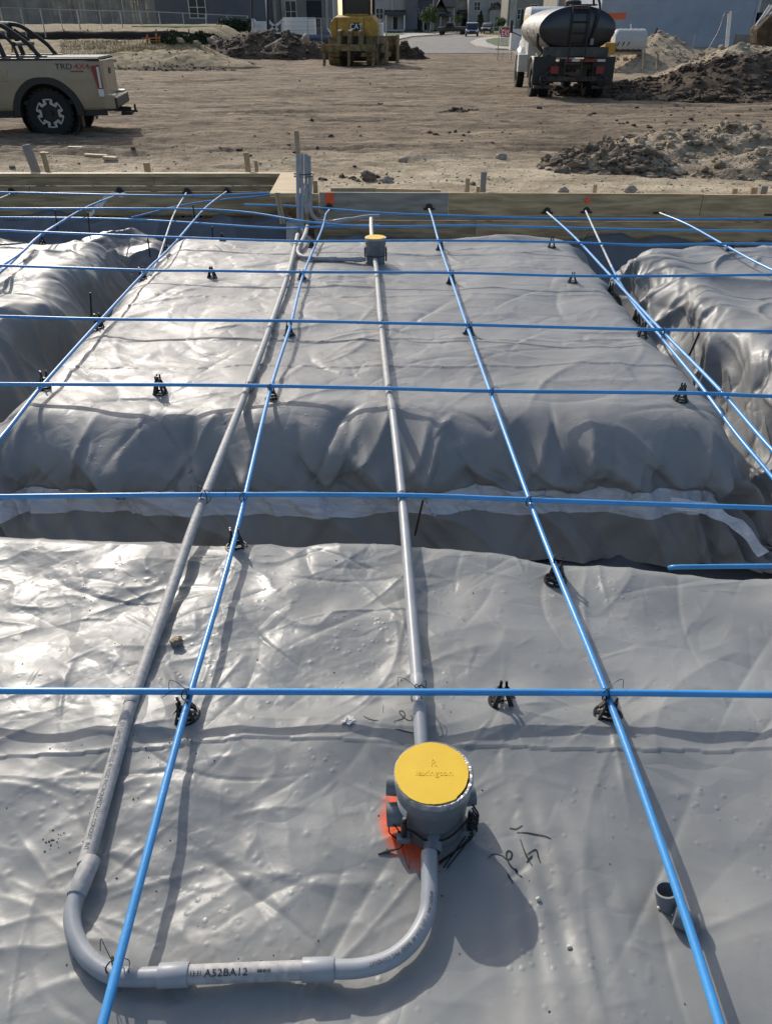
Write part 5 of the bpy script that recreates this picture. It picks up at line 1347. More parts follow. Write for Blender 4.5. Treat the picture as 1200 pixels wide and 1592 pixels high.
    F_ = [(i, (i + 1) % 4, 4 + (i + 1) % 4, 4 + i) for i in range(4)] + [(4 + i, 4 + (i + 1) % 4, 8 + (i + 1) % 4, 8 + i) for i in range(4)] + [(8, 9, 10, 11), (0, 3, 2, 1)]
    MB().add(V, F_).build('roof', M['tanpaint'], o, smooth=True, bev=.03)
    for sgn in (1, -1):
        MB().add([(1.22, sgn * .882, 1.25), (1.85, sgn * .888, 1.25), (1.86, sgn * .752, 1.66), (1.36, sgn * .745, 1.66)], [(0, 1, 2, 3)]).build('window', M['glass'], o)
        MB().add([(1.93, sgn * .888, 1.25), (2.72, sgn * .885, 1.25), (2.20, sgn * .755, 1.66), (1.93, sgn * .752, 1.66)], [(0, 1, 2, 3)]).build('window', M['glass'], o)
        MB().box((2.55, sgn * .93 - .02, 1.22), (2.68, sgn * 1.10, 1.38)).build('mirror', M['blacktrim'], o, bev=.02)
        MB().box((1.55, sgn * .94 - .012, 1.02), (1.72, sgn * .94 + .016, 1.05)).build('door_handle', M['blacktrim'], o)
        MB().box((1.90, sgn * .925, .50), (1.91, sgn * .934, 1.2)).build('door_gap', M['blacktrim'], o)
        MB().box((4.02, sgn * .72 - .16, .86), (4.12, sgn * .72 + .16, 1.0)).build('headlight', M['whitelens'], o, bev=.02)
    MB().add([(2.99, -.78, 1.21), (2.99, .78, 1.21), (2.32, .66, 1.70), (2.32, -.66, 1.70)], [(0, 1, 2, 3)]).build('windscreen', M['glass'], o)
    MB().prism([(2.6, .9), (2.6, 1.24), (2.95, 1.22), (3.9, 1.14), (4.06, 1.04), (4.08, .6), (3.9, .55)], -.86, .86).build('hood', M['tanpaint'], o, bev=.03)
    MB().box((4.05, -.6, .62), (4.12, .6, 1.0)).build('grille', M['blacktrim'], o)
    MB().box((4.02, -.92, .42), (4.22, .92, .64)).build('bumper', M['blacktrim'], o, bev=.04)
    fd = MB().box((.58, .93, .93), (.80, .975, 1.12)); fd.build('fuel_door', M['tanpaint'], o, bev=.02)
    # decal
    T = Matrix.Translation((-.43, .918, 1.155)) @ Matrix(((-1, 0, 0, 0), (0, 0, 1, 0), (0, 1, 0, 0), (0, 0, 0, 1)))
    def dec(s_, m_, dx):
        fn = lambda v: Vector((-.62 - dx - v.x * 1.25, .972 - .05 * max(0, 1.165 + v.y - 1.0) / .3 + .008, 1.165 + v.y))
        lettering(s_, .130, None, m_, o, 'printed_lettering', fn=fn, font_shear=.0)
    M['red'] = mat('red_decal', (.30, .02, .02), .4)
    dec('TRD', M['ink'], -.36 + .16); dec('4X4', M['red'], -.10 + .22)
    MB().box((-.76, .955, 1.085), (-.53, .975, 1.10)).build('decal_bar', M['red'], o)
    return o
pickup()

# --- water tanker truck, rear view, axis along +Y
def tanker():
    Y0 = 27.0; gz = float(base_z(5.8, 29)) + .0
    o = thing('water_truck', 'black water tanker truck seen from behind, with white cab and ladder', 'water truck', (5.85, Y0, gz), R(-1.2))
    # frame: local x right, y forward
    # tank (elliptical), rear at y=.1
    a, b, zc = 1.16, .60, 1.86
    def ell(t, s=1.0, e=1.0): return (a * s * math.cos(t), zc + b * s * math.sin(t))
    mb = MB(); n = 48; V = []; F_ = []
    rings = [(.06, .0), (.03, .7), (.0, .93), (.05, 1.0), (4.25, 1.0), (4.3, .95), (4.36, .6), (4.38, 0)]
    sh = MB(); V = []
    for y, s in ((.05, 1.0), (.12, 1.012), (.20, 1.012), (.22, 1.0), (1.3, 1.0), (1.32, 1.008), (1.38, 1.008), (1.4, 1.0), (2.8, 1.0), (2.82, 1.008), (2.88, 1.008), (2.9, 1.0), (4.25, 1.0)):
        for k in range(n):
            x, z = ell(2 * math.pi * k / n, s); V.append((x, y, z))
    m_ = 13
    F_ = [(i * n + k, i * n + (k + 1) % n, (i + 1) * n + (k + 1) % n, (i + 1) * n + k) for i in range(m_ - 1) for k in range(n)]
    tank = sh.add(V, F_).build('tank', M['greytank'], o, smooth=True)
    for yy, sg in ((.06, -1), (4.24, 1)):
        V = []
        for dy, s in ((0, 1.0), (.05, .93), (.10, .7), (.12, .35)):
            for k in range(n):
                x, z = ell(2 * math.pi * k / n, s); V.append((x, yy + sg * dy, z))
        V.append((0, yy + sg * .125, zc))
        F_ = [(i * n + k, i * n + (k + 1) % n, (i + 1) * n + (k + 1) % n, (i + 1) * n + k) for i in range(3) for k in range(n)] + [(3 * n + k, 3 * n + (k + 1) % n, 4 * n) for k in range(n)]
        MB().add(V, F_).build('tank_end', M['blackpaint'], o, smooth=True)
    # tail housing below tank
    MB().box((-.98, -.05, 1.12), (1.02, .35, 1.40)).build('rear_panel', mat('dusty_black', (.055, .053, .05), .7, col2=(.10, .095, .085), vs=4), o, bev=.02)
    # walkway / lid / ladder
    MB().lathe([(0, 2.62), (.2, 2.62), (.26, 2.58), (.26, 2.40)], Matrix.Translation((-.1, .7, 0)), 20).build('filler_lid', M['blacktrim'], o, smooth=True)
    MB().box((-.25, .2, 2.46), (.55, .6, 2.50)).build('walkway', M['blacktrim'], o)
    ld = MB()
    for x in (-.22, .28): ld.tube([(x, -.20, .98), (x, -.20, 2.2), (x, -.05, 2.48)], .022, 8)
    for z in (1.15, 1.45, 1.75, 2.05, 2.32): ld.tube([(-.22, -.20 + max(0, z - 2.2) * .5, z), (.28, -.20 + max(0, z - 2.2) * .5, z)], .018, 8)
    ld.build('ladder', M['blacktrim'], o)
    ps = MB(); ps.box((-.20, -.09, 2.36), (.24, .0, 2.43)); ps.build('light_bar', M['blacktrim'], o)
    for x in (-.14, .02, .18): MB().box((x - .05, -.105, 2.375), (x + .05, -.088, 2.415)).build('red_lamp', M['redlens'], o)
    hz = MB(); hz.tube(spline([(.50, .5, 2.5), (.42, .2, 2.66), (.50, -.10, 2.60), (.56, -.18, 2.3), (.46, -.18, 1.7), (.44, -.18, 1.55)], 6), .035, 10)
    hz.build('hose', M['blacktrim'], o, smooth=True)
    MB().tube([(.44, -.18, 1.62), (.44, -.18, 1.46)], .055, 12).build('nozzle', M['greytank'], o)
    hz = MB(); hz.tube(spline([(-1.15, .25, 1.75), (-1.14, .2, 1.45), (-.95, .05, 1.25), (-.75, -.05, 1.12)], 6), .05, 10); hz.build('hose', M['blacktrim'], o, smooth=True)
    # bumper, beams
    MB().box((-1.02, -.35, .50), (1.05, -.25, .62)).build('bumper', M['dirtydark'], o, bev=.01)
    MB().box((-.28, -.2, 1.01), (.95, -.1, 1.09)).build('light_board', M['redlens'], o)
    for x in (.02, .80): MB().box((x - .12, -.212, 1.02), (x + .12, -.202, 1.08)).build('reflector', M['whitelens'], o)
    fr_ = MB()
    for x in (-.30, .22): fr_.tube([(x, -.2, .62), (x, -.2, .98)], .03, 8)
    fr_.tube([(-.30, -.2, .96), (.22, -.2, .96)], .03, 8); fr_.tube([(-.95, -.3, .62), (-.45, -.22, 1.05)], .022, 8); fr_.tube([(-1.12, .3, 1.10), (-.85, -.1, 1.38)], .022, 8)
    fr_.box((-.45, .0, .55), (-.32, 4.0, .85)); fr_.box((.32, .0, .55), (.45, 7.0, .85)); fr_.box((-.45, 3.9, .55), (-.32, 7.0, .85))
    fr_.build('frame', M['dirtydark'], o)
    for sx in (-.62, .78):
        MB().box((sx - .12, -.30, .70), (sx + .12, -.18, .90)).build('tail_light', M['redlens'], o)
    for sx in (-.95, .85):
        mb = MB(); mb.tube([(sx + .10 * math.cos(t), -.36, .52 + .12 * math.sin(t)) for t in np.linspace(0, 2 * math.pi, 16)[:-1]], .03, 8, closed=True); mb.build('coiled_hose', M['blacktrim'], o)
    pmp = MB(); pmp.lathe([(0, 0), (.16, .0), (.18, .1), (.16, .3), (0, .3)], Matrix.Translation((.0, .3, .72)), 16); pmp.box((-.8, .1, .8), (.8, .3, 1.0)); pmp.build('pump', M['dirtydark'], o)
    # mud flaps and fenders, dual wheels
    for s in (-1, 1):
        MB().box((s * .92 - .34, -.10, .42), (s * .92 + .34, -.07, 1.15)).build('mud_flap', M['blacktrim'], o)
        MB().box((s * .92 - .30, -.30, .30), (s * .92 + .30, -.12, .38)).build('step', M['dirtydark'], o)
        mb = MB(); V = []; F_ = []
        for i in range(13):
            a_ = math.pi * i / 12
            for x in (s * .58, s * 1.20): V.append((x, .95 + .64 * math.cos(a_), .52 + .62 * math.sin(a_)))
        F_ = [(2 * i, 2 * i + 1, 2 * i + 3, 2 * i + 2) for i in range(12)]
        fo = mb.add(V, F_).build('fender', mat('dusty_fender', (.20, .18, .15), .6), o, smooth=True); so_ = fo.modifiers.new('thickness', 'SOLIDIFY'); so_.thickness = .02
        for x in (s * .72, s * 1.04):
            w_ = wheel(o, x, .95, .50, .26, s, 'plain'); w_.rotation_euler = (0, 0, R(-90)); 
        w_ = wheel(o, s * .90, 5.7, .48, .28, s, 'plain'); w_.rotation_euler = (0, 0, R(-90))
    MB().tube([(-.9, .95, .5), (.9, .95, .5)], .09, 12).build('axle', M['dirtydark'], o)
    MB().tube([(-1.15, .2, .55), (-.98, .25, 1.0), (-1.05, .9, 1.2)], .03, 8).build('pipe', M['blacktrim'], o)
    # cab
    cb = MB().prism([(4.75, .95), (4.75, 2.42), (4.95, 2.55), (6.2, 2.55), (6.45, 2.4), (6.7, 1.65), (6.75, .95)], -.80, .92, axis='x').build('cab', M['whitepaint'], o, bev=.06, smooth=True)
    MB().box((-.7, 4.735, 1.75), (.8, 4.748, 2.32)).build('rear_window', M['glass'], o, bev=.005)
    for s in (-1, 1):
        MB().add([(.06 + s * .866, 5.2, 1.7), (.06 + s * .866, 6.3, 1.7), (.06 + s * .866, 6.2, 2.3), (.06 + s * .866, 5.2, 2.3)], [(0, 1, 2, 3)]).build('window', M['glass'], o)
        mr_ = MB(); mr_.box((min(s * 1.2, s * 1.3), 6.35, 1.75), (max(s * 1.2, s * 1.3), 6.5, 2.15)); mr_.build('mirror', M['blacktrim'], o)
        MB().tube([(s * .85, 6.4, 1.65), (s * 1.25, 6.45, 1.8)], .02, 6).build('mirror_arm', M['blacktrim'], o)
    MB().prism([(6.6, .9), (6.6, 1.7), (7.9, 1.5), (8.05, 1.3), (8.05, .8)], -.7, .7, axis='x').build('hood', M['whitepaint'], o, bev=.06, smooth=True)
    for s in (-1, 1):                               # round front fender seen at the left
        mb = MB(); V = []; F_ = []
        for i in range(15):
            a_ = math.pi * (i / 14) * 1.12 - .12
            for k_, (x, q) in enumerate(((s * .66, .60), (s * .96, .62), (s * 1.05, .55), (s * 1.05, .40))):
                V.append((x, 5.7 + q * 1.05 * -math.cos(a_) , .62 + q * 1.15 * math.sin(a_)))
        F_ = [(4 * i + j, 4 * i + j + 1, 4 * i + 5 + j, 4 * i + 4 + j) for i in range(14) for j in range(3)]
        fo = mb.add(V, F_).build('front_fender', M['whitepaint'], o, smooth=True); so_ = fo.modifiers.new('thickness', 'SOLIDIFY'); so_.thickness = .03
    MB().box((-1.1, 4.72, .55), (-.75, 5.1, 1.1)).build('step_box', M['whitepaint'], o, bev=.02)
    # large painted letters on the tank side (only the edges of them show)
    def fn(v):
        t = math.pi - (v.y + .0) / b * .9 ; t = math.pi - math.asin(max(-.9, min(.9, v.y / b)))
        return Vector((a * 1.003 * math.cos(t) - .004, 2.15 - v.x, zc + b * 1.003 * math.sin(t)))
    lettering('WATER', .62, None, M['whitepaint'], o, 'painted_lettering', fn=fn, sx=1.35)
    return o
tanker()

# --- bulldozer, rear view
def dozer():
    Y0 = 51.0; p = Q(548, 90, Y0); gz = float(base_z(p.x, Y0)) - .02
    o = thing('bulldozer', 'yellow tracked bulldozer seen from behind with ripper and raised shanks', 'bulldozer', (p.x, Y0, gz), R(-9))
    # local: x right, y forward, rear at y=0
    MB().add([(-1.30, .5, 1.48), (1.30, .5, 1.48), (1.42, .5, 1.75), (1.35, .5, 2.20), (1.12, .5, 2.42), (-1.12, .5, 2.42), (-1.35, .5, 2.20), (-1.42, .5, 1.75),
              (-1.30, 1.6, 1.48), (1.30, 1.6, 1.48), (1.42, 1.6, 1.75), (1.35, 1.6, 2.30), (1.12, 1.6, 2.55), (-1.12, 1.6, 2.55), (-1.35, 1.6, 2.30), (-1.42, 1.6, 1.75)],
             [(0, 1, 2, 3, 4, 5, 6, 7), (15, 14, 13, 12, 11, 10, 9, 8)] + [(i, i + 8, (i + 1) % 8 + 8, (i + 1) % 8) for i in range(8)]).build('body', M['catyellow'], o, bev=.04)
    MB().box((-1.0, .47, 1.55), (-.98, .50, 2.38)).build('seam', M['dirtydark'], o); MB().box((.62, .47, 1.55), (.64, .50, 2.38)).build('seam', M['dirtydark'], o)
    MB().prism([(-.16, 1.76), (.52, 1.76), (.40, 2.16), (-.04, 2.16)], .465, .49).build('badge', M['blacktrim'], o)
    T = Matrix.Translation((.16, .455, 1.96)) @ Matrix.Rotation(R(90), 4, 'X')
    lettering('CAT', .40, T, mat('badge_white', (.9, .9, .88), .5), o, 'badge_lettering', sx=.95)
    # cab
    MB().box((-.78, 1.5, 2.3), (.78, 3.0, 2.6)).build('cab_base', M['catyellow'], o, bev=.03)
    for x in (-.78, .78):
        for y in (1.5, 3.0): MB().box((x - .06, y - .06, 2.5), (x + .06, y + .06, 3.65)).build('post', M['blacktrim'], o)
    MB().box((-.74, 1.52, 2.6), (.74, 1.54, 3.6)).build('rear_window', M['glass'], o); MB().box((-.76, 1.6, 2.6), (-.74, 2.9, 3.6)).build('window', M['glass'], o); MB().box((.74, 1.6, 2.6), (.76, 2.9, 3.6)).build('window', M['glass'], o)
    MB().box((-.95, 1.35, 3.62), (.95, 3.15, 3.78)).build('roof', M['catyellow'], o, bev=.04)
    MB().box((-.7, 3.0, 1.4), (.7, 4.8, 2.45)).build('engine_hood', M['catyellow'], o, bev=.05)
    # tracks
    for s in (-1, 1):
        x0, x1 = s * 1.12 - .30, s * 1.12 + .30
        mb = MB(); loop = [(.55 + .48 * math.cos(a), .55 + .48 * math.sin(a)) for a in np.linspace(math.pi / 2, 3 * math.pi / 2, 9)] + [(4.3 + .48 * math.cos(a), .5 + .46 * math.sin(a)) for a in np.linspace(-math.pi / 2, math.pi / 2, 9)]
        mb.prism(loop, x0, x1, axis='x'); mb.build('track', M['catdirt'], o, smooth=False)
        pads = MB()
        for k in range(9):
            a = math.pi / 2 + math.pi * k / 8; c = (.55 + .50 * math.cos(a), .55 + .50 * math.sin(a))
            T = Matrix.Translation((0, c[0], c[1])) @ Matrix.Rotation(a, 4, 'X'); pads.box((x0 - .03, -.01, -.07), (x1 + .03, .05, .07), T)
        for k in range(16):
            for z in (1.03, .03): pads.box((x0 - .03, .7 + k * .22, z - .02), (x1 + .03, .88 + k * .22, z + .035))
        pads.build('track_pads', M['catdirt'], o, kind='stuff')
        MB().box((s * 1.12 - .36, .2, 1.08), (s * 1.12 + .36, 3.6, 1.5)).build('fender', M['catdirt'], o, bev=.03)
        MB().lathe([(0, -.3), (.42, -.3), (.42, .3), (0, .3)], Matrix.Translation((s * 1.12, .75, 1.0)) @ Matrix.Rotation(R(90), 4, 'Y'), 18).build('final_drive', M['catdirt'], o, smooth=True)
    MB().box((-.8, .3, .45), (.8, 2.0, 1.5)).build('belly', M['dirtydark'], o, bev=.03)
    # ripper
    MB().box((-1.62, -1.05, .78), (1.52, -.75, 1.10)).build('ripper_beam', M['catdirt'], o, bev=.03)
    MB().box((-1.55, -1.1, 1.02), (-.1, -.7, 1.12)).build('beam_plate', M['catdirt'], o)
    for x in (-1.48, -.02, 1.40):
        MB().prism([(-.98, 1.2), (-.78, 1.2), (-.78, .35), (-1.02, .02), (-1.08, .06), (-.98, .4)], x - .07, x + .07, axis='x').build('shank', M['catdirt'], o, bev=.01)
    for x in (-.62, .0, .62):
        MB().prism([(-.85, 1.1), (-.65, 1.75), (-.2, 1.85), (-.1, 1.2), (-.4, 1.0)], x - .11, x + .11, axis='x').build('bracket', M['catdirt'], o, bev=.02)
        MB().tube([(x, -.6, 1.1), (x, .4, 1.75)], .07, 12).build('cylinder', M['catdirt'], o, smooth=True)
    MB().box((-.85, -.75, .5), (-.65, .6, .7)).build('ripper_arm', M['catdirt'], o); MB().box((.65, -.75, .5), (.85, .6, .7)).build('ripper_arm', M['catdirt'], o)
    # blade
    bl = [(5.35, .1), (5.15, .5), (5.1, 1.0), (5.3, 1.5), (5.4, 1.5), (5.2, 1.0), (5.25, .5), (5.45, .1)]
    MB().prism(bl, -1.95, 1.95, axis='x').build('blade', M['catdirt'], o); 
    for s in (-1, 1): MB().box((s * 1.95 - .04, 4.4, .05), (s * 1.95 + .04, 5.5, 1.55)).build('blade_end', M['catdirt'], o, bev=.02); MB().box((s * 1.55 - .08, 1.8, .4), (s * 1.55 + .08, 5.2, .65)).build('push_arm', M['catdirt'], o)
    MB().box((1.75, .9, .15), (1.85, 1.9, 1.25)).build('side_panel', M['catdirt'], o, bev=.02)
    MB().box((1.30, 1.0, 1.5), (1.60, 1.7, 2.15)).build('tank', M['whitepaint'], o, bev=.05)
    return o
dozer()

# --- road, kerb, lawns, walks beyond
def patch(name, px, m, dz, kind='structure', thick=None, label=None, cat=None):
    P = [on_ground(x, y) for x, y in px]
    bm = bmesh.new(); vs = [bm.verts.new((p.x, p.y, p.z + dz)) for p in P]; f = bm.faces.new(vs)
    if thick:
        r_ = bmesh.ops.extrude_face_region(bm, geom=[f]); 
        for v in [g for g in r_['geom'] if isinstance(g, bmesh.types.BMVert)]: v.co.z -= thick
    bmesh.ops.triangulate(bm, faces=bm.faces[:]); bmesh.ops.recalc_face_normals(bm, faces=bm.faces)
    me = bpy.data.meshes.new(name); bm.to_mesh(me); bm.free()
    o = link(name, me, m, kind=kind); return o
M['asphalt'] = mat('pale_asphalt', (.15, .14, .13), .9, col2=(.22, .205, .19), vs=.6, bump=.01, bs=20)
M['concrete'] = mat('concrete_walk', (.38, .355, .32), .85, var=.12, vs=1.2)
M['lawn'] = mat('lawn_grass', (.045, .075, .018), .95, col2=(.09, .13, .035), vs=1.4, bump=.05, bs=8)
patch('road', [(596, 84), (604, 72), (640, 60), (690, 55.5), (740, 52), (840, 52), (840, 58), (775, 58.5), (742, 62), (729, 67), (738, 73), (765, 78), (800, 83)], M['asphalt'], .03)
patch('sidewalk', [(803, 79), (770, 77.5), (742, 73.5), (730, 67), (742, 61.5), (775, 58), (840, 57.5), (840, 80)], M['concrete'], .13, thick=.12)
patch('lawn', [(806, 74.5), (770, 73.5), (757, 69), (754, 64), (768, 61.5), (806, 60.5)], M['lawn'], .17, 'structure', thick=.04)
patch('sidewalk', [(602, 74), (602, 66), (640, 57.5), (690, 54), (740, 51), (738, 49.5), (700, 51), (560, 46), (540, 60)], M['concrete'], .12, thick=.11)
patch('lawn', [(600, 58), (632, 54.5), (618, 51.5), (600, 50.5)], M['lawn'], .16, thick=.04)
patch('lawn', [(602, 47.5), (640, 51.5), (676, 54), (678, 52.8), (650, 49.5), (610, 46)], M['lawn'], .16, thick=.04)
patch('lawn', [(675, 48.5), (690, 52.5), (714, 52.5), (712, 49), (690, 47.4)], M['lawn'], .17, thick=.04)
patch('lawn', [(752, 49), (752, 53.3), (806, 54.5), (806, 49)], M['lawn'], .10, thick=.04)
# --- houses
def sid(name, c, c2=None): M[name] = mat(name, c, .75, var=.08, vs=.8, col2=c2, bump=.004, bs=3); return M[name]
sid('sidgrey', (.11, .115, .125)); sid('sidblue', (.33, .37, .43)); sid('sidtan', (.25, .235, .195)); sid('sidlight', (.34, .33, .305)); sid('roofdark', (.05, .048, .048)); sid('trim', (.72, .71, .68)); sid('doordark', (.022, .024, .026))
sid('fencewood', (.19, .17, .145), (.29, .265, .225)); sid('stonewall', (.34, .31, .26), (.5, .46, .40))
def clap(mb, x0, x1, y, z0, z1, step=.18):
    z = z0
    while z < z1 - .01:
        zt_ = min(z + step, z1)
        mb.add([(x0, y - .022, z), (x1, y - .022, z), (x1, y, zt_), (x0, y, zt_), (x0, y, z), (x1, y, z)], [(0, 1, 2, 3), (0, 4, 5, 1)]); z = zt_
def window(parent, x, y, z, w_, h_, mull=1, name='window'):
    f = MB(); t = .07
    f.box((x - w_ / 2 - t, y - .08, z - t), (x + w_ / 2 + t, y - .025, z)); f.box((x - w_ / 2 - t, y - .08, z + h_), (x + w_ / 2 + t, y - .025, z + h_ + t))
    f.box((x - w_ / 2 - t, y - .08, z), (x - w_ / 2, y - .025, z + h_)); f.box((x + w_ / 2, y - .08, z), (x + w_ / 2 + t, y - .025, z + h_))
    for k in range(mull): xx = x - w_ / 2 + w_ * (k + 1) / (mull + 1); f.box((xx - t / 2, y - .07, z), (xx + t / 2, y - .028, z + h_))
    f.box((x - w_ / 2, y - .066, z + h_ * .5 - .025), (x + w_ / 2, y - .03, z + h_ * .5 + .025))
    fo = f.build(name, M['trim'], parent)
    MB().box((x - w_ / 2, y - .05, z), (x + w_ / 2, y - .026, z + h_)).build('pane', M['glass'], fo)
def gable_roof(x0, x1, y0, y1, z, h, ov=.4, along='x'):
    mb = MB()
    if along == 'x':
        ym = (y0 + y1) / 2; P_ = [(y0 - ov, z), (ym, z + h), (y1 + ov, z), (y1 + ov, z - .15), (ym, z + h - .2), (y0 - ov, z - .15)]
        mb.prism(P_, x0 - ov, x1 + ov, axis='x')
    else:
        xm = (x0 + x1) / 2; P_ = [(x0 - ov, z), (xm, z + h), (x1 + ov, z), (x1 + ov, z - .15), (xm, z + h - .2), (x0 - ov, z - .15)]
        mb.prism(P_, y0 - ov, y1 + ov)
    return mb
def house(px0, px1, pyb, Y, hgt, wall, label, depth=10, roofh=2.4, along='x', feats=()):
    """feats in photo px: ('win',x,ytop,w_px,h_m) / ('garage',x0,x1,h) / ('porch',x0,x1,h)"""
    k = (Y * math.cos(PITCH) + .5) / FPX
    X0, X1 = (px0 - 600) * k, (px1 - 600) * k; xc = (X0 + X1) / 2; zb = Q(600, pyb, Y).z
    o = thing('house', label, 'house', (xc, Y, zb)); hw = (X1 - X0) / 2
    MB().box((-hw, 0, -1.5), (hw, depth, hgt)).build('wall', M[wall], o)
    sdg = MB(); clap(sdg, -hw, hw, -.003, 0, hgt); sdg.build('siding_boards', M[wall], o, kind='stuff')
    gable_roof(-hw, hw, 0, depth, hgt, roofh, along=along).build('roof', M['roofdark'], o)
    for s in (-1, 1): MB().box((s * hw - .08, -.06, 0), (s * hw + .08, -.024, hgt)).build('corner_board', M['trim'] if wall != 'sidblue' else M['sidblue'], o)
    def L(x): return (x - 600) * k - xc
    for f in feats:
        if f[0] == 'win': window(o, L(f[1]), -.0, Q(600, f[2], Y).z - zb, f[3], f[4], f[5] if len(f) > 5 else 1)
        if f[0] == 'garage':
            g = MB().box((L(f[1]), -.06, 0), (L(f[2]), -.026, f[3])).build('garage_door', M['doordark'] if len(f) < 5 else M[f[4]], o)
            n_ = 4; gg = MB()
            for i in range(1, n_): gg.box((L(f[1]) + .02, -.075, f[3] * i / n_ - .02), (L(f[2]) - .02, -.061, f[3] * i / n_ + .02))
            gg.build('door_rails', M['roofdark'], g)
        if f[0] == 'porch':
            x0, x1 = L(f[1]), L(f[2])
            MB().add([(x0 - .3, -2.4, f[3]), (x1 + .3, -2.4, f[3]), (x1 + .3, 0, f[3] + .7), (x0 - .3, 0, f[3] + .7), (x0 - .3, -2.4, f[3] - .22), (x1 + .3, -2.4, f[3] - .22), (x1 + .3, 0, f[3] - .22), (x0 - .3, 0, f[3] - .22)],
                     [(0, 1, 2, 3), (4, 7, 6, 5), (0, 4, 5, 1), (1, 5, 6, 2), (0, 3, 7, 4)]).build('porch_roof', M['roofdark'], o)
            nc = max(2, int((x1 - x0) / 2.2) + 1)
            for i in range(nc):
                xx = x0 + (x1 - x0) * i / (nc - 1); MB().box((xx - .11, -2.3, 0), (xx + .11, -2.08, f[3] - .22)).build('column', M['trim'], o)
            MB().box(((x0 + x1) / 2 - .45, -.05, 0), ((x0 + x1) / 2 + .45, -.026, 2.05)).build('door', M['doordark'], o)
            MB().box((x0, -2.4, -.3), (x1, 0, .02)).build('porch_floor', M['concrete'], o)
        if f[0] == 'pier':
            x0, x1 = L(f[1]), L(f[2]); MB().box((x0, -.25, 0), (x1, -.03, f[3])).build('stone_pier', M['stonewall'], o)
        if f[0] == 'bay':
            x0, x1 = L(f[1]), L(f[2]); b_ = MB().box((x0, -1.2, 0), (x1, -.02, f[3])).build('bay_wall', M[f[4]], o)
            gable_roof(x0, x1, -1.2, 1.5, f[3], f[5], .25, 'y').build('bay_roof', M['roofdark'], o)
    return o
house(241, 418, 40, 98, 6.2, 'sidgrey', 'long dark grey house behind the chain link fence on the left', feats=(('win', 313, 27.5, 1.75, 1.9, 1),))
house(372, 520, 47, 104, 6.0, 'sidtan', 'house with pale stone pier and dark garage behind the white barriers', feats=(('pier', 418, 433, 6), ('garage', 479, 502, 2.9), ('win', 455, 34, 1.2, 2.0), ('pier', 508, 512, 4), ('pier', 441, 446, 6)))
house(556, 644, 46, 178, 5.6, 'sidlight', 'tan house with porch posts right of the bulldozer', feats=(('porch', 600, 628, 2.6), ('win', 590, 30, 1.4, 1.8), ('pier', 608, 611, 5), ('bay', 630, 648, 5.5, 'sidgrey', 2)))
house(640, 672, 47, 186, 5.6, 'sidgrey', 'narrow grey house with dark garage door behind the green street tree', feats=(('garage', 641, 654, 2.5), ('win', 646, 25, 1.2, 1.2), ('porch', 657, 668, 2.6)))
house(672, 704, 46, 196, 4.2, 'sidtan', 'low house with dark steep porch gable behind the parked dark truck', feats=(('porch', 683, 697, 2.6), ('bay', 674, 692, 3.2, 'sidtan', 2.6)), roofh=3.5)
house(698, 732, 45, 205, 5.8, 'stonewall', 'pale stone fronted house with two post porch left of the blue car', feats=(('porch', 712, 728, 3.0), ('win', 706, 30, 1.2, 1.5)))
house(726, 792, 44, 200, 9.5, 'sidlight', 'tall light grey two storey house behind the blue car', feats=(('win', 739, 16, 1.3, 1.5), ('win', 763, 16, 1.1, 1.4), ('win', 785, 16, 1.1, 1.4), ('bay', 758, 780, 3.4, 'sidlight', 1.5), ('win', 744, 34, 1.2, 1.4)))
house(786, 850, 46, 170, 9, 'sidtan', 'tan two storey house behind the exit sign and the truck cab', feats=(('pier', 789, 799, 8), ('win', 806, 30, 1.2, 1.6), ('win', 826, 22, 1.2, 1.5)))
house(928, 1163, 75, 68, 7.2, 'sidblue', 'large blue grey house with lap siding behind the gravel piles', depth=9, feats=())
house(1166, 1330, 74, 72, 3.6, 'sidlight', 'lower grey house with dark opening at the right edge', feats=(('garage', 1163, 1182, 2.4),), roofh=1.2)
house(860, 975, 60, 90, 6.0, 'sidtan', 'grey house whose low eave shows behind the tank top', feats=(('porch', 925, 975, 4.9),), depth=8)
house(-140, 40, 36, 108, 2.9, 'sidlight', 'pale house beyond the fence in the far left corner', depth=9, roofh=2)
house(-330, -150, 36, 108, 6, 'sidtan', 'house outside the picture on the left', depth=9, roofh=2) if False else None

# --- fences
def chain_fence(pts, hgt, label, posts, gap=None):
    o = thing('chain_link_fence', label, 'fence', pts[0]); O = pts[0]
    P_ = [Vector(p) - O for p in pts]
    def at(t):
        t *= len(P_) - 1; k = min(int(t), len(P_) - 2); return P_[k].lerp(P_[k + 1], t - k)
    top = MB().tube([p + Vector((0, 0, hgt)) for p in P_], .035, 6); top.build('top_rail', M['silver'], o)
    for i in range(posts):
        p = at(i / (posts - 1)); big = i % 2 == 0
        MB().tube([p + Vector((0, 0, -.3)), p + Vector((0, 0, hgt + (.04 if big else -.02)))], .05 if big else .035, 6).build('post', M['silver'], o)
    wm = MB(); L = sum((b - a).length for a, b in zip(P_, P_[1:])); n = int(L / .22)
    for i in range(n):
        a = at(i / n)
        for d in (-1, 1):
            j = i + d * int(hgt / .22)
            if 0 <= j <= n:
                b = at(min(1, j / n)); wm.tube([a + Vector((0, -.03, 0)), b + Vector((0, -.03, hgt))], .0035, 3, cap=False)
    wm.build('wire_mesh', M['silver'], o, kind='stuff')
    return o
def fpt(x, y, Y): return Q(x, y, Y)
cf_top = [(-60, 10, 60), (0, 12, 62), (120, 15.5, 68), (247, 18.5, 76), (385, 25, 84)]
pts = []
for x, y, Y in cf_top:
    t_ = Q(x, y, Y); pts.append(Vector((t_.x, Y, t_.z - 1.45)))
chain_fence(pts, 1.45, 'galvanised chain link fence along the top of the left embankment', 17)
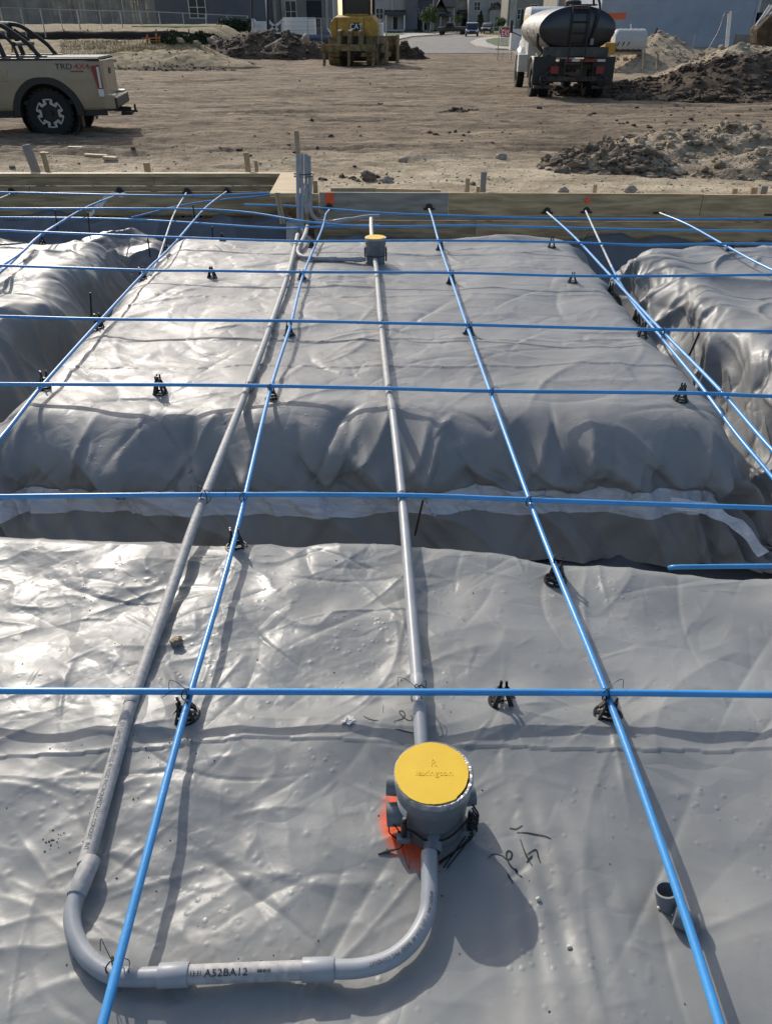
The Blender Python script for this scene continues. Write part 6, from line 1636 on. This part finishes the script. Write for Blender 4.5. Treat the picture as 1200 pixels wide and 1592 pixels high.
pts = [Vector((Q(x, y, Y).x, Y, Q(x, y, Y).z - 1.5)) for x, y, Y in ((985, 52, 62), (1080, 54, 62), (1145, 57, 62))]
chain_fence(pts, 1.5, 'chain link fence between gravel piles and the blue grey house', 5)
pts = [Vector((Q(x, y, Y).x, Y, Q(x, y, Y).z - 1.5)) for x, y, Y in ((478, 28, 66), (520, 29, 66), (600, 30, 66))]
chain_fence(pts, 1.5, 'temporary chain link fence passing behind the bulldozer', 5)
def wood_fence(x0, x1, yt, yb, Y, label, Y2=None, yt2=None):
    Y2 = Y2 or Y; yt2 = yt2 or yt
    a = Q(x0, yt, Y); b = Q(x1, yt2, Y2); zb = Q(x0, yb, Y).z
    o = thing('wooden_fence', label, 'fence', (a.x, a.y, zb)); L = math.hypot(b.x - a.x, b.y - a.y); o.rotation_euler = (0, 0, math.atan2(b.y - a.y, b.x - a.x))
    n = int(L / .14); rg = random.Random(int(x0) + 5)
    big = n <= 300
    allp = MB()
    for i in range(n):
        h = a.z - zb + rg.uniform(-.02, .02); allp.box((i * .14, rg.uniform(-.008, .008), -.3), (i * .14 + .133, .02, h))
    allp.build('pickets', M['fencewood'], o, kind='stuff')
    for i in range(int(L / 2.4) + 1): MB().box((i * 2.4 - .05, -.09, -.3), (i * 2.4 + .05, -.012, a.z - zb + .05)).build('post', M['fencewood'], o)
    for z in (.4, (a.z - zb) - .35): MB().box((0, .021, z), (L, .06, z + .09)).build('rail', M['fencewood'], o)
    return o
wood_fence(-40, 240, -6, 37, 90, 'weathered wooden picket fence on the left embankment')
wood_fence(1142, 1230, 54, 80, 60, 'brown wooden picket fence at the right edge behind the gravel')
# grass strips behind left fence
def gpatch(name, px, m, dz): return patch(name, px, m, dz, 'structure', thick=.05)
gpatch('grass_strip', [(205, 42), (240, 40.3), (300, 39.9), (345, 41), (345, 42.4), (280, 42.6)], M['lawn'], .06)
M['weeds'] = mat('dark_weeds', (.014, .024, .008), .95, col2=(.04, .06, .02), vs=5)

# --- vegetation
def leaf_cloud(centers, n, size, seed):
    rg = np.random.RandomState(seed); C = []; 
    for (cx, cy, cz, r_, wt) in centers:
        m_ = int(n * wt); d = rg.normal(size=(m_, 3)); d /= np.linalg.norm(d, axis=1)[:, None]
        C.append(np.array([cx, cy, cz]) + d * (r_ * rg.uniform(.35, 1.05, (m_, 1)) ** .6))
    C = np.concatenate(C); m_ = len(C)
    u = rg.normal(size=(m_, 3)); u /= np.linalg.norm(u, axis=1)[:, None]; v = np.cross(u, rg.normal(size=(m_, 3))); v /= np.linalg.norm(v, axis=1)[:, None]
    s = size * rg.uniform(.6, 1.4, (m_, 1)); V = np.stack([C - u * s, C + v * s * .6, C + u * s, C - v * s * .6], 1).reshape(-1, 3)
    return V, np.arange(m_ * 4).reshape(-1, 4)
M['leaf'] = mat('tree_leaves', (.045, .075, .02), .7, col2=(.12, .17, .05), vs=1.2); M['leafd'] = mat('dark_leaves', (.018, .035, .018), .8, col2=(.04, .07, .03), vs=1.2)
M['bark'] = mat('bark', (.09, .07, .05), .9, var=.3, vs=6)
def tree(px, pyb, pyt, wpx, Y, label, m='leaf', conif=False, seed=1, name='street_tree'):
    b = Q(px, pyb, Y); t_ = Q(px, pyt, Y); h = t_.z - b.z; k = (Y * math.cos(PITCH)) / FPX; r_ = wpx * k / 2
    o = thing(name, label, 'tree', b); rg = random.Random(seed)
    tr = MB().tube([(0, 0, -.3), (0, 0, h * .35), (.05, 0, h * .8)], [.13, .10, .04], 8)
    for i in range(6):
        a = rg.uniform(0, 6.28); z = h * rg.uniform(.3, .6); tr.tube([(0, 0, z), (math.cos(a) * r_ * .6, math.sin(a) * r_ * .6, z + h * .2)], [.05, .015], 6)
    tr.build('trunk', M['bark'], o, smooth=True)
    if conif: cs = [(0, 0, h * (.2 + .75 * i / 7), r_ * (1.0 - .88 * i / 7), .16) for i in range(8)]
    else:
        cs = [(0, 0, h * .62, r_ * .75, .3)]
        for i in range(9):
            a = i * 2.4; q = rg.uniform(.3, .75); cs.append((math.cos(a) * r_ * q, math.sin(a) * r_ * q, h * rg.uniform(.45, .9), r_ * rg.uniform(.28, .45), .085))
    V, F_ = leaf_cloud(cs, 2600, r_ * .07, seed)
    link('crown', mesh_np('crown', V, F_, False), M[m], o)
    return o
tree(665, 48, 8, 32, 150, 'full green street tree in front of the narrow grey house', seed=1)
tree(711, 47, 20, 13, 165, 'small slim green tree by the stone fronted house', seed=2)
tree(746, 47, 16, 17, 172, 'dark narrow evergreen in front of the tall light grey house', 'leafd', True, 3, 'evergreen_tree')
tree(777, 50, 26, 18, 160, 'small round green tree between evergreen and exit sign', seed=4)
tree(809, 50, 12, 10, 165, 'narrow dark green tree behind the truck cab mirror', 'leafd', True, 5, 'evergreen_tree')
def shrubs(name, pts, m, seed, label=None):
    V, F_ = leaf_cloud([(*p[:3], p[3], 1.0 / len(pts)) for p in pts], 260 * len(pts), .10, seed)
    return link(name, mesh_np(name, V, F_, False), M[m], kind='stuff')
sp_ = []; rg = random.Random(3)
for i in range(26):
    x = rg.uniform(240, 345); y = rg.uniform(58, 69); p = on_ground(x, y); sp_.append((p.x, p.y, p.z + .05, rg.uniform(.2, .45)))
shrubs('weeds', sp_, 'weeds', 31)
sp_ = []
for x0, x1, y, n_ in ((345, 392, 46, 12), (606, 640, 48, 8), (676, 700, 47.5, 8)):
    for i in range(n_):
        p = on_ground(rg.uniform(x0, x1), y) if x0 > 400 else Q(rg.uniform(x0, x1), y, 78); sp_.append((p.x, p.y, p.z + .3, rg.uniform(.3, .6)))
shrubs('bushes', sp_, 'leafd', 32)
# dry straw tufts on the hump
sp_ = []
rgs = np.random.RandomState(8); n_ = 5000
xs_ = rgs.uniform(95, 335, n_); V = []; 
for i in range(n_):
    p = on_ground(xs_[i], rgs.uniform(63, 92)); z = float(base_z(p.x, p.y)); 
    d2 = ((p.x - Q(262, 98, 50).x) / 5.5) ** 2 + ((p.y - 50) / 3.6) ** 2
    if d2 < 1: z += .75 * (1 - d2)
    a = rgs.uniform(0, 6.28); l_ = rgs.uniform(.06, .20); dx, dy = math.cos(a) * .02, math.sin(a) * .02
    V += [(p.x - dx, p.y - dy, z - .03), (p.x + dx, p.y + dy, z - .03), (p.x + rgs.normal() * .08, p.y + rgs.normal() * .08, z + l_)]
link('dry_grass', mesh_np('dry_grass', np.array(V), np.arange(len(V)).reshape(-1, 3), False), mat('straw', (.30, .25, .14), .9, var=.3, vs=4), kind='stuff')

# --- cars far away
def small_car(px, pyb, Y, label, rot, paint, L_=4.4, W_=1.85, H_=1.62, truck=False, cat='car', name='parked_car'):
    b = Q(px, pyb, Y); b.z = float(base_z(b.x, Y)) + .05
    o = thing(name, label, cat, b, rot)
    hw, hl = W_ / 2, L_ / 2
    # local +y = nose, facing the camera after rotation
    if not truck:
        body = [(-hl, .35), (-hl + .05, .95), (-hl + .35, 1.05), (hl - 1.3, 1.0), (hl - .1, .80), (hl, .45), (hl - .05, .32)]
        green = [(-hl + .15, 1.02), (-hl + .55, H_ - .04), (-.1, H_), (hl - 1.9, H_ - .08), (hl - 1.15, 1.0)]
    else:
        body = [(-hl, .5), (-hl, 1.2), (hl - 1.6, 1.2), (hl - .1, 1.12), (hl, .6), (hl - .05, .45)]
        green = [(-.5, 1.18), (-.35, H_), (.9, H_), (hl - 1.5, 1.18)]
    MB().prism(body, -hw, hw, axis='x').build('body', M[paint], o, bev=.09, smooth=True)
    MB().prism(green, -hw + .12, hw - .12, axis='x').build('roof', M[paint], o, bev=.07, smooth=True)
    g0 = green[-1]; g1 = green[-2]
    MB().add([(-hw + .22, g0[0] + .015, g0[1] + .06), (hw - .22, g0[0] + .015, g0[1] + .06), (hw - .3, g1[0] + .05, g1[1] - .06), (-hw + .3, g1[0] + .05, g1[1] - .06)], [(0, 1, 2, 3)]).build('windscreen', M['glass'], o)
    for s in (-1, 1):
        MB().add([(s * (hw - .10), green[0][0] + .45, 1.08 if not truck else 1.22), (s * (hw - .10), g0[0] - .25, 1.08 if not truck else 1.22), (s * (hw - .112), g1[0] - .05, H_ - .13), (s * (hw - .112), green[1][0] + .2, H_ - .13)], [(0, 1, 2, 3)]).build('side_window', M['glass'], o)
        MB().box((s * (hw - .32) - .2, hl - .16, .64), (s * (hw - .32) + .2, hl + .01, .80)).build('headlight', M['whitelens'], o, bev=.03)
        MB().box((s * hw, g0[0] - .3, 1.0), (s * (hw + .18), g0[0] - .15, 1.15)).build('mirror', M[paint], o)
        for yy in (-hl + .85, hl - .85):
            w_ = wheel(o, s * (hw - .12), yy, .34, .22, s, 'plain'); w_.rotation_euler = (0, 0, R(-90))
    MB().box((-.5, hl - .04, .45), (.5, hl + .02, .66)).build('grille', M['blacktrim'], o)
    return o
clr('carblue', (.035, .05, .12), .3, coat=.5); clr('cardark', (.015, .016, .018), .35, coat=.4); clr('carwhite', (.5, .5, .5), .35)
small_car(733, 53.5, 138, 'dark blue car facing the camera in the street beyond the site', R(176), 'carblue', W_=2.0, H_=1.85)
small_car(703, 49, 158, 'black pickup parked sideways in a driveway left of the blue car', R(75), 'cardark', 5.4, 1.9, 1.8, True, 'pickup truck')
small_car(757, 50, 160, 'dark car parked behind the blue car, half hidden', R(165), 'cardark')
small_car(486, 41, 99, 'dark blue car parked by the garage behind the white barriers', R(90), 'carblue')

# --- exit sign, white box, barriers, poles
def exit_sign():
    Y = 60.0; a = Q(774, 78, Y); a.z = float(base_z(a.x, Y)); t_ = Q(774, 42, Y); k = (Y * math.cos(PITCH) + .8) / FPX
    o = thing('exit_sign', 'red exit sign on a tubular metal frame at the site entrance', 'sign', a)
    H_ = t_.z - a.z; W_ = 21 * k
    fr_ = MB().tube(spline([(0, 0, 0), (0, 0, H_ - .12), (.10, 0, H_), (W_ - .1, 0, H_), (W_, 0, H_ - .12), (W_, 0, 0)], 5), .03, 8)
    fr_.tube([(.35, 0, 0), (.35, 0, .5)], .02, 6); fr_.build('frame', M['silver'], o)
    zt_ = Q(774, 46.5, Y).z - a.z; zb_ = Q(774, 58, Y).z - a.z
    bd = MB().box((.10, -.05, zb_), (W_ - .06, -.03, zt_)).build('red_board', mat('sign_red', (.38, .02, .03), .5), o)
    T = Matrix.Translation(((W_ + .04) / 2, -.055, (zb_ + zt_) / 2)) @ Matrix.Rotation(R(90), 4, 'X')
    lettering('EXIT', .50, T, mat('sign_white', (.85, .85, .85), .5), bd, 'sign_lettering', sx=.66)
    MB().box((.10, -.05, zb_ - .36), (.10 + .48, -.03, zb_ - .03)).build('white_board', M['whitepaint'], o)
    MB().box((.12, -.045, zt_ + .02), (W_ - .1, -.03, zt_ + .14)).build('red_strip', mat('sign_red2', (.30, .03, .04), .5), o)
exit_sign()
def pbox(x0, x1, yt, yb, Y, depth, name, m, label, cat, parent=None):
    k = (Y * math.cos(PITCH) + .8) / FPX; a = Q(x0, yb, Y); b = Q(x1, yt, Y)
    mb = MB().box((0, 0, 0), (b.x - a.x, depth, b.z - a.z)); o = mb.build(name, M[m], bev=.01); o.location = a
    return tag(o, label, cat)
wb = pbox(793, 815, 45, 78, 58, .9, 'utility_cabinet', 'whitepaint', 'white box cabinet between the exit sign and the truck cab', 'cabinet')
wp = pbox(441, 489, 27, 54, 67, 1.2, 'foam_stack', 'trim', 'stack of white panels behind the dark windrow, left of the bulldozer', 'panel stack')
for i in range(1, 4):
    z = (Q(441, 27, 67).z - Q(441, 54, 67).z) * i / 4
    MB().box((-.01, -.012, z - .012), (Q(489, 27, 67).x - Q(441, 27, 67).x + .01, .3, z + .012)).build('gap_line', M['silver'], wp)
br = thing('white_barrier', 'white crossbraced barrier left of the white panel stack', 'barrier', Q(392, 52, 66)); A = Q(392, 52, 66)
def bb(x0, y0, x1, y1, w_=.16): return MB().beam(Q(x0, y0, 66) - A, Q(x1, y1, 66) - A, w_, .12, up=(0, 1, 0))
for i, (n_, c) in enumerate((('post', (393, 29, 393, 52)), ('post', (439, 30, 439, 54)), ('rail', (393, 51, 440, 52)), ('brace', (394, 30, 402, 40)), ('brace', (402, 44, 414, 52)), ('brace', (418, 33, 432, 47)), ('brace', (438, 33, 416, 50)))):
    bb(*c).build(n_, M['whitepaint'], br)
MB().box(tuple(Q(396, 47, 66) - A + Vector((0, .1, 0))), tuple(Q(414, 33, 66) - A + Vector((0, .16, 0)))).build('panel', M['trim'], br)
def pole(x0, y0, x1, y1, Y, wpx, m, name, label, cat='pole'):
    k = (Y * math.cos(PITCH) + .8) / FPX
    return tag(MB().tube([Q(x0, y0, Y), Q(x1, y1, Y)], wpx * k / 2, 10).build(name, M[m], smooth=True), label, cat)
pole(392, -20, 392, 40, 66.5, 3, 'blacktrim', 'post', 'thin black post behind the white barrier')
pole(416, -25, 417, 52, 65.5, 4, 'blacktrim', 'post', 'thick black post standing in the dark windrow')
pole(1134, 18, 1129, 74, 43, 5.5, 'whitepaint', 'standpipe', 'tall white plastic pipe standing in the gravel right of the tall cone pile')
hs = MB().tube(spline([Q(1134, 19, 43), Q(1126, 22, 42.9), Q(1122, 34, 42.8), Q(1115, 52, 42.6), Q(1108, 64, 42.4), Q(1101, 77, 42.2)], 6), .035, 8)
tag(hs.build('hose', mat('grey_hose', (.2, .17, .17), .5), smooth=True), 'brownish hose arching down from the top of the white pipe', 'hose')
pole(1021, 43, 1017, 53, 47, 3, 'blacktrim', 'post', 'short dark post poking up behind the tall cone pile')
pole(980, 37, 980, 46, 52, 2, 'whitepaint', 'post', 'short white post behind the white tank')
# orange batter boards
bt = thing('batter_board', 'orange batter board with three stakes on the far left straw ground', 'batter board', on_ground(232, 68)); A = bt.location.copy(); YY = A.y
M['orangewood'] = mat('orange_wood', (.42, .16, .05), .7)
for x0, y0, x1, y1 in ((229, 54, 230, 69), (243, 52, 244, 67), (248, 57, 249, 70)):
    MB().beam(Q(x0, y0, YY) - A, Q(x1, y1, YY) - A, .11, .08, up=(0, 1, 0)).build('stake', M['orangewood'], bt)
for y_ in (59.5, 63.5):
    MB().beam(Q(221 if y_ < 62 else 228, y_, YY) - A + Vector((0, -.08, 0)), Q(250, y_, YY) - A + Vector((0, -.08, 0)), .05, .13, up=(0, 1, 0)).build('rail', M['orangewood'], bt)
for i, (x0, y0, x1, y1, l_) in enumerate(((20, 66, 20, 80, 'orange stake seen through the pickup roll bar, left one'), (47, 65, 47, 77, 'orange stake seen through the pickup roll bar, right one'))):
    Yk = on_ground(x1, y1).y; tag(MB().beam(Q(x0, y0, Yk), Q(x1, y1, Yk), .10, .08, up=(0, 1, 0)).build('wooden_stake', M['orangewood']), l_, 'stake')
for i, x in enumerate((100, 137, 175, 243, 261, 294)):
    Yk = 61.5 if x < 160 else 66.2
    tag(MB().beam(Q(x, 45, 66.2), Q(x, 53, 66.2), .09, .06, up=(0, 1, 0)).build('wooden_stake', M['stake']), 'thin stake on the embankment lip, number of stakes left to right near x %s' % '' if False else
        ('thin stake on the ditch lip ' + ('above the pickup bed, leftmost', 'above the pickup bed, middle', 'above the pickup lettering', 'above the batter board left stake', 'just right of the batter board', 'midway between batter board and windrow')[i]), 'stake')
# small batter stakes at the gravel cone
for i, (x, y0, y1, l_) in enumerate(((1001, 78, 107, 'left pale stake in front of the tall cone pile'), (1022, 83, 107, 'right pale stake in front of the tall cone pile'))):
    tag(MB().beam(Q(x, y0, 36.0), Q(x - 1, y1 + 1, 36.0), .10, .06, up=(0, 1, 0)).build('wooden_stake', M['tan']), l_, 'stake')
# dead branch on the windrow
db = MB(); Yb = 59.5
for c in ([(406, 80), (418, 83), (428, 83)], [(428, 83), (437, 82), (447, 81)], [(428, 83), (424, 70), (438, 60)], [(412, 74), (424, 68), (432, 66)], [(432, 66), (440, 71), (447, 73)], [(424, 81), (430, 70), (435, 66)]):
    db.tube(spline([Q(x, y, Yb + .4 * math.sin(x)) for x, y in c], 4), .06, 6)
tag(db.build('dead_branch', mat('dead_wood', (.38, .33, .26), .8), smooth=True), 'pale dead branch lying on the dark windrow', 'branch')
gstone(446, 62, .1, 'small pale rock', 33) if False else None
V, Fc = blob(91, 3, .4); o = link('stone', mesh_np('stone', V * .26, Fc), M['stone']); o.location = Q(476, 60, 59.8); tag(o, 'large pale rock sitting on the windrow beside the dead branch', 'stone')
# tank trailer with yellow body, and the orange lift behind the water truck
tt = thing('water_trailer', 'round white tank on a yellow trailer behind the water truck', 'tank trailer', Q(975, 84, 44)); A = tt.location.copy()
c0 = Q(955, 63, 44) - A; cz_ = Q(975, 65, 44).z - A.z; 
Mx = Matrix.Translation((Q(952, 60, 44).x - A.x, 0, cz_)) @ Matrix.Rotation(R(90), 4, 'Y')
mb = MB(); rr_t = .54; mb.lathe([(0, 0), (rr_t * .8, .03), (rr_t, .15)] + [(rr_t * (1 + .035 * (i % 2)), .2 + i * .13) for i in range(10)] + [(rr_t, 1.55), (rr_t * .8, 1.62), (0, 1.66)], Mx, 28)
mb.build('tank', mat('white_tank', (.42, .415, .40), .55), tt, smooth=True)
MB().box((Q(938, 60, 44).x - A.x, -.5, .0), (Q(955, 60, 44).x - A.x, .6, cz_ * .95)).build('yellow_body', M['catyellow'], tt, bev=.06)
MB().box((Q(950, 60, 44).x - A.x, -.45, .1), (Q(996, 60, 44).x - A.x, .45, .42)).build('frame', M['dirtydark'], tt, bev=.02)
cg = MB()
for x in (956, 964, 972): cg.tube([(Q(x, 60, 44).x - A.x, -.5, .35), (Q(x + 2, 60, 44).x - A.x, -.6, cz_)], .025, 6)
cg.build('cage', M['dirtydark'], tt)
for x in (): w_ = wheel(tt, Q(x, 60, 44).x - A.x, -.45, .3, .2, -1, 'plain')
MB().lathe([(0, .50), (.12, .50), (.14, .44)], Matrix.Translation((Q(975, 60, 44).x - A.x, 0, cz_)), 12).build('cap', M['blacktrim'], tt)
ol = thing('orange_machine', 'orange steel boom and mast of a machine behind the water truck', 'machine', Q(950, 70, 48)); A = ol.location.copy(); M['orangep'] = mat('orange_paint2', (.50, .10, .03), .5)
MB().beam(Q(938, 25.5, 48) - A, Q(972, 25, 48) - A, .3, .16, up=(0, 1, 0)).build('boom', M['orangep'], ol)
MB().beam(Q(950, 26, 48) - A, Q(951, 70, 48) - A, .25, .14, up=(0, 1, 0)).build('mast', M['orangep'], ol); MB().beam(Q(940, 27, 48) - A, Q(953, 40, 48) - A, .2, .12, up=(0, 1, 0)).build('brace', M['orangep'], ol)
MB().box(tuple(Q(935, 74, 48) - A), tuple(Q(958, 60, 48) - A + Vector((0, 1.2, 0)))).build('base', M['dirtydark'], ol, bev=.05)
# excavator at the right edge: three pale hoses and a muddy bucket
ex = thing('excavator_arm', 'muddy excavator bucket with three pale hydraulic rods at the right edge', 'excavator', Q(1190, 60, 52)); A = ex.location.copy()
for i, (x0, y0, x1, y1) in enumerate(((1174, 41, 1196, 8), (1181, 36, 1204, 4), (1188, 32, 1208, 10))):
    MB().tube([Q(x0, y0, 52) - A, Q(x1, y1, 52) - A], .06, 8).build('hydraulic_rod', M['trim'], ex, smooth=True)
bk = MB().prism([(0, 0), (.2, -.7), (1.2, -1.1), (2.6, -1.0), (3.0, .6), (2.2, 1.0), (.6, .7)], -.6, .6, Matrix.Translation(Q(1171, 42, 52) - A + Vector((0, 0, -.1))))
bk.build('bucket', M['mound'], ex, bev=.12)
MB().beam(Q(1205, 5, 52.5) - A, Q(1230, 40, 52.5) - A, .6, .7, up=(0, 1, 0)).build('arm', M['dirtydark'], ex)
# silt fence dark lip along the embankment
